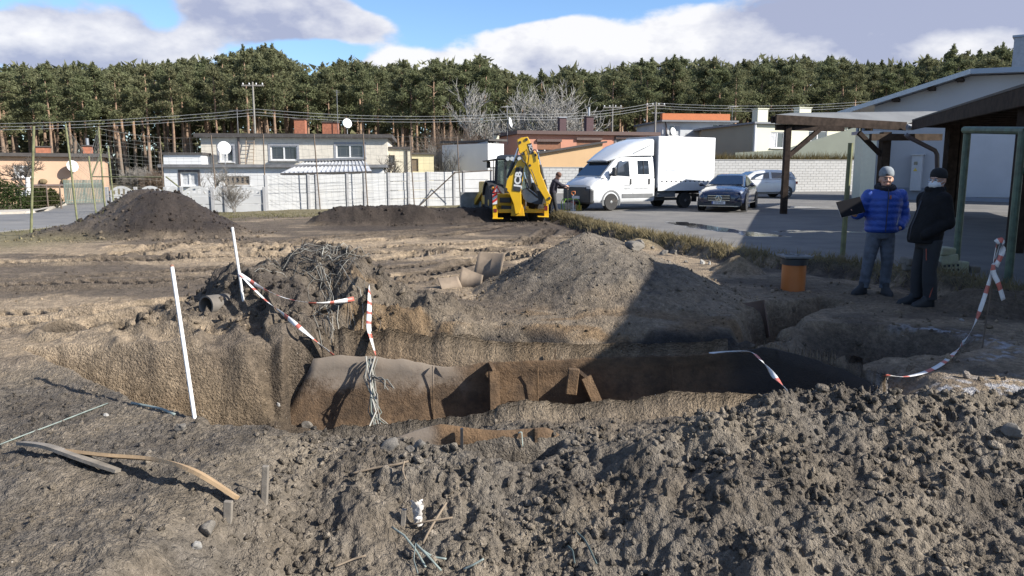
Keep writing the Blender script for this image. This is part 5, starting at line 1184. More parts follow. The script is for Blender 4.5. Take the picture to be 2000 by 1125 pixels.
def patch(name, pts, mat, parent, off=.006, ref=None):
    """a pane lying a few mm proud of the body; pts counted so that its normal looks outwards"""
    p = [Vector(q) for q in pts]; n = (p[1] - p[0]).cross(p[2] - p[0]).normalized(); b = MB(); b.add([q + n * off for q in p] + [q - n * .004 for q in p], [tuple(range(len(p))), tuple(range(len(p), 2 * len(p)))[::-1]] + [(i, (i + 1) % len(p), len(p) + (i + 1) % len(p), len(p) + i) for i in range(len(p))]); return b.build(name, mat, parent)
def car(name, label, loc, head, paint, kind):
    t = thing(name, label, 'car', loc, math.atan2(head[1], head[0]))
    sedan = kind == 'sedan'
    if sedan:
        Lb = [(2.44, .32, .62, .66, .02), (2.36, .24, .74, .80, .03), (2.1, .21, .84, .88, .05), (1.5, .19, .92, .925, .07), (.95, .18, .98, .93, .06), (0, .18, 1.0, .93, .03), (-1.1, .18, 1.02, .93, .03), (-1.75, .19, 1.06, .92, .05), (-2.2, .24, 1.04, .88, .05), (-2.42, .34, .98, .80, .03), (-2.48, .42, .90, .70, .02)]
        Cb = [(1.08, .96, 1.0, .80, .70), (.20, .98, 1.385, .80, .60), (-.30, .98, 1.45, .80, .585), (-.9, 1.0, 1.43, .80, .58), (-1.35, 1.0, 1.35, .79, .58), (-2.0, 1.02, 1.07, .74, .62)]
        wb, wr, ww = (1.42, -1.48), .335, .24; tr = .82
    else:
        Lb = [(1.98, .34, .66, .62, .03), (1.88, .24, .84, .76, .05), (1.55, .2, .96, .83, .06), (1.1, .18, 1.02, .85, .05), (0, .18, 1.03, .85, .03), (-1.2, .18, 1.06, .85, .03), (-1.75, .22, 1.05, .82, .03), (-1.92, .32, 1.0, .76, .02)]
        Cb = [(1.22, .98, 1.04, .76, .66), (.50, 1.0, 1.42, .77, .58), (-.2, 1.0, 1.52, .77, .56), (-1.1, 1.02, 1.50, .76, .56), (-1.62, 1.02, 1.42, .74, .56), (-1.86, 1.02, 1.10, .72, .64)]
        wb, wr, ww = (1.28, -1.26), .31, .2; tr = .76
    o = loft(Lb, lambda s: [(0, s[1]), (s[3] * .86, s[1]), (s[3] * .99, s[1] + .10), (s[3], (s[1] + s[2]) * .5), (s[3] * .985, s[2] - .14), (s[3] * .90, s[2] - .03), (s[3] * .5, s[2] + s[4] * .8), (0, s[2] + s[4])]).build('body', paint, t, smooth=40, sub=1)
    cs = lambda s: [(0, s[1]), (s[3], s[1]), (s[4] + .05, s[2] - .10), (s[4] - .02, s[2] - .02), (s[4] * .6, s[2] + .015), (0, s[2] + .02)]
    cb = loft(Cb, cs).build('cabin', paint, t, smooth=50)
    # panes
    def Q(i, f, g, sy):      # point on side wall of cabin: station i (float), g 0..1 from belt to roof edge
        a = int(min(i, len(Cb) - 2)); q = i - a; s = [Cb[a][k] * (1 - q) + Cb[a + 1][k] * q for k in range(5)]
        y0, z0 = s[3], s[1]; y1, z1 = s[4] + .05, s[2] - .10; return Vector((s[0], sy * (y0 + (y1 - y0) * g), z0 + (z1 - z0) * g))
    W0, W1 = Cb[0], Cb[1]
    def Wp(q, y): s = [W0[k] * (1 - q) + W1[k] * q for k in range(5)]; return Vector((s[0], y * (s[4] + .0), s[2] + .017))
    patch('windscreen', [Wp(.06, -1.0), Wp(.06, 1.0), Wp(.94, .92), Wp(.94, -.92)], DGLASS, cb, .012)
    R0, R1 = Cb[-2], Cb[-1]
    def Rp(q, y): s = [R0[k] * (1 - q) + R1[k] * q for k in range(5)]; return Vector((s[0], y * s[4], s[2] + .017))
    patch('rear_window', [Rp(.1, -.9), Rp(.1, .9), Rp(.85, .95), Rp(.85, -.95)], DGLASS, cb, .012)
    for sy in (-1, 1):
        for (i0, i1, i2, i3) in (((.45, 1.12, 2.15, 2.15)), ((2.3, 2.3, 3.35, 3.6)), ((3.55, 3.8, 4.3, 4.35))) if sedan else (((.5, 1.1, 2.1, 2.1)), ((2.25, 2.25, 3.2, 3.3)), ((3.4, 3.5, 4.2, 4.3))):
            pp = [Q(i0, 0, .10, sy), Q(i3, 0, .10, sy), Q(i2, 0, .93, sy), Q(i1, 0, .93, sy)]
            if sy < 0: pass
            else: pp = pp[::-1]
            patch('side_window', pp, DGLASS, cb, .012)
        for x in wb:
            b = MB(); b.lathe([(wr * 1.13, 0), (wr * 1.13, .02), (.05, .02)], 28, 'y'); b.xf(Matrix.Translation((x, 0, wr)) @ Matrix.Rotation(0 if sy > 0 else math.pi, 4, 'Z') @ Matrix.Translation((0, (.925 if sedan else .845) - .002, 0))); b.build('wheel_arch', BLKP, t)
            wheel(t, (x, sy * (tr + .0), wr), wr, ww, 0 if sy < 0 else math.pi, 5 if sedan else 7)
        # mirror, handles, sill line
        x = .78 if sedan else .95; b = MB(); b.ball((x, sy * (1.02 if sedan else .95), 1.03), (.09, .11, .075), 12, 8); o2 = b.build('mirror', paint, t, smooth=True); b = MB(); b.bar((x, sy * .84, .96), (x, sy * .97, 1.0), .05, .04); b.build('mirror_arm', BLKP, o2)
        for x in ((-.28, -1.22) if sedan else (-.25,)): b = MB(); b.bar((x, sy * .935 if sedan else sy * .855, .86), (x + .2, sy * .935 if sedan else sy * .855, .865), .025, .03); b.build('door_handle', CHROME if sedan else paint, t)
        b = MB(); b.bar((.95, sy * (.925 if sedan else .845), .30), (-1.0, sy * (.925 if sedan else .845), .30), .02, .03); b.build('sill_trim', CHROME if sedan else BLKP, t)
        b = MB()
        if sedan: b.add([(2.34, sy * .46, .60), (2.22, sy * .80, .66), (2.02, sy * .86, .76), (2.22, sy * .54, .75)], [(0, 1, 2, 3)])
        else: b.add([(1.90, sy * .45, .68), (1.72, sy * .76, .72), (1.5, sy * .8, .86), (1.75, sy * .5, .84)], [(0, 1, 2, 3)])
        q = b.build('headlight', LAMP, t, fix=False); m_ = q.modifiers.new('s', 'SOLIDIFY'); m_.thickness = .06; m_.offset = 0
        b = MB(); b.box((-2.44 if sedan else -1.9, sy * .6, .82), (.08, .3, .14)); b.build('tail_light', REDL, t)
    fx = 2.46 if sedan else 1.96
    if sedan:
        b = MB(); b.prism([(-.40, .36), (.40, .36), (.46, .50), (.43, .64), (-.43, .64), (-.46, .50)], fx - .06, fx - .005, 'x'); g = b.build('grille', BLKP, t)
        for z in (.44, .53, .62): b = MB(); b.box((fx, 0, z), (.02, .84, .022)); b.build('grille_bar', CHROME, g)
        b = MB(); b.tube([(fx + .02, math.cos(a) * .115, .50 + math.sin(a) * .115) for a in np.linspace(0, 2 * math.pi, 25)], .012, 6, caps=False); b.build('emblem_ring', CHROME, g)
        for a in (90, 210, 330): b = MB(); b.bar((fx + .02, 0, .50), (fx + .02, math.cos(R(a)) * .11, .50 + math.sin(R(a)) * .11), .03, .016, up=(1, 0, 0)); b.build('emblem_arm', CHROME, g)
        b = MB(); b.box((fx - .03, 0, .28), (.06, 1.2, .12)); b.build('air_intake', BLKP, t); b = MB(); b.box((fx - .02, 0, .215), (.05, 1.5, .02)); b.build('bumper_trim', CHROME, t)
        for sy in (-1, 1): b = MB(); b.prism([(sy * .52, .22), (sy * .84, .24), (sy * .84, .40), (sy * .58, .36)], fx - .30, fx - .07, 'x'); b.build('side_intake', BLKP, t)
        pz_ = .345
    else:
        b = MB(); b.box((fx - .04, 0, .40), (.06, .9, .2)); b.build('grille', BLKP, t); pz_ = .5
    b = MB(); b.box((fx + .02, 0, pz_), (.012, .52, .112)); pl = b.build('number_plate', M('plate white', (.80, .82, .85), .5, var=.03), t); b = MB(); b.box((fx + .0265, -.235, pz_), (.002, .045, .105)); b.build('plate_band', M('plate blue', (.03, .08, .4), .5), pl)
    if sedan:
        tx = text_mesh('ZS 875KE', .098, 'lettering', BLKP, pl, .001, bold=.001, squeeze=.88); tx.location = (fx + .028, .02, pz_ - .004); tx.rotation_euler = (math.pi / 2, 0, math.pi / 2)
    return t
NAVY = M('navy paint', (.016, .024, .062), .25, var=.05, coat=1., spec=.6); WHT = M('white paint', (.78, .79, .80), .32, var=.03, coat=.5, dirt=.22, dcol=(.50, .47, .42))
f = GP(1404, 416, .15); hd = Vector((-.42, -.91)).normalized(); c_ = f.xy - hd * 2.3
car('sedan', 'navy blue four door saloon with chrome grille parked beside the van', (c_.x, c_.y, float(yard_z(c_.y)) + .006), hd, NAVY, 'sedan')
g = GP(1512, 381, .37); car('hatchback', 'small white hatchback parked along the white block wall', (g.x - 2.35, 43.0, float(yard_z(43)) + .006), Vector((-.97, -.10)), WHT, 'hatch')

def van():
    fw = GP(1164, 410, .19); y_ = fw.y + 2.05; rear = Vector((.2095 * y_, y_)); hd = (fw.xy - rear).normalized()
    t = thing('box_van', 'white double cab van with box body and roof deflector facing the digger', 'van', (fw.x, fw.y, float(yard_z(fw.y)) + .006), math.atan2(hd.y, hd.x))
    # local: x forward from the front axle, y left (towards the viewer is +y), z up
    CAB = [(.98, .34, .80, .86, 0), (.97, .34, 1.0, .95, .02), (.80, .34, 1.14, 1.0, .05), (.45, .34, 1.30, 1.02, .06), (.30, .34, 1.36, 1.02, .03), (-.9, .34, 1.38, 1.02, .02), (-2.22, .34, 1.38, 1.02, .02), (-2.26, .36, 1.36, 1.0, 0)]
    body = loft(CAB, lambda s: [(0, s[1]), (s[3] * .95, s[1]), (s[3], s[1] + .1), (s[3], (s[1] + s[2]) * .5), (s[3] * .995, s[2] - .1), (s[3] * .93, s[2] - .01), (s[3] * .5, s[2] + s[4]), (0, s[2] + s[4])]).build('cab_body', WHT, t, smooth=40)
    TOP = [(.44, 1.30, 1.36, .99, .90), (-.42, 1.34, 2.16, .99, .80), (-.75, 1.34, 2.24, .99, .80), (-2.24, 1.34, 2.28, .99, .82)]
    top = loft(TOP, lambda s: [(0, s[1]), (s[3], s[1]), (s[4] + .08, s[2] - .14), (s[4], s[2] - .02), (s[4] * .6, s[2] + .02), (0, s[2] + .03)]).build('cab_roof', WHT, t, smooth=45)
    def Q(x, z, sy=1):
        return Vector((x, sy * (.99 - (.118 if x > -.9 else .09) * (z - 1.34) / .8), z))
    for sy in (1, -1):
        rev = (lambda p: p[::-1]) if sy > 0 else (lambda p: p)
        patch('side_window', rev([Q(.10, 1.42, sy), Q(-.95, 1.36, sy), Q(-.95, 2.0, sy), Q(-.50, 2.0, sy)]), DGLASS, top, .012)
        patch('rear_side_window', rev([Q(-1.38, 1.45, sy), Q(-1.98, 1.45, sy), Q(-1.98, 2.02, sy), Q(-1.38, 2.02, sy)]), DGLASS, top, .022)
        b = MB(); b.bar(Q(-1.68, 1.47, sy) + Vector((0, .02 * sy, 0)), Q(-1.68, 2.0, sy) + Vector((0, .02 * sy, 0)), .012, .02); b.build('window_bar', BLKP, top)
        b = MB(); b.bar(Q(-.28, 1.40, sy) + Vector((0, .02 * sy, 0)), Q(-.42, 1.98, sy) + Vector((0, .02 * sy, 0)), .012, .03); b.build('window_bar', BLKP, top)
        b = MB(); b.box((-.02, sy * 1.17, 1.55), (.12, .20, .36)); mr = b.build('mirror', BLKP, t, bevel=.04); b = MB(); b.bar((.02, sy * .98, 1.42), (-.0, sy * 1.12, 1.44), .08, .07); b.build('mirror_arm', BLKP, mr)
        for x in (-.98, -1.95): b = MB(); b.box((x, sy * 1.025, 1.16), (.09, .03, .24)); b.build('door_handle', BLKP, t, bevel=.01)
        for x in (.52, -1.10, -2.12): b = MB(); b.box((x - .0, sy * 1.0205, .92), (.012, .004, .8)); b.build('door_seam', M('seam', (.25, .25, .26), .6), t) if x < 0 else None
        b = MB(); b.box((-1.35, sy * 1.027, .58), (1.62, .025, .17)); b.build('side_moulding', M('grey plastic', (.17, .175, .18), .6), t, bevel=.01)
        # arch and wheels
        b = MB(); b.lathe([(.46, 0), (.47, .03), (.41, .038), (.39, .012), (.05, .010)], 30, 'y'); b.xf(Matrix.Translation((0, 0, .36)) @ Matrix.Rotation(0 if sy > 0 else math.pi, 4, 'Z') @ Matrix.Translation((0, 1.005, 0)))
        b.v = [(x, y, max(z, .2)) for x, y, z in b.v]; b.build('wheel_arch', M('grey plastic', (.17, .175, .18), .6), t, smooth=35)
        wheel(t, (0, sy * .935, .345), .345, .24, 0 if sy < 0 else math.pi, 0, RIMS, rr=.6); wheel(t, (-4.03, sy * .86, .345), .345, .24, 0 if sy < 0 else math.pi, 0, RIMS, rr=.6)
        b = MB(); b.add([(.90, sy * .56, .98), (.72, sy * .94, 1.02), (.42, sy * 1.0, 1.26), (.72, sy * .64, 1.16)], [(0, 1, 2, 3)]); q = b.build('headlight', LAMP, t, fix=False); m_ = q.modifiers.new('s', 'SOLIDIFY'); m_.thickness = .05; m_.offset = 0
    patch('windscreen', [(.42, -.84, 1.385), (.42, .84, 1.385), (-.36, .74, 2.14), (-.36, -.74, 2.14)], DGLASS, top, .02)
    b = MB(); b.box((.90, 0, .58), (.24, 1.98, .62)); b.build('bumper', BLKP, t, bevel=.08); b = MB(); b.box((.99, 0, .86), (.06, 1.3, .16)); b.build('grille', BLKP, t, bevel=.02)
    b = MB(); b.box((1.03, 0, .52), (.02, .52, .12)); b.build('number_plate', M('plate white', (.80, .82, .85), .5, var=.03), t)
    # roof deflector, box
    DEF = [(.0, 1.98, 2.02, .72), (-.5, 2.14, 2.32, .86), (-1.1, 2.20, 2.64, .94), (-1.9, 2.22, 2.90, .98), (-2.2, 2.22, 2.92, .97)]
    d_ = loft(DEF, lambda s: [(0, s[1]), (s[3], s[1]), (s[3], s[2] - .1), (s[3] - .07, s[2] - .02), (s[3] * .5, s[2] + .02), (0, s[2] + .02)]).build('roof_deflector', WHT, t, smooth=40)
    BX = M('tarpaulin white', (.80, .81, .82), .55, var=.03, scale=1.5, bump=.01, bscale=2)
    b = MB(); b.box((-3.98, 0, 1.98), (3.20, 2.14, 2.08)); bx = b.build('box_body', BX, t, bevel=.03)
    b = MB(); b.box((-2.36, 0, 1.95), (.05, 2.17, 2.12)); b.build('box_front_frame', M('grey sheet', (.36, .38, .42), .5, metal=.3), bx, bevel=.02)
    for sy in (1, -1):
        b = MB(); b.box((-3.98, sy * 1.085, .93), (3.22, .03, .34)); b.build('drop_side', WHT, bx, bevel=.01)
        for k in range(12):
            b = MB(); b.box((-2.6 - .26 * k, sy * 1.085, 1.16), (.05, .03, .045)); b.build('tarpaulin_buckle', BLKP, bx)
        b = MB(); b.box((-3.2, sy * 1.074, 1.62), (.75, .012, .09)); b.build('crease_flap', M('tarp grey', (.55, .57, .62), .6), bx)
    b = MB(); b.box((-3.9, 0, .70), (3.1, .9, .16)); b.build('chassis', BLKP, t); b = MB(); b.box((-2.95, .8, .62), (1.0, .35, .26)); b.build('toolbox', M('grey plastic', (.17, .175, .18), .6), t, bevel=.02)
    b = MB(); b.box((-4.62, .86, .45), (.03, .3, .36)); b.build('mud_flap', BLKP, t); b = MB(); b.tube([(-2.0, .5, .4), (-4.4, .5, .4)], .06, 8); b.build('exhaust', RIMS, t)
    b = MB(); b.box((-5.45, 0, .52), (.08, 2.0, .14)); b.build('rear_guard', BLKP, t); b = MB(); b.box((-5.50, .95, .55), (.08, .22, .16)); b.build('tail_light', REDL, t)
    GT = M('faint grey print', (.42, .43, .44), .5)
    # lettering: too small in the photograph to read more than its grey strokes; kept as short ruled strokes
    for (x0, x1, z, hgt) in ((-.62, -1.05, 1.00, .05), (-.62, -1.06, .88, .085), (-1.16, -1.95, .88, .05)):
        n = int((x0 - x1) / .075)
        for k in range(n): b = MB(); b.box((x0 - k * .075 - .03, 1.0235, z), (.045 + .012 * ((k * 7) % 3), .003, hgt)); b.build('lettering', GT, t)
    for k in range(9): b = MB(); b.box((-1.2 - k * .095, .985, 2.34 + .035 * k), (.06, .006, .045)); b.build('lettering', GT, d_)
van()

# ---------------------------------------------------------------- backhoe loader
def backhoe():
    Z = lambda X, Y: (920 + X / 5.92, 260 + Y / 5.92)
    d0 = 26.6; g = PX(1008, 438, d0); o_ = Vector((g.x, d0, TZ(g.x, d0) + .0)); dz = o_.z - g.z
    t = thing('backhoe_loader', 'yellow backhoe loader seen from behind with its digging arm folded up', 'excavator', o_)
    def L(X, Y, d): u, v = Z(X, Y); return PX(u, v, d) + Vector((0, 0, dz)) - o_
    YEL = M('digger yellow', (.86, .50, .012), .38, var=.06, scale=2, coat=.3, dirt=.18, dcol=(.30, .18, .04)); YEL2 = M('shaded yellow', (.80, .45, .012), .45, var=.08, scale=3, dirt=.35, dcol=(.18, .12, .05)); STL = M('bucket steel', (.36, .36, .35), .5, metal=.4, var=.2, scale=4)
    def plate(name, pts, d, th, mat, parent=t, bev=.015):
        b = MB(); P = [L(x, y, d) for x, y in pts]; b.prism([(p.x, p.z) for p in P], d - o_.y, d - o_.y + th); return b.build(name, mat, parent, bevel=bev)
    boom = plate('boom', [(395, 670), (412, 575), (470, 470), (545, 345), (600, 315), (640, 350), (612, 430), (600, 560), (578, 690), (585, 880), (560, 955), (512, 962), (492, 850), (440, 720)], d0 - .35, .30, YEL)
    dip = plate('dipper_arm', [(533, 105), (575, 80), (655, 68), (683, 120), (700, 235), (745, 238), (772, 290), (800, 480), (850, 600), (885, 690), (930, 775), (908, 850), (868, 835), (845, 770), (800, 700), (735, 600), (685, 480), (650, 400), (590, 290), (555, 250)], d0 - .45, .26, YEL)
    # inner web lines and pins
    for (X, Y, r) in ((565, 135, .05), (640, 100, .05), (605, 265, .05), (745, 280, .045), (570, 425, .045), (405, 675, .05), (905, 780, .05), (680, 400, .045)):
        p = L(X, Y, d0 - .45); b = MB(); b.lathe([(r, 0), (r, .5), (r * .6, .52)], 12, 'y', (p.x, p.y - .03, p.z)); b.build('pin', BLKP, boom)
    # JCB lettering on a dark panel
    pa = L(545, 560, d0 - .36); b = MB(); rot = Matrix.Rotation(R(-83), 4, 'Y')
    b.box((0, 0, 0), (.80, .012, .27)); b.xf(Matrix.Translation((pa.x, pa.y - .006, pa.z)) @ rot); pnl = b.build('name_panel', BLKP, boom)
    tx = text_mesh('JCB', .30, 'lettering', FRAMEW, pnl, .001, bold=.012, squeeze=1.15); tx.matrix_local = Matrix.Translation((pa.x, pa.y - .016, pa.z - .0)) @ rot @ Matrix.Rotation(math.pi / 2, 4, 'X')
    pb = L(690, 205, d0 - .45); b = MB(); rot2 = Matrix.Rotation(R(75), 4, 'Y'); b.box((0, 0, 0), (.36, .012, .14)); b.xf(Matrix.Translation((pb.x, pb.y - .006, pb.z)) @ rot2); pn2 = b.build('name_panel', BLKP, dip); tx = text_mesh('3CX', .15, 'lettering', FRAMEW, pn2, .001, bold=.004); tx.matrix_local = Matrix.Translation((pb.x, pb.y - .016, pb.z)) @ rot2 @ Matrix.Rotation(math.pi / 2, 4, 'X')
    def ram(X0, Y0, X1, Y1, d, r, split=.55):
        p, q = L(X0, Y0, d), L(X1, Y1, d); m_ = p.lerp(q, split); b = MB(); b.tube([p, m_], r, 10); o = b.build('hydraulic_ram', BLKP, t, smooth=30); b = MB(); b.tube([m_, q], r * .55, 10); b.build('ram_rod', CHROME, o, smooth=30)
    ram(425, 545, 548, 200, d0 - .1, .06); ram(835, 555, 770, 260, d0 - .32, .055); ram(655, 640, 610, 480, d0 + .1, .05); ram(850, 560, 895, 760, d0 - .3, .04)
    for (pts, r) in (([(610, 250), (640, 215), (670, 290), (655, 390)], .018), ([(700, 235), (740, 215), (770, 250), (780, 330)], .018), ([(690, 440), (720, 500), (740, 560), (770, 640)], .014), ([(600, 250), (570, 280), (600, 350), (640, 380)], .018)):
        b = MB(); b.tube([L(x, y, d0 - .5) for x, y in pts], r, 6); b.build('hose', BLKP, t, smooth=True)
    # bucket hanging between boom and dipper
    bp = [(588, 725), (600, 680), (640, 662), (690, 680), (780, 745), (785, 800), (750, 828), (690, 835), (640, 822), (605, 785)]
    b = MB(); P = [L(x, y, d0 - .25) for x, y in bp]; y0 = d0 - .25 - o_.y; b.prism([(p.x, p.z) for p in P], y0, y0 + .55); bk = b.build('bucket', STL, t, bevel=.02)
    b = MB(); b.tube([L(640, 600, d0 - .2), L(660, 670, d0 - .2)], .05, 8); b.tube([L(640, 660, d0 - .27), L(770, 770, d0 - .27)], .025, 6); b.build('bucket_edge', BLKP, bk)
    for k in range(4): b = MB(); p = L(640 + 5 * k, 610, d0 - .25 + .14 * k); b.bar(p, p + Vector((.05, 0, -.22)), .05, .04); b.build('tooth', STL, bk)
    plate('quick_hitch', [(760, 690), (830, 705), (845, 760), (820, 850), (740, 850), (700, 830), (780, 800)], d0 - .28, .25, BLKP)
    # rear frame, swing post, stabilisers
    plate('rear_frame', [(300, 905), (845, 905), (845, 948), (300, 948)], d0 - .05, .35, YEL2); plate('swing_post', [(470, 850), (600, 850), (620, 985), (460, 985)], d0 - .2, .4, YEL2)
    plate('frame_box', [(300, 750), (480, 740), (495, 940), (300, 950)], d0 + .25, .4, YEL2); plate('valve_block', [(330, 770), (460, 770), (460, 830), (330, 830)], d0 + .1, .18, BLKP); plate('valve_block', [(350, 860), (470, 870), (470, 910), (350, 910)], d0 + .08, .18, BLKP)
    plate('counter_box', [(630, 870), (665, 870), (665, 910), (630, 910)], d0 - .1, .2, YEL)
    s = plate('stabiliser', [(840, 840), (893, 835), (897, 1000), (845, 1000)], d0 - .15, .22, YEL); plate('stabiliser_foot', [(770, 985), (895, 990), (895, 1003), (765, 998)], d0 - .3, .45, YEL, s); plate('reflector', [(848, 865), (885, 865), (885, 920), (848, 920)], d0 - .165, .012, M('dark red reflector', (.20, .02, .02), .4), s)
    s = plate('stabiliser', [(248, 850), (306, 850), (306, 1010), (250, 1010)], d0 - .15, .22, YEL); plate('stabiliser_foot', [(246, 1006), (372, 1006), (372, 1020), (246, 1020)], d0 - .3, .45, YEL, s); plate('reflector', [(262, 900), (300, 900), (300, 940), (262, 940)], d0 - .165, .012, M('dark red reflector', (.20, .02, .02), .4), s)
    plate('step_bar', [(375, 1045), (700, 1048), (700, 1058), (375, 1055)], d0 + .3, .06, YEL2, bev=0)
    # chevron board and warning triangle
    cb = plate('chevron_board', [(247, 735), (304, 732), (302, 845), (250, 850)], d0 - .2, .02, FRAMEW, bev=0); RD = M('signal red', (.62, .03, .02), .5)
    for k in (0, 1): plate('stripe', [(249, 800 - 62 * k + 5), (302, 765 - 62 * k + 5), (302, 795 - 62 * k + 5), (249, 832 - 62 * k + 5)], d0 - .208, .006, RD, cb, 0)
    tr = plate('warning_triangle', [(248, 716), (345, 716), (300, 628)], d0 - .2, .015, RD, bev=0); plate('triangle_face', [(270, 704), (325, 704), (299, 655)], d0 - .208, .006, M('pale pink', (.75, .60, .58), .6), tr, 0)
    p = L(255, 662, d0 - .1); b = MB(); b.ball(p, .06, 10, 8); b.build('indicator_lamp', M('amber', (.75, .28, .03), .3), t, smooth=True)
    # cab: frame, panes, roof
    cd = d0 + .75; FR = BLKP
    for (X0, Y0, X1, Y1, w, d) in ((300, 320, 290, 660, .07, cd), (398, 318, 396, 700, .09, cd - .15), (660, 330, 690, 720, .09, cd - .05), (290, 340, 275, 690, .06, cd + 1.3), (640, 340, 650, 690, .06, cd + 1.3)):
        b = MB(); b.bar(L(X0, Y0, d), L(X1, Y1, d), w, w, up=(0, 1, 0)); b.build('cab_pillar', FR, t)
    plate('cab_rear_base', [(290, 655), (690, 690), (690, 760), (300, 745)], cd - .1, .12, FR); plate('cab_side_base', [(285, 655), (330, 655), (330, 760), (285, 760)], cd, 1.3, FR)
    CG = M('cab glass', (.42, .52, .50), .08, var=.1, scale=.6, trans=.75, spec=.8); plate('rear_window', [(404, 335), (655, 335), (685, 690), (402, 660)], cd - .06, .012, CG, bev=0); plate('corner_window', [(306, 325), (390, 322), (390, 655), (296, 655)], cd - .02, .012, CG, bev=0); plate('front_window', [(300, 345), (635, 345), (640, 690), (285, 690)], cd + 1.25, .012, CG, bev=0)
    rp = [(292, 312), (305, 288), (350, 276), (560, 276), (660, 290), (690, 318), (680, 335), (300, 330)]; plate('cab_roof', rp, cd - .25, 1.75, M('roof dark blue', (.045, .055, .075), .4), bev=.04); plate('visor', [(128, 345), (300, 318), (300, 335), (135, 352)], cd + .3, 1.2, FR, bev=0)
    plate('operator_seat', [(640, 520), (690, 540), (760, 690), (660, 690)], cd + .45, .4, M('seat fabric', (.12, .16, .22), .8), bev=.04); plate('seat_back', [(470, 470), (560, 470), (570, 680), (460, 680)], cd + .6, .15, M('seat fabric', (.12, .16, .22), .8), bev=.04)
    for X in (425, 474, 560): p = L(X, 322, cd - .3); b = MB(); b.lathe([(.03, 0), (.075, -.05), (.07, -.07)], 14, 'y', p); b.build('work_lamp', LAMP, t)
    p = L(203, 390, cd + .8); b = MB(); b.box(p, (.14, .08, .24)); mm = b.build('mirror', FR, t, bevel=.03); b = MB(); b.tube([p, L(205, 345, cd + .8)], .015, 6); b.build('mirror_arm', FR, mm); b = MB(); b.tube([L(262, 345, cd + .5), L(258, 650, cd + .5)], .018, 6); b.build('grab_rail', FR, t)
    # wheels, fender, bonnet, loader
    M1 = Matrix.Rotation(R(13), 4, 'Z')
    def wh(X, Y, d, r, w, sx=-1): p = L(X, Y, d); wheel(t, (p.x, p.y, r - .08), r, w, R(13) + (-math.pi / 2 if sx < 0 else math.pi / 2), 0, YEL2, hub=YEL2, rr=.55)
    wh(262, 930, d0 + 1.1, .72, .42); wh(760, 930, d0 + .9, .72, .42, 1); wh(172, 930, d0 + 3.3, .52, .34); wh(600, 930, d0 + 3.1, .52, .34, 1)
    b = MB(); p = L(240, 790, d0 + 1.1); pts = [(math.cos(a) * .82, math.sin(a) * .82) for a in np.linspace(R(20), R(165), 10)]; 
    b.prism(pts + [(x * .94, z * .94) for x, z in pts[::-1]], -.26, .26); b.xf(Matrix.Translation((p.x + .05, p.y, .62)) @ M1 @ Matrix.Rotation(math.pi / 2, 4, 'Z')); b.build('mudguard', FR, t)
    b = MB(); b.box((0, 2.9, 1.0), (.95, 1.7, .75)); b.box((0, 1.5, .75), (1.1, 2.6, .45)); b.xf(Matrix.Translation((L(470, 900, d0).x, 0, 0)) @ M1); b.build('bonnet', YEL2, t, bevel=.05)
    b = MB()
    for sx in (-.55, .55): b.bar((sx, 2.0, 1.2), (sx, 4.0, .55), .12, .22)
    b.xf(Matrix.Translation((L(470, 900, d0).x, 0, 0)) @ M1); b.build('loader_arm', YEL2, t)
    b = MB(); b.prism([(4.0, .05), (4.7, .02), (4.75, .08), (4.2, .5), (4.15, .95), (3.95, .95)], -1.15, 1.15, 'x'); b.xf(Matrix.Translation((L(470, 900, d0).x, 0, 0)) @ M1); b.build('loader_bucket', STL, t)
    b = MB(); b.tube([L(150, 752, d0 + 1.8), L(235, 752, d0 + 1.2)], .03, 6); b.tube([L(112, 785, d0 + 3.4), L(118, 960, d0 + 3.4)], .06, 6); b.build('side_guard', M('grey sheet', (.36, .38, .42), .5, metal=.3), t)
backhoe()
# ================================================================ people
def stack(b, rings, n=20, caps=True):
    vs = []
    for (cx, cy, cz, rx, ry) in rings:
        for k in range(n): a = 2 * math.pi * k / n; vs.append((cx + math.cos(a) * rx, cy + math.sin(a) * ry, cz))
    m = len(rings); b.add(vs, [(i * n + k, i * n + (k + 1) % n, (i + 1) * n + (k + 1) % n, (i + 1) * n + k) for i in range(m - 1) for k in range(n)] + [tuple(range(n))[::-1], tuple((m - 1) * n + k for k in range(n))])
def limb(b, pts, rad, n=12):
    b.tube(pts, rad, n)
    for p, r in zip(pts, rad): b.ball(p, r * .98, n, 8)
def skin_over(b, name, mat, parent, vox=.012, smooth=3):
    me = b.mesh(name, mat, True, fix=False); o = link(name, me, parent); bm = bmesh.new(); bm.from_mesh(me); bmesh.ops.recalc_face_normals(bm, faces=bm.faces); bm.to_mesh(me); bm.free()
    r = o.modifiers.new('r', 'REMESH'); r.mode = 'VOXEL'; r.voxel_size = vox; r.use_smooth_shade = True
    if smooth: s = o.modifiers.new('s', 'SMOOTH'); s.iterations = smooth; s.factor = .5
    return o
SKIN = M('skin', (.62, .36, .26), .55, var=.06, scale=20)
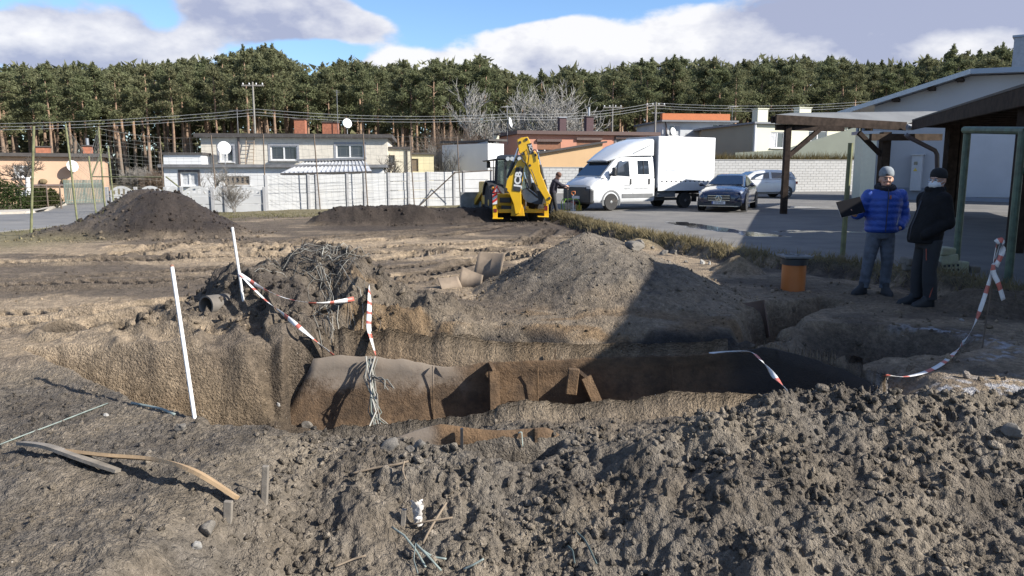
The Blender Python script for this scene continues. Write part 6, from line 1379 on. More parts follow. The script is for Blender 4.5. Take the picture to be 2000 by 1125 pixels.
def hand(b, p, d, side, curl=.6, n=Vector((0, 0, 1)), sc=1.):
    """palm at p pointing along d; n is the back of the hand; five fingers"""
    d = Vector(d).normalized(); n = (Vector(n) - d * Vector(n).dot(d)).normalized(); x = d.cross(n) * side; p = Vector(p)
    b.tube([p, p + d * .045 * sc, p + d * .09 * sc], [.032 * sc, .040 * sc, .038 * sc], 10, flat=.62)
    for k, (off, L) in enumerate(((.030, .072), (.011, .082), (-.009, .077), (-.028, .060))):
        q = p + d * .085 * sc + x * off * sc; pts = [q]; dd = d.copy()
        for s in range(3): a = curl * (.35 + .4 * s); dd = (d * math.cos(a) - n * math.sin(a)); q = q + dd * L * sc / 3; pts.append(q)
        b.tube(pts, [.0098 * sc, .0095 * sc, .009 * sc, .0075 * sc], 8)
    q = p + d * .02 * sc + x * .034 * sc; b.tube([q, q + (d * .7 + x * .7) * .035 * sc, q + (d * .9 + x * .35 - n * .3) * .065 * sc], [.013 * sc, .012 * sc, .009 * sc], 8)
def head(b, c, yaw, mat_eye, t, tilt=0., glasses=False, mask=False, beard=False):
    """head of height .24, face looks along local -y before yaw"""
    Mx = Matrix.Translation(c) @ Matrix.Rotation(yaw, 4, 'Z') @ Matrix.Rotation(tilt, 4, 'X'); st = len(b.v)
    b.ball((0, .01, .02), (.078, .098, .115), 18, 14); b.ball((0, -.025, -.055), (.060, .068, .068), 16, 10); b.ball((0, -.03, -.095), (.035, .045, .03), 12, 8)
    b.tube([(0, -.085, .025), (0, -.108, -.012), (0, -.104, -.022)], [.011, .017, .013], 8); b.ball((0, -.082, .04), (.055, .02, .012), 12, 6); b.ball((0, -.083, -.062), (.026, .016, .010), 10, 6)
    for s in (-1, 1): b.ball((s * .080, .012, -.005), (.012, .026, .034), 10, 8); b.ball((s * .036, -.072, -.02), (.024, .02, .024), 10, 8)
    b.tube([(0, .02, -.07), (0, .03, -.17)], [.055, .062], 12)
    b.xf(Mx, st)
    for s in (-1, 1):
        e = MB(); e.ball((s * .031, -.089, .014), (.014, .009, .009), 10, 8); e.xf(Mx); o = e.build('eye', M('eye', (.30, .27, .25), .2), t, smooth=True); e = MB(); e.ball((s * .031, -.0965, .014), (.006, .004, .006), 8, 6); e.xf(Mx); e.build('pupil', BLKP, o); e = MB(); e.tube([(s * .015, -.094, .036), (s * .048, -.083, .036)], .006, 6); e.xf(Mx); e.build('eyebrow', M('brow hair', (.16, .12, .09), .8), t)
    e = MB(); e.tube([(-.024, -.094, -.061), (0, -.099, -.060), (.024, -.094, -.061)], .0045, 6); e.xf(Mx); e.build('mouth', M('lips', (.42, .18, .15), .5), t)
    return Mx
def boot(name, p, d, mat, t, L=.29, h=.13, sole=.028):
    d = Vector((d[0], d[1], 0)).normalized(); x = Vector((-d.y, d.x, 0)); p = Vector(p); b = MB(); n = 16; rings = []
    for (z, bk, fr, w) in ((.0, -.075, L - .075, .050), (.03, -.08, L - .07, .054), (.06, -.078, L - .085, .050), (.09, -.07, L - .15, .045), (.115, -.065, .10, .045), (h, -.062, .07, .050), (h + .05, -.065, .065, .054)):
        c = (bk + fr) / 2; r = (fr - bk) / 2; rings.append([p + d * (c + math.cos(a) * r * (1 if abs(math.cos(a)) < .9 else .98)) + x * (math.sin(a) * w) + Vector((0, 0, z)) for a in [2 * math.pi * k / n for k in range(n)]])
    b.add([q for r in rings for q in r], [(i * n + k, i * n + (k + 1) % n, (i + 1) * n + (k + 1) % n, (i + 1) * n + k) for i in range(len(rings) - 1) for k in range(n)] + [tuple(range(n))[::-1], tuple((len(rings) - 1) * n + k for k in range(n))])
    o = b.build(name, mat, t, smooth=True); b = MB(); r0 = [p + (q - p) * 1.03 for q in rings[0]]; b.add([Vector((q.x, q.y, p.z - .004)) for q in r0] + [Vector((q.x, q.y, p.z + sole)) for q in r0], [(i, (i + 1) % n, n + (i + 1) % n, n + i) for i in range(n)] + [tuple(range(n))[::-1], tuple(range(n, 2 * n))]); b.build('sole', BLKP, o)
def man_blue():
    g = GP(1702, 582, 0.0); z0 = TZ(g.x, g.y); t = thing('person', 'person in blue quilted jacket and grey woollen hat holding a black folder', 'person', (g.x, g.y, z0 - .005), R(-6)); s = .00690
    X = lambda u: (u - 1712) * s
    Zc = lambda v: (582 - v) * s
    hc = Vector((.075, -.02, 1.575))
    b = MB(); Mx = head(b, hc, R(-8), None, t, R(4))
    sh_l, el_l, wr_l = Vector((-.13, .0, 1.36)), Vector((-.235, .05, 1.10)), Vector((-.335, -.13, 1.10))
    sh_r, el_r, wr_r = Vector((.29, .02, 1.36)), Vector((.375, .06, 1.06)), Vector((.27, -.08, .93))
    hipz = .88
    limb(b, [sh_l, el_l, wr_l], [.05, .042, .03]); limb(b, [sh_r, el_r, wr_r], [.05, .042, .03])
    stack(b, [(.08, .0, 1.47, .06, .06), (.08, .0, 1.38, .16, .09), (.075, 0, 1.1, .15, .09), (.07, 0, .9, .14, .10), (.065, 0, .82, .12, .09)])
    hl = [Vector((-.03, 0, .86)), Vector((-.075, -.01, .48)), Vector((-.105, .03, .09))]; hr = [Vector((.15, 0, .86)), Vector((.165, -.02, .48)), Vector((.165, .02, .09))]
    limb(b, hl, [.07, .05, .04]); limb(b, hr, [.07, .05, .04])
    hand(b, wr_l, (-.55, -.35, .25), 1, .9, (-.3, .3, -.9)); hand(b, wr_r + Vector((-.03, .06, .03)), (-.6, .5, -.2), -1, .5, (0, -1, 0), .9)
    skin_over(b, 'body', SKIN, t, .009, 2)
    # jacket: quilted rings
    JB = M('blue quilted nylon', (.022, .085, .44), .45, var=.15, scale=7, bump=.022, bscale=20)
    b = MB(); rings = []
    prof = [(.86, .205, .150, .07), (.90, .222, .168, .07), (.98, .225, .172, .072), (1.06, .222, .170, .075), (1.14, .225, .168, .077), (1.22, .232, .165, .078), (1.30, .238, .158, .08), (1.37, .225, .140, .08), (1.42, .175, .120, .078), (1.47, .105, .105, .077)]
    zs = np.linspace(.86, 1.47, 56)
    for z in zs:
        rx = np.interp(z, [p[0] for p in prof], [p[1] for p in prof]); ry = np.interp(z, [p[0] for p in prof], [p[2] for p in prof]); cx = np.interp(z, [p[0] for p in prof], [p[3] for p in prof]); q = .011 * abs(math.sin((z - .86) / .085 * math.pi)) - .006
        rings.append((cx, .005, z, rx + q, ry + q))
    stack(b, rings, 28)
    def sleeve(a, e, w, r0, r1, r2):
        pts = []; rad = []
        for k in range(29):
            f_ = k / 28; p = a.lerp(e, f_ * 2) if f_ < .5 else e.lerp(w, f_ * 2 - 1); r = (r0 + (r1 - r0) * f_ * 2) if f_ < .5 else (r1 + (r2 - r1) * (f_ * 2 - 1)); pts.append(p); rad.append(r + .009 * abs(math.sin(f_ * 7 * math.pi)) - .004)
        b.tube(pts, rad, 14); b.ball(e, r1, 14, 10); b.ball(a, r0, 14, 10)
    sleeve(sh_l, el_l, wr_l, .085, .072, .052); sleeve(sh_r, el_r, wr_r, .088, .076, .058)
    j = skin_over(b, 'jacket', JB, t, .011, 2)
    b = MB(); b.tube([(.06, -.163, .88), (.055, -.185, 1.05), (.06, -.182, 1.25), (.07, -.155, 1.38), (.072, -.125, 1.45)], .006, 6); b.build('zip', M('dark zip', (.03, .035, .06), .5), j)
    b = MB(); b.box((.205, -.165, 1.02), (.008, .012, .10), Matrix.Rotation(.15, 3, 'Y')); b.build('pocket_zip', M('pale zip', (.5, .5, .52), .4), j); b = MB(); b.box((.09, -.175, 1.34), (.018, .01, .05)); b.build('zip_pull', M('orange tag', (.5, .16, .05), .6), j)
    b = MB(); rs = np.random.default_rng(2)
    for k in range(14): a = 2 * math.pi * k / 14; b.ball((.077 + math.cos(a) * .098, .0 + math.sin(a) * .092, 1.465 + .02 * math.sin(a)), .045, 10, 8)
    skin_over(b, 'collar', M('black fleece', (.018, .018, .022), .95, var=.3, scale=40, bump=.01, bscale=120), t, .012, 1)
    b = MB(); b.ball((.16, .12, 1.42), (.13, .07, .09), 14, 10); b.build('hood', JB, j, smooth=True)
    # trousers, boots
    JE = M('grey denim', (.115, .130, .165), .85, var=.28, scale=9, bump=.035, bscale=11)
    b = MB(); stack(b, [(.065, 0, .90, .17, .125), (.062, 0, .84, .178, .13), (.06, 0, .78, .172, .125)]); 
    def leg(p, r):
        pts = []; rad = []
        for k in range(25): f_ = k / 24; q = p[0].lerp(p[1], f_ * 2) if f_ < .5 else p[1].lerp(p[2], f_ * 2 - 1); pts.append(q + Vector((0, .004 * math.sin(k * 2.3), 0))); rad.append(float(np.interp(f_, [0, .5, .75, 1], r)) + .004 * math.sin(k * 1.9) * (f_ > .6))
        b.tube(pts, rad, 16)
    leg([Vector((-.02, 0, .82)), hl[1], hl[2]], [.105, .080, .072, .066]); leg([Vector((.145, 0, .82)), hr[1], hr[2]], [.105, .080, .072, .066])
    skin_over(b, 'trousers', JE, t, .011, 2)
    BT = M('dark boots', (.030, .032, .038), .7, var=.2, scale=12)
    boot('boot', (-.115, .02, 0), (-.85, -.5), BT, t); boot('boot', (.165, .0, 0), (.12, -1), BT, t)
    # hat
    HAT = M('grey knit', (.27, .30, .33), .95, var=.15, scale=30, bump=.006, bscale=140)
    b = MB(); b.lathe([(.088, .040), (.096, .045), (.099, .075), (.095, .11), (.080, .145), (.05, .170), (.012, .178)], 22); b.xf(Mx @ Matrix.Translation((0, .008, -.005)) @ Matrix.Rotation(R(-6), 4, 'X') @ Matrix.Diagonal((.95, 1.1, 1.0, 1))); ht = b.build('hat', HAT, t, smooth=True); b = MB(); b.box((-.02, -.108, .072), (.03, .012, .02)); b.xf(Mx); b.build('hat_badge', BLKP, ht)
    # folder held in the right hand
    f = thing('folder', 'black ring folder held open by the person in blue', 'folder', t.location, t.rotation_euler.z); c0 = Vector((-.42, -.20, 1.21)); Mf = Matrix.Translation(c0) @ Matrix.Rotation(R(-14), 4, 'Y') @ Matrix.Rotation(R(62), 4, 'X')
    b = MB(); b.box((0, 0, 0), (.31, .23, .014)); b.xf(Mf); b.build('cover', M('black card', (.012, .012, .015), .85, var=.1, spec=.15), f, bevel=.003); b = MB(); b.box((-.005, -.004, -.012), (.30, .22, .010)); b.xf(Mf); b.build('pages', FRAMEW, f)
man_blue()
def man_black():
    g = GP(1797, 606, 0.0); z0 = TZ(g.x, g.y); t = thing('person', 'person in black jacket, dark cap and white face mask with hands in pockets', 'person', (g.x, g.y, z0 - .005), R(0)); BK = M('black cloth', (.014, .014, .016), .85, var=.3, scale=8, bump=.04, bscale=9, spec=.2)
    b = MB(); hc = Vector((.10, .02, 1.565)); Mx = head(b, hc, R(-62), None, t, R(6))
    sh_f, el_f, wr_f = Vector((.10, -.14, 1.34)), Vector((.14, -.20, 1.06)), Vector((-.06, -.15, .93)); sh_b, el_b, wr_b = Vector((.05, .20, 1.34)), Vector((.10, .26, 1.06)), Vector((-.10, .12, .93))
    limb(b, [sh_f, el_f, wr_f], [.05, .042, .03]); limb(b, [sh_b, el_b, wr_b], [.05, .042, .03]); hand(b, wr_f + Vector((.04, .06, 0)), (-.5, .8, -.1), 1, .4, (0, -1, 0), .9); hand(b, wr_b + Vector((.04, -.04, 0)), (-.4, -.8, -.1), -1, .4, (0, 1, 0), .9)
    stack(b, [(.09, .03, 1.46, .06, .06), (.09, .03, 1.38, .1, .15), (.04, .02, 1.1, .1, .15), (.04, .02, .86, .1, .14)])
    la = [Vector((.05, -.08, .84)), Vector((.03, -.08, .47)), Vector((.075, -.07, .10))]; lb = [Vector((.05, .10, .84)), Vector((.0, .12, .47)), Vector((.02, .14, .10))]
    limb(b, la, [.07, .05, .04]); limb(b, lb, [.07, .05, .04]); skin_over(b, 'body', SKIN, t, .009, 2)
    b = MB(); prof = [(.80, -.00, .185, .195), (.86, .0, .20, .205), (.98, .015, .195, .215), (1.10, .045, .175, .220), (1.22, .07, .160, .225), (1.32, .08, .150, .215), (1.39, .085, .130, .165), (1.46, .085, .095, .10)]
    stack(b, [(cx, .03, z, rx, ry) for z, cx, rx, ry in prof], 26); limb(b, [sh_f, sh_f.lerp(el_f, .5), el_f, el_f.lerp(wr_f, .5), wr_f + Vector((-.03, 0, -.02))], [.095, .09, .086, .075, .062], 14); limb(b, [sh_b, el_b, wr_b], [.095, .086, .062], 14)
    for k in range(10): a = 2 * math.pi * k / 10; b.ball((.085 + math.cos(a) * .085, .03 + math.sin(a) * .085, 1.455), .042, 10, 8)
    j = skin_over(b, 'jacket', BK, t, .012, 2); b = MB(); b.tube([(-.195, .02, .84), (-.18, .02, 1.0), (-.13, .02, 1.15), (-.085, .02, 1.32)], .006, 6); b.build('zip', M('dark zip', (.03, .035, .06), .5), j)
    TR = M('dark work trousers', (.026, .027, .032), .85, var=.25, scale=9, bump=.01, bscale=18); b = MB(); stack(b, [(.045, .02, .86, .135, .175), (.045, .02, .80, .14, .18), (.045, .02, .74, .135, .172)])
    for p in (la, lb): b.tube([p[0], p[0].lerp(p[1], .5), p[1], p[1].lerp(p[2], .4), p[1].lerp(p[2], .8), p[2]], [.105, .092, .082, .085, .078, .08], 16)
    tr = skin_over(b, 'trousers', TR, t, .012, 2); b = MB(); b.tube([(-.06, -.135, .74), (-.055, -.15, .60)], .006, 6); b.build('red_piping', M('red piping', (.35, .06, .03), .6), tr); b = MB(); b.tube([(.06, -.15, .30), (.02, -.15, .14)], .006, 6); b.build('red_piping', MATS['red piping'], tr)
    BT = M('black work boots', (.016, .017, .020), .6, var=.2, scale=12); boot('boot', (.065, -.07, 0), (-1, -.12), BT, t, .31, .16, .035); boot('boot', (.01, .14, 0), (-1, .02), BT, t, .31, .16, .035)
    b = MB(); b.lathe([(.088, .030), (.095, .034), (.098, .07), (.092, .105), (.075, .135), (.045, .153), (.012, .158)], 22); b.xf(Mx @ Matrix.Translation((0, .008, -.004)) @ Matrix.Rotation(R(-8), 4, 'X') @ Matrix.Diagonal((.95, 1.1, 1.0, 1))); b.build('cap', M('black knit', (.016, .016, .018), .95, var=.2, scale=40, bump=.004, bscale=150), t, smooth=True)
    MK = M('mask white', (.80, .83, .86), .8, var=.05, scale=20); b = MB(); b.ball((0, -.062, -.045), (.068, .066, .062), 16, 10, lambda q: 1. + .05 * math.cos(q.z * 18)); b.xf(Mx); m_ = b.build('face_mask', MK, t, smooth=True)
    for s in (-1, 1): b = MB(); b.tube([(s * .062, -.06, -.03), (s * .083, .01, .0)], .003, 5); b.tube([(s * .058, -.055, -.075), (s * .083, .015, -.03)], .003, 5); b.xf(Mx); b.build('ear_loop', MK, m_)
    b = MB()
    for s in (-1, 1): b.tube([(s * .034 + math.cos(a) * .024, -.101, .012 + math.sin(a) * .018) for a in np.linspace(0, 2 * math.pi, 14)], .0025, 5, caps=False); b.tube([(s * .058, -.098, .016), (s * .084, -.01, .016)], .0025, 5)
    b.tube([(-.01, -.102, .016), (.01, -.102, .016)], .0025, 5); b.xf(Mx); b.build('spectacles', CHROME, t)
man_black()
def worker():
    g = GP(1082, 412, .0); z0 = max(TZ(g.x, 29.2), 0) ; p0 = PX(1084, 400, 29.4); t = thing('person', 'person in dark work clothes and brown hood bending over beside the digger', 'person', (p0.x, 29.4, TZ(p0.x, 29.4)), 0)
    b = MB(); hc = Vector((.10, -.12, 1.42)); Mx = head(b, hc, R(70), None, t, R(25))
    limb(b, [Vector((.0, -.1, 1.22)), Vector((.22, -.22, 1.08)), Vector((.40, -.2, 1.06))], [.05, .04, .03]); limb(b, [Vector((-.05, .12, 1.22)), Vector((.15, .1, 1.0)), Vector((.38, -.08, .98))], [.05, .04, .03]); hand(b, (.40, -.2, 1.06), (1, .2, -.2), 1, 1.2, (0, -.3, 1)); hand(b, (.38, -.08, .98), (1, -.3, -.2), -1, 1.2, (0, .3, 1))
    stack(b, [(.03, 0, 1.3, .08, .1), (-.02, 0, 1.15, .11, .15), (-.08, 0, .9, .11, .14), (-.08, 0, .8, .1, .13)]); la = [Vector((-.08, -.08, .82)), Vector((-.02, -.12, .45)), Vector((.06, -.1, .09))]; lb = [Vector((-.08, .09, .82)), Vector((-.10, .1, .45)), Vector((-.2, .1, .09))]
    limb(b, la, [.07, .05, .04]); limb(b, lb, [.07, .05, .04]); skin_over(b, 'body', SKIN, t, .010, 2)
    DK = M('dark plaid cloth', (.05, .045, .06), .9, var=.5, scale=14); b = MB(); stack(b, [(-.08, 0, .78, .15, .19), (-.07, 0, .95, .155, .20), (-.02, 0, 1.15, .15, .21), (.03, 0, 1.28, .12, .17), (.06, -.03, 1.36, .08, .1)], 22); limb(b, [Vector((.0, -.12, 1.22)), Vector((.22, -.22, 1.08)), Vector((.36, -.2, 1.06))], [.085, .07, .05], 14); limb(b, [Vector((-.05, .14, 1.22)), Vector((.15, .1, 1.0)), Vector((.34, -.06, .98))], [.085, .07, .05], 14); skin_over(b, 'jacket', DK, t, .014, 2)
    b = MB(); stack(b, [(-.08, 0, .84, .13, .165), (-.08, 0, .74, .13, .165)]); 
    for p in (la, lb): b.tube([p[0], p[1], p[2]], [.1, .08, .07], 14)
    skin_over(b, 'trousers', M('dark work trousers', (.026, .027, .032), .85), t, .014, 2); BT = M('dark boots', (.030, .032, .038), .7); boot('boot', (.06, -.1, 0), (1, -.3), BT, t); boot('boot', (-.2, .1, 0), (1, .1), BT, t)
    b = MB(); b.lathe([(.088, .010), (.10, .02), (.104, .07), (.095, .11), (.070, .145), (.03, .162)], 20); b.xf(Mx @ Matrix.Diagonal((.97, 1.12, 1, 1))); b.build('hood', M('brown knit', (.16, .08, .055), .95, var=.2, scale=30), t, smooth=True)
    q = t.location + Vector((.50, -.16, 0)); o = MB().tube([(0, 0, 0), (-.04, 0, 1.12)], .016, 8).tube([(-.12, 0, 1.12), (.04, 0, 1.12)], .018, 8).build('probe_rod', BLKP); o.location = (q.x, q.y, TZ(q.x, q.y)); tag(o, 'thin dark probe rod gripped by the bending worker', 'rod')
worker()
# ================================================================ the buried tank and everything in and round the pit
def rust_mat():
    m = bpy.data.materials.new('rusted tank steel'); m.use_nodes = True; t = NT(m.node_tree); b = t.n['Principled BSDF']; tc = t.node('ShaderNodeTexCoord').outputs['Object']
    sep = t.node('ShaderNodeSeparateXYZ'); t.put(sep.inputs[0], tc)
    n = t.noise(tc, 5, 8, .7); n2 = t.noise(tc, 1.3, 4, .5)
    c = t.mix(t.ramp(n, .3, .72), (.060, .041, .027), (.145, .094, .056)); c = t.mix(t.ramp(n2, .5, .72, 0, .6), c, (.185, .112, .058)); c = t.mix(t.ramp(t.noise(tc, 18, 4), .55, .75, 0, .6), c, (.045, .034, .026))
    pale = t.math('MULTIPLY', t.ramp(t.math('MULTIPLY_ADD', t.math('SUBTRACT', n2, .5), 1.2, sep.outputs[0]), -.75, -.35, 1, 0), t.ramp(t.math('MULTIPLY_ADD', t.math('SUBTRACT', n, .5), .75, sep.outputs[2]), -.50, -.24))
    c = t.mix(t.math('MULTIPLY', pale, .8), c, (.20, .168, .138))
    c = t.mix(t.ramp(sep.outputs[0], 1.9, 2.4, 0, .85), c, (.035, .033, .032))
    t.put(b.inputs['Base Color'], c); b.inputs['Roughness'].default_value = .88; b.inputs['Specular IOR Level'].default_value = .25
    bn = t.node('ShaderNodeBump'); bn.inputs['Strength'].default_value = .8; t.put(bn.inputs['Distance'], t.ramp(pale, 0, 1, .022, .004)); t.put(bn.inputs['Height'], t.math('MULTIPLY_ADD', t.noise(tc, 60, 4, .6), .5, t.noise(tc, 16, 6, .65))); t.put(b.inputs['Normal'], bn.outputs[0]); return m
RUSTT = rust_mat()
def tank():
    t = thing('steel_tank', 'rusty buried steel tank with its top cut open in the pit', 'tank', (0, 0, 0))
    plan = [(-1.97, 7.33), (-1.5, 7.37), (-1, 7.385), (-.5, 7.385), (0, 7.385), (.5, 7.385), (1, 7.385), (1.5, 7.385), (1.95, 7.38), (2.3, 7.34), (2.6, 7.22), (2.85, 7.02), (3.02, 6.75), (3.1, 6.4), (3.04, 6.1), (2.85, 5.9), (2.5, 5.82), (2, 5.81), (1.5, 5.80), (1, 5.80), (.5, 5.80), (0, 5.80), (-.5, 5.80), (-1.0, 5.80)]
    pts = [Vector((*p, 0)) for p in plan]; pts = resample(pts, 150)
    rim = [(600, 699), (650, 694), (720, 695), (800, 702), (850, 713), (900, 715), (950, 707), (1100, 700), (1250, 696), (1400, 691), (1480, 683), (1550, 674)]
    rs = np.random.default_rng(5); b = MB(); K = 9; n = len(pts); wob = rs.normal(size=n) * .006; vs = []
    for i, p in enumerate(pts):
        q = pts[min(i + 1, n - 1)] - pts[max(i - 1, 0)]; inw = Vector((q.y, -q.x, 0)).normalized()     # right of travel = inside
        if p.y > 7.3 and p.x < 2.5:
            u = 1000 + p.x / (p.y * .989) * 1480; zr = PX(u, float(np.interp(u, [a for a, _ in rim], [c for _, c in rim])), p.y).z
        elif p.y > 5.95: zr = float(np.interp(p.x, [2.3, 2.6, 2.85, 3.02, 3.1], [.035, -.0, -.04, -.07, -.09]))
        else: zr = -.135 + .012 * math.sin(p.x * 3.1) - .09 * ss(.45, .1, np.array([p.x]))[0] - .13 * ss(.0, -.5, np.array([p.x]))[0]
        zr += wob[i]
        for k in range(K):
            s = k / (K - 1); off = .42 * (1 - math.sqrt(max(0, 1 - (s * .92) ** 2))); bulge = .012 * math.sin(i * .9) * s + (.055 * math.exp(-((p.x + 1.1) / .6) ** 2) * (1 - s) if p.y > 7 else 0)
            x_ = p.x - (.42 * s * (1 + .5 * s)) * max(0, 1 - i / 14) ** 2
            vs.append(Vector((x_, p.y, zr - 1.02 * s)) + inw * (off + bulge + (.03 * (1 + .6 * math.sin(p.x * 4.1)) * (k == 0) * (p.y > 7.2 and p.x > -.75) - (.03 if k == 1 and p.y > 7.2 else 0))))
    b.add(vs, [(i * K + k, (i + 1) * K + k, (i + 1) * K + k + 1, i * K + k + 1) for i in range(n - 1) for k in range(K - 1)])
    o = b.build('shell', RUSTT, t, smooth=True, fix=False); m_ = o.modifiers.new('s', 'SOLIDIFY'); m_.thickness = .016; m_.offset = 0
    def rib(u, vt, d, ww, hh, tilt, name='stiffener_rib'):
        p = PX(u, vt, d); b = MB(); b.prism([(0, 0), (-ww, -.04), (-ww * 1.05, -hh * .7), (-ww * .7, -hh), (.06, -hh)], -.018, .018, 'x'); b.box((0, -ww, -hh * .42), (.10, .02, hh * .7)); b.xf(Matrix.Translation(p) @ Matrix.Rotation(tilt, 4, 'Y') @ Matrix.Rotation(R(14), 4, 'Z')); return b.build(name, RUSTT, t)
    rib(957, 706, 7.36, .20, .75, R(-1)); rib(1128, 722, 7.34, .22, .62, R(-24))
    p = PX(1118, 745, 7.1); b = MB(); b.box((0, 0, 0), (.11, .05, .26), Matrix.Rotation(.1, 3, 'Y')); b.xf(Matrix.Translation(p)); b.build('bent_bracket', RUSTT, t, bevel=.01)
    for u in (846, 1050, 1312): pa = PX(u, 704, 7.35); b = MB(); b.tube([pa + Vector((0, -.03, -.05)), pa + Vector((.0, -.06, -.75))], .008, 6); b.build('weld_seam', RUSTT, t)
    b = MB(); b.box((0, 0, .03), (.012, .012, .10)); b.xf(Matrix.Translation(PX(1084, 697, 7.38))); b.build('rim_bolt', RUSTT, t)
    b = MB(); b.box((0, 0, .04), (.02, .02, .10)); b.xf(Matrix.Translation(PX(1282, 793, 5.80))); b.build('rim_bolt', FRAMEW, t)
tank()
def hatch():
    t = thing('tank_hatch_plate', 'short rusty steel plate standing in the small hole before the tank', 'plate', (0, 0, 0)); b = MB(); vs = []; N = 40
    for i in range(N):
        s = i / (N - 1); x = -.86 + 1.34 * s; zr = -.115 + .015 * math.sin(s * 9) - .10 * (1 - min(1, s * 4)) - .03 * s - .16 * max(0, (s - .82) / .18) ** 1.3; y = 5.31 + .02 * math.sin(s * 7)
        for k in range(5): vs.append((x, y - .05 * (k / 4) ** 2, zr - .48 * k / 4))
    b.add(vs, [(i * 5 + k, (i + 1) * 5 + k, (i + 1) * 5 + k + 1, i * 5 + k + 1) for i in range(N - 1) for k in range(4)]); o = b.build('plate', RUSTT, t, smooth=True, fix=False); m_ = o.modifiers.new('s', 'SOLIDIFY'); m_.thickness = .014
    for u in (902, 1047): p = PX(u, 838, 5.285); b = MB(); b.box(p + Vector((0, -.015, -.17)), (.02, .03, .36)); b.build('seam_bar', BLKP if u == 902 else RUSTT, t)
hatch()
def ribbon(name, label, path, w, seg=.16, twist=2.0, group=None, flat=False, start=0., cat='tape'):
    """red and white barrier tape along a path of world points"""
    P = resample([Vector(p) for p in path], 40)
    for _ in range(10): P = [P[0]] + [(a_ + b_ * 2 + c_) / 4 for a_, b_, c_ in zip(P[:-2], P[1:-1], P[2:])] + [P[-1]]
    P = resample(P, max(8, int(sum((b_ - a_).length for a_, b_ in zip(P[:-1], P[1:])) / .025))); b = MB(); acc = 0; N = len(P); vs = []; cols = []
    for i, p in enumerate(P):
        d = (P[min(i + 1, N - 1)] - P[max(i - 1, 0)]).normalized(); x = Vector((0, 0, 1)).cross(d); x = x.normalized() if x.length > .1 else Vector((1, 0, 0)); y = d.cross(x); a = twist * math.sin(i * .05 + start) + .9
        e = x * math.cos(a) + y * math.sin(a); vs += [p - e * w / 2, p + e * w / 2]
        if i: acc += (p - P[i - 1]).length; cols.append(1 if ((acc + start) / seg) % 2 > 1.42 else 0)
    fs = [(2 * i, 2 * i + 2, 2 * i + 3, 2 * i + 1) for i in range(N - 1)]; b.add(vs, fs); b.m = cols
    o = b.build(name, [M('tape white', (.80, .80, .80), .45, var=.08, scale=9), M('tape red', (.62, .17, .13), .45, var=.15, scale=9)], smooth=True, fix=False); m_ = o.modifiers.new('s', 'SOLIDIFY'); m_.thickness = .0015
    return tag(o, label, cat, group)
def stick(name, label, u0, v0, d0, u1, v1, d1, r, mat, cat='post', cap=None):
    p, q = PX(u0, v0, d0), PX(u1, v1, d1); t = thing(name, label, cat, q); b = MB(); b.tube([p - q, (p - q) * -.06], [r, r], 12); b.build('shaft', mat, t, smooth=30)
    b = MB(); n = (p - q).normalized(); b.tube([p - q, p - q + n * r * 1.2], [r * 1.15, r * .9], 12); b.build('cap', cap or mat, t); return p
PLW = M('white plastic', (.82, .82, .81), .5, var=.04, dirt=.2, dcol=(.45, .40, .33))
def on_ground(u, v, z=0., dz=0., ymin=2.2):
    """where the sight line of a pixel meets the ground"""
    r = pxdir(u, v); ys = np.linspace(ymin, 34, 3200); k = ys / r.y; h_ = terrain(r.x * k, ys); below = (CAMZ + r.z * k) < h_; i = int(np.argmax(below)) if below.any() else 100
    return Vector((float(r.x * k[i]), float(ys[i]), float(h_[i]) + dz))
PLW = PLW
stick('marker_stick', 'tall white plastic stick leaning in the left pit', 336, 522, 5.75, 381, 822, 5.30, .0145, PLW, cap=M('rust cap', (.3, .15, .1), .8))
g0 = on_ground(475, 584); stick('marker_stick', 'slim white stick with tape tied to it on the wire mound', 454, 447, g0.y + .05, 475, 584, g0.y, .015, PLW)
def og(u, v, l=.05): return on_ground(u, v + l * 170, 0, l)
tie = PX(467, 535, g0.y - .02)
ribbon('barrier_tape', 'sagging red and white tape between the slim white stick and cable heap', [tie, og(510, 565, .20), og(560, 587, .20), og(610, 598, .18), og(650, 598, .15), og(692, 587, .10)], .045, seg=.11)
ribbon('barrier_tape', 'taut red and white tape running from the slim stick to the tank rim', [tie, og(520, 590, .16), og(580, 645, .14), PX(652, 694, 7.34)], .045, start=1., seg=.11)
tp2 = og(722, 560, .06); ribbon('barrier_tape', 'red and white tape hanging straight down to the tank rim', [tp2, og(722, 600, .07), og(720, 650, .07), PX(734, 694, 7.34)], .05, start=.4, seg=.09)
ribbon('barrier_tape', 'pale tape end hanging over the dark right end of the tank', [PX(1385, 692, 7.36), PX(1440, 687, 7.34), PX(1468, 684, 7.3), PX(1490, 708, 6.6), PX(1515, 738, 6.0), PX(1540, 766, 5.35)], .04, seg=.55, start=.2)
rt = GP(1915, 690, 0.0); zz = TZ(rt.x, rt.y); top = PX(1950, 470, rt.y - .0)
t = thing('rebar_rod', 'thin rusty steel rod stuck upright beside the hollow', 'rod', (rt.x, rt.y, zz)); b = MB(); b.tube([(0, 0, -.2), top - Vector((rt.x, rt.y, zz))], .007, 8); b.build('shaft', RUST, t)
d_ = rt.y
ribbon('barrier_tape', 'long red and white tape draped from the rod across the hollow', [PX(1954, 470, d_), PX(1944, 505, d_ - .02), PX(1930, 560, d_ - .05), PX(1912, 620, d_ - .05), PX(1897, 650, d_ - .08), og(1880, 672, .06), og(1862, 692, .04), og(1832, 722, .03), og(1797, 739, .03), og(1762, 742, .03), og(1727, 741, .03)], .038, twist=1.2, seg=.13)
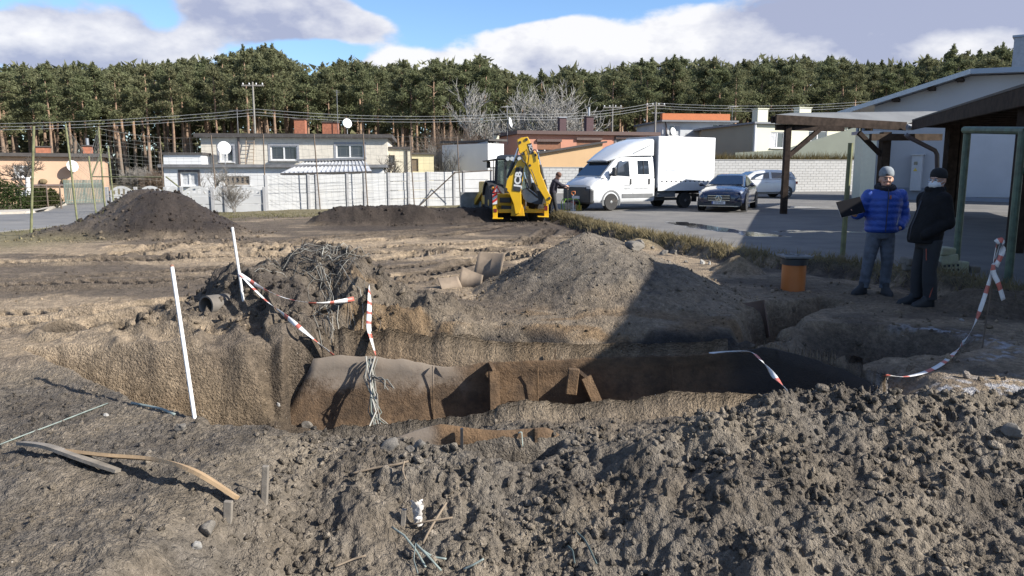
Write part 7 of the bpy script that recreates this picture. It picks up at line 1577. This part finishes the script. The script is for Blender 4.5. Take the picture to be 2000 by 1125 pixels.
ribbon('barrier_tape', 'loose doubled red and white tape end hanging from the rod top', [PX(1948, 468, d_ - .03), PX(1942, 500, d_ - .05), PX(1938, 530, d_ - .06), PX(1950, 552, d_ - .06), PX(1960, 586, d_ - .05)], .05, twist=.6, start=.7, seg=.10)
ribbon('barrier_tape', 'short knot of red and white tape at the rod top', [PX(1945, 474, d_ - .06), PX(1955, 466, d_ - .08), PX(1962, 475, d_ - .05), PX(1955, 500, d_ - .04), PX(1945, 520, d_ - .07)], .05, twist=1.4, start=.3, seg=.10)
# ---- cables
def cable_tangle(name, label, gen, n, mats, seed, r=(.005, .010)):
    rs = np.random.default_rng(seed); b = MB()
    for k in range(n):
        b.cur = int(rs.random() * len(mats)); b.tube(gen(rs, k), float(r[0] + (r[1] - r[0]) * rs.random()), 5, caps=False)
    return tag(b.build(name, mats, smooth=True, fix=False), label, 'cables', kind='stuff')
CG1 = M('grey cable', (.20, .19, .165), .6, var=.2, scale=8); CG2 = M('green grey cable', (.17, .20, .175), .6, var=.2, scale=8); CG3 = M('pale cable', (.38, .37, .33), .6, var=.2, scale=8); CG4 = M('dark cable', (.05, .05, .05), .6)
def gen_m(rs, k):
    a0 = rs.random() * 6.28; cx = -2.15 + rs.normal() * .16; cy = 8.72 + rs.normal() * .14; R_ = .08 + .17 * rs.random(); out = []
    if k % 3 == 0:        # strands that spill down towards the tank
        x = -2.05 + rs.normal() * .10; y = 8.5
        for i in range(12): out.append((x, y, .05)); x += .012 + rs.normal() * .035 + .02; y -= .095
    elif k % 3 == 1:
        for i in range(14): a = a0 + i * .30; out.append((cx + math.cos(a) * R_ * 1.6, cy + math.sin(a) * R_ * .75, .02 + .07 * rs.random()))
    else:
        x, y = cx, cy; a = a0
        for i in range(12): out.append((x, y, .02 + .05 * rs.random())); a += rs.normal() * .45; x += math.cos(a) * .07; y += math.sin(a) * .055
    z = terrain(np.array([p[0] for p in out]), np.array([p[1] for p in out])); return [(p[0], p[1], float(zz) + p[2] * (.6 + .4 * math.sin(i * 1.7 + k))) for i, (p, zz) in enumerate(zip(out, z))]
cable_tangle('cable_heap', 'tangled heap of grey and greenish cables spilling over the earth mound', gen_m, 48, [CG1, CG2, CG4, CG1, CG3, CG4], 31, (.0022, .0052))
def gen_t(rs, k):
    p = [PX(722 + rs.normal() * 6, 700, 7.30), PX(720 + rs.normal() * 8, 735, 7.20), PX(727 + rs.normal() * 6, 770, 7.10), PX(728 + rs.normal() * 8, 805, 7.0), PX(736 + rs.normal() * 9, 835, 6.9)]
    if k % 5 == 0: p = p[:2] + [PX(738 + rs.normal() * 4, 738, 7.05), PX(752 + rs.normal() * 4, 745, 7.02), PX(760 + rs.normal() * 4, 758, 7.0)]
    return [q + Vector(rs.normal(size=3) * .012) for q in p]
cable_tangle('hanging_cables', 'strands of grey cable hanging over the tank rim into the tank', gen_t, 16, [CG1, CG3, CG2], 32, (.004, .008))
def lay(name, label, pts, r, mat, cat, dz=.01, n=6, flat=1.):
    P = [on_ground(u, v, 0, dz + (e[0] if e else 0)) for u, v, *e in pts]; P = resample(P, 3 * len(P)); return tag(MB().tube(P, r, n, flat=flat).build(name, mat, smooth=True), label, cat)
STRAP = M('pale green strap', (.27, .32, .295), .6, var=.2, scale=10)
lay('plastic_strap', 'long pale green strap lying across the left gravel slope', [(0, 873), (45, 856), (100, 835), (160, 812), (210, 793)], .011, STRAP, 'strap', .012, 6, .4)
lay('plastic_strap', 'short pale green strap at the lip of the left pit', [(256, 791), (285, 795), (315, 803), (342, 814)], .010, STRAP, 'strap', .012, 6, .4)
for k, (pts, lb) in enumerate((([(765, 1043), (790, 1070), (812, 1090), (832, 1118)], 'longest pale green strap of the torn knot on the front heap'), ([(812, 1085), (835, 1105), (862, 1122)], 'pale green strap end bending right out of the torn knot'), ([(812, 1085), (808, 1105), (816, 1124)], 'pale green strap end pointing down out of the torn knot'), ([(815, 1085), (845, 1092), (872, 1102)], 'thin frayed strap end stretched sideways from the torn knot'), ([(905, 1118), (925, 1110), (945, 1112)], 'loose scrap of pale green strap beside the torn knot'), ([(1122, 1040), (1140, 1068), (1150, 1095), (1165, 1118)], 'dark green strap half buried in the heap front'), ([(1108, 1080), (1118, 1100), (1122, 1122)], 'second dark green strap end in the heap front'), ([(1012, 862), (1019, 866), (1021, 880)], 'small curled pale strap beside the hatch plate'))):
    lay('plastic_strap', lb, [(u, v, .03 * math.sin(i * 1.4 + k) + .02) for i, (u, v) in enumerate(pts)], .0058, STRAP if 'dark' not in lb else M('dark green strap', (.09, .125, .12), .6, var=.2, scale=10), 'strap', .02, 6, .4)
TWG = M('root brown', (.24, .185, .13), .9, var=.2, scale=10)
for pts, r, lb in (([(686, 938), (730, 925), (780, 917), (798, 912)], .008, 'pale dry root lying on the crest of the front heap'), ([(790, 912), (786, 930), (792, 948)], .006, 'short forked root end hanging from the crest root'), ([(872, 995), (855, 1020), (838, 1050), (826, 1075)], .007, 'thin dry root standing out of the front heap'), ([(802, 1038), (840, 1030), (884, 1022)], .006, 'straight dry twig lying below the white plastic scrap'), ([(655, 1122), (690, 1105), (715, 1100)], .006, 'dry root end near the torn strap knot')):
    lay('dry_root', lb, [(u, v, .025) for u, v in pts], r, TWG, 'root')
# ---- planks and posts
WOOD = M('raw pine board', (.50, .34, .19), .75, var=.15, scale=6, bump=.003, bscale=40); WOODG = M('grey board', (.24, .21, .175), .85, var=.25, scale=8, bump=.006, bscale=30)
def plank(name, label, pts, w, th, mat, lift, cat='plank', roll=0.):
    P = [on_ground(u, v, 0, l) for (u, v), l in zip(pts, lift)]; P = resample(P, 30)
    for _ in range(12): P = [P[0]] + [(a_ + b_ * 2 + c_) / 4 for a_, b_, c_ in zip(P[:-2], P[1:-1], P[2:])] + [P[-1]]; b = MB(); vs = []
    for i, p in enumerate(P):
        d = (P[min(i + 1, 29)] - P[max(i - 1, 0)]).normalized(); x = d.cross(Vector((0, 0, 1))).normalized(); y = x.cross(d); ww = w * (1 - .25 * max(0, (i - 24) / 5)); a = roll; e = x * math.cos(a) + y * math.sin(a); f_ = y * math.cos(a) - x * math.sin(a)
        vs += [p - e * ww / 2, p + e * ww / 2, p + e * ww / 2 + f_ * th, p - e * ww / 2 + f_ * th]
    b.add(vs, [(i * 4 + k, i * 4 + (k + 1) % 4, (i + 1) * 4 + (k + 1) % 4, (i + 1) * 4 + k) for i in range(29) for k in range(4)] + [(0, 1, 2, 3), (116, 119, 118, 117)]); return tag(b.build(name, mat), label, cat)
plank('plank', 'bent yellowish pine board lifted off the left slope', [(135, 893), (230, 918), (300, 930), (380, 955), (462, 993)], .075, .020, WOOD, [.02, .07, .10, .10, .05], roll=.5)
plank('plank', 'grey weathered board half buried behind the bent pine board', [(42, 882), (90, 888), (150, 905), (230, 925)], .06, .02, WOODG, [.04, .04, .03, .0], roll=.2)
for (u0, v0, hgt, w, lb) in ((446, 1015, .10, .045, 'short wooden peg holding the end of the bent board'), (519, 985, .22, .035, 'upright grey wooden peg at the edge of the front heap'), (788, 1020, .08, .03, 'stub of grey wood sunk in the heap')):
    p = on_ground(u0, v0); b = MB(); b.box((0, 0, hgt / 2 - .03), (w, .03, hgt + .06), Matrix.Rotation(.08, 3, 'Y')); o = b.build('wooden_peg', WOODG, bevel=.004); o.location = p; tag(o, lb, 'peg')
# ---- pipes, plates
def pipe_piece(name, label, p, axis, L, r, th, mat, arc=(0, 360), cat='pipe'):
    b = MB(); n = 28; a0, a1 = R(arc[0]), R(arc[1]); q = Vector(axis).normalized().to_track_quat('Z', 'Y').to_matrix().to_4x4(); vs = []
    for z in (0, L):
        for rr in (r, r - th):
            for k in range(n + 1): a = a0 + (a1 - a0) * k / n; vs.append((math.cos(a) * rr, math.sin(a) * rr, z))
    m = n + 1; f = []
    for k in range(n): f += [(k, k + 1, 2 * m + k + 1, 2 * m + k), (m + k, 3 * m + k, 3 * m + k + 1, m + k + 1), (k, m + k, m + k + 1, k + 1), (2 * m + k, 2 * m + k + 1, 3 * m + k + 1, 3 * m + k)]
    if arc != (0, 360): f += [(0, 2 * m, 3 * m, m), (n, m + n, 3 * m + n, 2 * m + n)]
    b.add(vs, f); b.xf(q); o = b.build(name, mat, smooth=40); o.location = p; return tag(o, label, cat)
p = on_ground(398, 606); pipe_piece('pipe', 'grey concrete pipe end sticking out of the wire mound', p + Vector((.16, .33, .03)), (-.42, -.90, .05), .34, .105, .018, M('old pipe', (.17, .15, .13), .85, var=.2, scale=6))
p = GP(1468, 606, -.05); pipe_piece('pipe_shell', 'curved brown half pipe standing at the end of the trench', Vector((2.95, 9.05, -.30)), (-.12, .25, .95), .46, .20, .014, M('brown pipe shell', (.19, .115, .080), .7, var=.2, scale=5), (150, 330))
PLT = M('scrap plate', (.26, .20, .145), .8, var=.25, scale=4, dirt=.4, dcol=(.12, .08, .05))
for k, (u, v, w, hh, rz, rx, lb) in enumerate(((885, 570, .34, .24, 35, 40, 'leftmost scrap steel plate of the pile leaning on the ground'), (915, 568, .36, .36, -20, 30, 'rusty edged scrap plate in the middle of the plate pile'), (946, 563, .46, .50, -30, 25, 'largest pale scrap plate standing on the plate pile'), (968, 548, .50, .30, 10, 55, 'flat scrap plate sloping against the earth pile'))):
    p = GP(u, v, 0); p.z = TZ(p.x, p.y); b = MB(); N = 10; vs = []
    for i in range(N + 1):
        s = i / N - .5
        for q in range(2): vs.append((s * w, .16 * w * (1 - 4 * s * s) * (1 if q == 0 else .6), q * hh * (1 - .35 * (s + .5) * (k % 2))))
    b.add(vs, [(2 * i, 2 * i + 2, 2 * i + 3, 2 * i + 1) for i in range(N)]); b.xf(Matrix.Rotation(R(rz), 4, 'Z') @ Matrix.Rotation(R(-rx), 4, 'X')); o = b.build('scrap_plate', PLT, smooth=True, fix=False); o.location = p - Vector((0, 0, .02)); m_ = o.modifiers.new('s', 'SOLIDIFY'); m_.thickness = .012; tag(o, lb, 'steel plate')
# orange inspection pipe with its lid
g = GP(1548, 572, 0); zz = TZ(g.x, g.y); t = thing('inspection_pipe', 'orange plastic inspection pipe with black lid standing on the ground', 'pipe', (g.x, g.y, zz))
b = MB(); b.lathe([(.165, -.03), (.165, .42), (.15, .42), (.15, .0)], 36); b.build('pipe', M('orange pvc', (.62, .19, .045), .4, var=.06, scale=4, dirt=.15, dcol=(.25, .13, .07)), t, smooth=40); b = MB(); b.lathe([(.168, .37), (.185, .375), (.188, .46), (.16, .47)], 36); b.build('collar', BLKP, t, smooth=40); b = MB(); b.box((0, 0, .49), (.40, .38, .035)); b.build('lid', M('lid grey', (.20, .20, .20), .7, var=.2, scale=10), t, bevel=.01); b = MB(); b.tube([(-.14, 0, .508), (.14, 0, .508)], .02, 6); b.tube([(0, -.14, .508), (0, .14, .508)], .02, 6); b.build('lid_rib', M('lid grey', (.20, .20, .20), .7), t)
# ---- stones
STN = M('field stone', (.20, .18, .155), .85, var=.2, scale=7, bump=.012, bscale=25, dirt=.3, dcol=(.2, .16, .12)); STN2 = M('pale stone', (.42, .40, .37), .85, var=.12, scale=7, bump=.01, bscale=25)
def rock_mesh(name, seed, mat, sub=3, rough=.22):
    rs = np.random.default_rng(seed); bm = bmesh.new(); bmesh.ops.create_icosphere(bm, subdivisions=sub, radius=1); co = np.array([v.co for v in bm.verts])
    d = np.zeros(len(co)); 
    for k in range(12): n = rs.normal(size=3); n /= np.linalg.norm(n); off = .38 + .35 * rs.random(); q = co @ n - off; d = np.maximum(d, np.where(q > 0, q * 1.1, 0))
    for v, dd, c in zip(bm.verts, d, co): v.co = Vector(c) * (1 - dd * .9 + rough * .25 * math.sin(c[0] * 4 + seed) * math.cos(c[1] * 5 + seed * 2)) 
    me = bpy.data.meshes.new(name); bm.to_mesh(me); bm.free(); me.materials.append(mat); me.polygons.foreach_set('use_smooth', [True] * len(me.polygons)); me.set_sharp_from_angle(angle=R(38)); return me
RM = [rock_mesh('stone', 50 + k, STN) for k in range(3)]; RP = [rock_mesh('stone', 60 + k, STN2) for k in range(2)]
for k, (u, v, w, hh, m, lb) in enumerate(((1252, 482, .26, .20, 0, 'rounded boulder topmost in the cluster by the grass strip'), (1240, 488, .34, .13, 0, 'flat grey boulder lying under the topmost boulder'), (1318, 497, .20, .17, 0, 'squarish boulder standing apart by the grass strip'), (1298, 497, .20, .11, 0, 'low boulder touching the squarish boulder'), (1275, 486, .10, .07, 0, 'small stone among the boulders by the grass strip'),
                                   (1372, 516, .10, .12, 1, 'upright pale stone next to the small sand pile'), (1386, 517, .07, .09, 1, 'pale broken stone leaning by the upright pale stone'), (1340, 514, .09, .06, 0, 'small grey stone on the sand near the orange pipe'), (1308, 514, .06, .05, 0, 'smallest grey stone on the bare sand'), (1879, 627, .055, .035, 1, 'white stone on the ground beside the black clad person'), (1735, 571, .03, .02, 1, 'tiny white pebble behind the boots'), (1825, 563, .16, .09, 1, 'broken pale slab behind the black clad person'),
                                   (818, 860 + 20, .10, .07, 0, 'grey stone on the crest before the hatch plate'), (765, 880, .16, .08, 0, 'dusty boulder at the end of the hatch plate'), (800, 885, .09, .06, 0, 'angular stone beside the dusty boulder'), (600, 838, .12, .10, 0, 'rounded stone at the foot of the torn tank end'), (1985, 862, .16, .11, 0, 'large pale clod of stone on the right heap shoulder'), (352, 842, .10, .07, 0, 'dark rounded stone by the foot of the tall white stick'), (545, 800, .05, .05, 1, 'small pale stone on the rim of the left pit'), (204, 815, .045, .02, 1, 'flat white pebble on the left gravel slope'), (378, 1075, .07, .05, 1, 'white stone at the lower edge of the left slope'), (400, 1045, .12, .09, 0, 'dark lump of stone below the wooden peg'))):
    p = on_ground(u, v); me = (RP if m else RM)[k % (2 if m else 3)]; o = link('stone', me); o.location = p + Vector((0, w * .3, hh * .22)); o.scale = (w * .6, w * .5, hh * .6); o.rotation_euler = (.2 * math.sin(k), .2 * math.cos(k * 2), k * 1.3); tag(o, lb, 'stone')
# rubble stack behind the men
RUB = M('mossy block', (.46, .45, .33), .9, var=.2, scale=6, bump=.01, bscale=20, dirt=.4, dcol=(.26, .30, .12)); rr_ = random.Random(4)
for k, (u, v, w, hh, lb) in enumerate(((1850, 538, .30, .20, 'mossy perforated block at the base of the rubble stack'), (1846, 507, .28, .17, 'mossy block second from the ground in the rubble stack'), (1840, 490, .26, .13, 'topmost mossy block of the rubble stack'), (1872, 535, .22, .20, 'rounded pale block leaning against the frame upright'), (1782, 535, .30, .17, 'broad grey block at the far end of the rubble'), (1775, 510, .22, .12, 'flat grey slab on the broad block'), (1818, 530, .2, .16, 'grey block between the two stacks of rubble'), (1895, 540, .18, .12, 'dark broken block at the right foot of the rubble'))):
    p = GP(u, 538, .10); p.z = TZ(p.x, p.y); z = PX(u, v, p.y).z; b = MB(); b.box((0, 0, 0), (w, .22, hh)); o = b.build('rubble_block', RUB if k < 4 else STN, bevel=.025); o.location = (p.x, p.y, max(p.z + hh * .4, z)); o.rotation_euler = (rr_.uniform(-.08, .08), rr_.uniform(-.1, .1), rr_.uniform(-.4, .4)); tag(o, lb, 'block')
    if k == 0:
        for r_ in range(2):
            for c_ in range(4): b = MB(); b.box((-.10 + .066 * c_, -.112, -.035 + .07 * r_), (.03, .012, .035)); b.build('perforation', BLKP, o)
# white plastic scrap
p = on_ground(818, 1018); t = thing('plastic_scrap', 'crumpled white plastic scrap stuck in the front heap', 'plastic scrap', p); rs = np.random.default_rng(9); b = MB(); N, K_ = 9, 12; vs = []
for i in range(N + 1):
    for k in range(K_ + 1): s, q = i / N, k / K_; vs.append(((s - .5) * .075 * (1 - .5 * q) + .006 * rs.normal(), -.03 - .03 * math.sin(s * 3.1) + .006 * rs.normal() - .03 * (1 - q), .155 - .165 * q + .004 * rs.normal()))
b.add(vs, [(i * (K_ + 1) + k, (i + 1) * (K_ + 1) + k, (i + 1) * (K_ + 1) + k + 1, i * (K_ + 1) + k + 1) for i in range(N) for k in range(K_)]); o = b.build('sheet', M('scrap white', (.70, .66, .62), .5, var=.15, scale=30, dirt=.3, dcol=(.3, .25, .2)), t, smooth=True, fix=False)
# plate compactor and shovel by the van
g = GP(1116, 418, .05); zz = TZ(g.x, g.y); t = thing('plate_compactor', 'small plate compactor with green handle frame at the yard edge before the van', 'machine', (g.x, g.y, zz), .2)
b = MB(); b.prism([(-.38, .02), (-.30, -.0), (.30, 0), (.38, .06), (.36, .10), (-.36, .08)], -.22, .22); b.build('base_plate', M('compactor yellow', (.62, .45, .06), .5, dirt=.3), t, bevel=.01); b = MB(); b.box((-.08, 0, .24), (.34, .30, .26)); b.build('engine', M('engine grey', (.40, .36, .32), .6, var=.3, scale=9), t, bevel=.03); b = MB(); b.box((.05, -.04, .34), (.16, .22, .16)); b.build('fuel_tank', M('engine red', (.36, .07, .04), .4), t, bevel=.03); b = MB(); b.box((.30, 0, .18), (.2, .3, .2)); b.build('belt_guard', M('compactor yellow', (.62, .45, .06), .5), t, bevel=.03)
for y in (-.2, .2): b = MB(); b.tube([(-.36, y, .08), (-.38, y, .40), (-.30, y, .52), (.18, y, .52), (.28, y, .42), (.28, y, .12)], .02, 8); b.build('handle_tube', M('lime paint', (.28, .50, .06), .45), t, smooth=True)
g = GP(1118, 418, .05); zz = TZ(g.x, g.y - .3); t = thing('shovel', 'upright shovel with white shaft and orange handle beside the compactor', 'shovel', (g.x, g.y - .35, zz)); hgt = PX(1117, 374, g.y - .35).z - zz
b = MB(); b.tube([(0, 0, -.05), (0, 0, hgt - .12)], .02, 8); b.build('shaft', PLW, t); b = MB(); b.tube([(-.01, 0, hgt - .16), (-.07, 0, hgt - .09), (-.07, 0, hgt), (.07, 0, hgt), (.07, 0, hgt - .09), (.01, 0, hgt - .16)], .02, 8); b.build('handle', M('orange plastic', (.65, .20, .06), .4), t, smooth=True); b = MB(); b.prism([(-.11, .12), (.11, .12), (.10, -.10), (0, -.18), (-.10, -.10)], -.008, .008); b.build('blade', RIMS, t)
# ---- dry grass along the yard edge and at the fence foot
def grass(name, label, spots, blades, hmean, mat, seed):
    rs = np.random.default_rng(seed); V = []
    for (x0, y0, sx, sy, k) in spots:
        m = int(blades * k); x = x0 + rs.normal(size=m) * sx; y = y0 + rs.normal(size=m) * sy; z = terrain(x, y) - .01
        d = rs.normal(size=(m, 3)) * .5; d[:, 2] = .55 + rs.random(m) * .7; L = hmean * (.5 + rs.random((m, 1))); e = np.stack([rs.normal(size=m), rs.normal(size=m) * .4, np.zeros(m)], 1); e /= np.linalg.norm(e, axis=1)[:, None]
        p = np.stack([x, y, z], 1); w = .006 + .00035 * y[:, None]; V.append(np.stack([p - e * w, p + e * w, p + d * L], 1).reshape(-1, 3))
    tag(link(name, tri_mesh(name, np.concatenate(V), mat)), label, 'grass', kind='stuff')
spots = []
for y in np.arange(13.6, 30, .22): spots.append((float(edge_x(y)) + .02 + .14 * math.sin(y * 5.1), y, .13, .16, (1.0 if y > 17 else .55) * (.6 + .5 * math.sin(y * 3.3) ** 2)))
for y in np.arange(9.0, 13.6, .22): spots.append((float(edge_x(y)) + .05, y, .18, .14, .35))
grass('dry_grass', 'straw coloured dry grass along the broken edge of the yard', spots, 120, .13, leaf_mat('straw', (.22, .18, .105), (.15, .13, .07)), 41)
spots = [(x, 31.2 + .05 * x + 1.2 * math.sin(x * 3), .5, .7, .6) for x in np.arange(-12.5, -1.5, .45)] + [(x, 22.5 + .4 * math.sin(x * 5), .5, .8, .5) for x in np.arange(-14, -11.5, .4)] + [(x, 25 + 2 * math.sin(x * 7), .5, .9, .5) for x in np.arange(-14.5, -11.5, .3)]
grass('verge_grass', 'short yellowish grass along the fence and the side road', spots, 110, .07, leaf_mat('verge', (.17, .155, .075), (.15, .14, .06)), 42)
spots = []
o_ = House.L
for u in np.arange(1374, 1670, 5): p = PX(u, 338, 54.0); spots.append((u, p))
rs = np.random.default_rng(43); V = []
for u, p in spots:
    for k in range(26): zb = PX(u, 310, 54).z - .1; q = np.array([p.x + rs.normal() * .12, 54 + rs.normal() * .15, zb]); d = rs.normal(size=3) * .35; d[2] = .5 + rs.random() * .6; V += [q - [.02, 0, 0], q + [.02, 0, 0], q + d * .55 * (.4 + rs.random())]
tag(link('planter_grass', tri_mesh('planter_grass', V, leaf_mat('dry planter', (.16, .12, .06), (.10, .09, .04)))), 'dry brown plants on top of the block wall before the olive wall', 'plants', kind='stuff')
# ---- loose clods
def clod_field():
    rs = np.random.default_rng(77); bm = bmesh.new(); bmesh.ops.create_icosphere(bm, subdivisions=2, radius=1); bm.verts.ensure_lookup_table(); V2 = np.array([v.co for v in bm.verts]); F2 = np.array([[v.index for v in f.verts] for f in bm.faces]); bm.free()
    bm = bmesh.new(); bmesh.ops.create_icosphere(bm, subdivisions=1, radius=1); bm.verts.ensure_lookup_table(); V1 = np.array([v.co for v in bm.verts]); F1 = np.array([[v.index for v in f.verts] for f in bm.faces]); bm.free()
    def region(n, xs, ys, r0, r1, pw, keep=None):
        x = xs[0] + (xs[1] - xs[0]) * rs.random(n); y = ys[0] + (ys[1] - ys[0]) * rs.random(n); r = r0 + (r1 - r0) * rs.random(n) ** pw
        if keep is not None: m = keep(x, y); x, y, r = x[m], y[m], r[m]
        return np.stack([x, y, r], 1)
    nopit = lambda x, y: (poly_sd(x, y, TPIT) > .04) & (poly_sd(x, y, LPIT) > .0) & (poly_sd(x, y, HOLE) > .0)
    L = [region(13000, (-1.5, 4.6), (2.9, 5.5), .006, .038, 2.6, lambda x, y: nopit(x, y) & (x < y * .74 + .2) & (fbm(x * 1.6, y * 1.6, 3, 311) + .35 * ss(.6, 1.6, x) > rs.random(len(x)) * 1.1 - .5)), region(2600, (-4.6, -1.3), (2.9, 6.2), .005, .026, 5.0, lambda x, y: nopit(x, y) & (x > -y * .74 - .2) & (y < 6.6 + .35 * (x + 3))),
         region(1800, (-3.9, -1.2), (7.5, 9.8), .008, .055, 5.0, nopit), region(1500, (-.9, 3.2), (7.7, 11.5), .008, .032, 5.0, nopit), region(700, (-1.5, 2.3), (5.0, 6.0), .008, .04, 4.0, nopit), region(700, (2.6, 6.2), (5.9, 11.5), .008, .05, 5.0, nopit),
         region(900, (-13, -6.8), (18.8, 22.5), .02, .085, 5.0), region(400, (-6.5, 1.2), (24.8, 28.5), .02, .09, 4.0), region(900, (-8, 4), (9.5, 19), .012, .05, 4.0)]
    P = np.concatenate(L); z, col, wet = terrain(P[:, 0], P[:, 1], True)
    big = np.argsort(-P[:, 2] / P[:, 1])[:220]; bigset = np.zeros(len(P), bool); bigset[big] = True
    meshes = []
    def deform(V, r):
        k = rs.normal(size=(3, 3)) * 1.9; ph = rs.random(3) * 6.28; w = 1 + .18 * np.sin(V @ k[0] + ph[0]) + .14 * np.sin(V @ k[1] * 1.7 + ph[1]); d = V * w[:, None]
        for c in range(6): n = rs.normal(size=3); n /= np.linalg.norm(n); q = d @ n - (.35 + .35 * rs.random()); d = d - np.outer(np.maximum(q, 0), n) * .95
        a = rs.normal(size=(3, 3)); Q_, _ = np.linalg.qr(a); return (d * (np.array([1, .85, .7]) * (1 + .2 * rs.normal(size=3)))) @ Q_
    VV = []; FF = []; CC = []; base = 0
    lib1 = [deform(V1, 1) for _ in range(40)]; lib2 = [deform(V2, 1) for _ in range(30)]
    for i in range(len(P)):
        if bigset[i]: continue
        x, y, r = P[i]; hi = r / y > .0042; V, F = (lib2[i % 30], F2) if hi else (lib1[i % 40], F1)
        VV.append(V * r + np.array([x, y, z[i] + r * (.55 * rs.random() - .05)])); FF.append(F + base); base += len(V); CC.append(np.repeat((col[i] * (.65 + 1.0 * rs.random() ** 2))[None], len(V), 0))
    VV = np.concatenate(VV).astype(np.float32); FF = np.concatenate(FF).astype(np.int32); CC = np.concatenate(CC)
    def mk(name, V, F, Cc):
        me = bpy.data.meshes.new(name); me.vertices.add(len(V)); me.vertices.foreach_set('co', V.ravel()); me.loops.add(F.size); me.loops.foreach_set('vertex_index', F.ravel()); me.polygons.add(len(F)); me.polygons.foreach_set('loop_start', np.arange(0, F.size, 3, dtype=np.int32)); me.polygons.foreach_set('loop_total', np.full(len(F), 3, np.int32)); me.update(calc_edges=True)
        a = me.color_attributes.new('Col', 'FLOAT_COLOR', 'POINT'); a.data.foreach_set('color', np.concatenate([Cc, np.ones((len(Cc), 1))], 1).astype(np.float32).ravel()); me.materials.append(SOIL); return me
    tag(link('loose_clods', mk('loose_clods', VV, FF, CC)), 'loose crumbs and clods of soil strewn over the heaps', 'clods', kind='stuff')
    gr = bpy.data.objects['ground']
    for j, i in enumerate(big):
        x, y, r = P[i]; V = deform(V2, 1).astype(np.float32); me = mk('soil_clod', V * r, F2.astype(np.int32), np.repeat((col[i] * (.85 + .35 * rs.random()))[None], len(V), 0)); o = link('soil_clod', me, gr); o.location = (x, y, z[i] + r * .12)
clod_field()
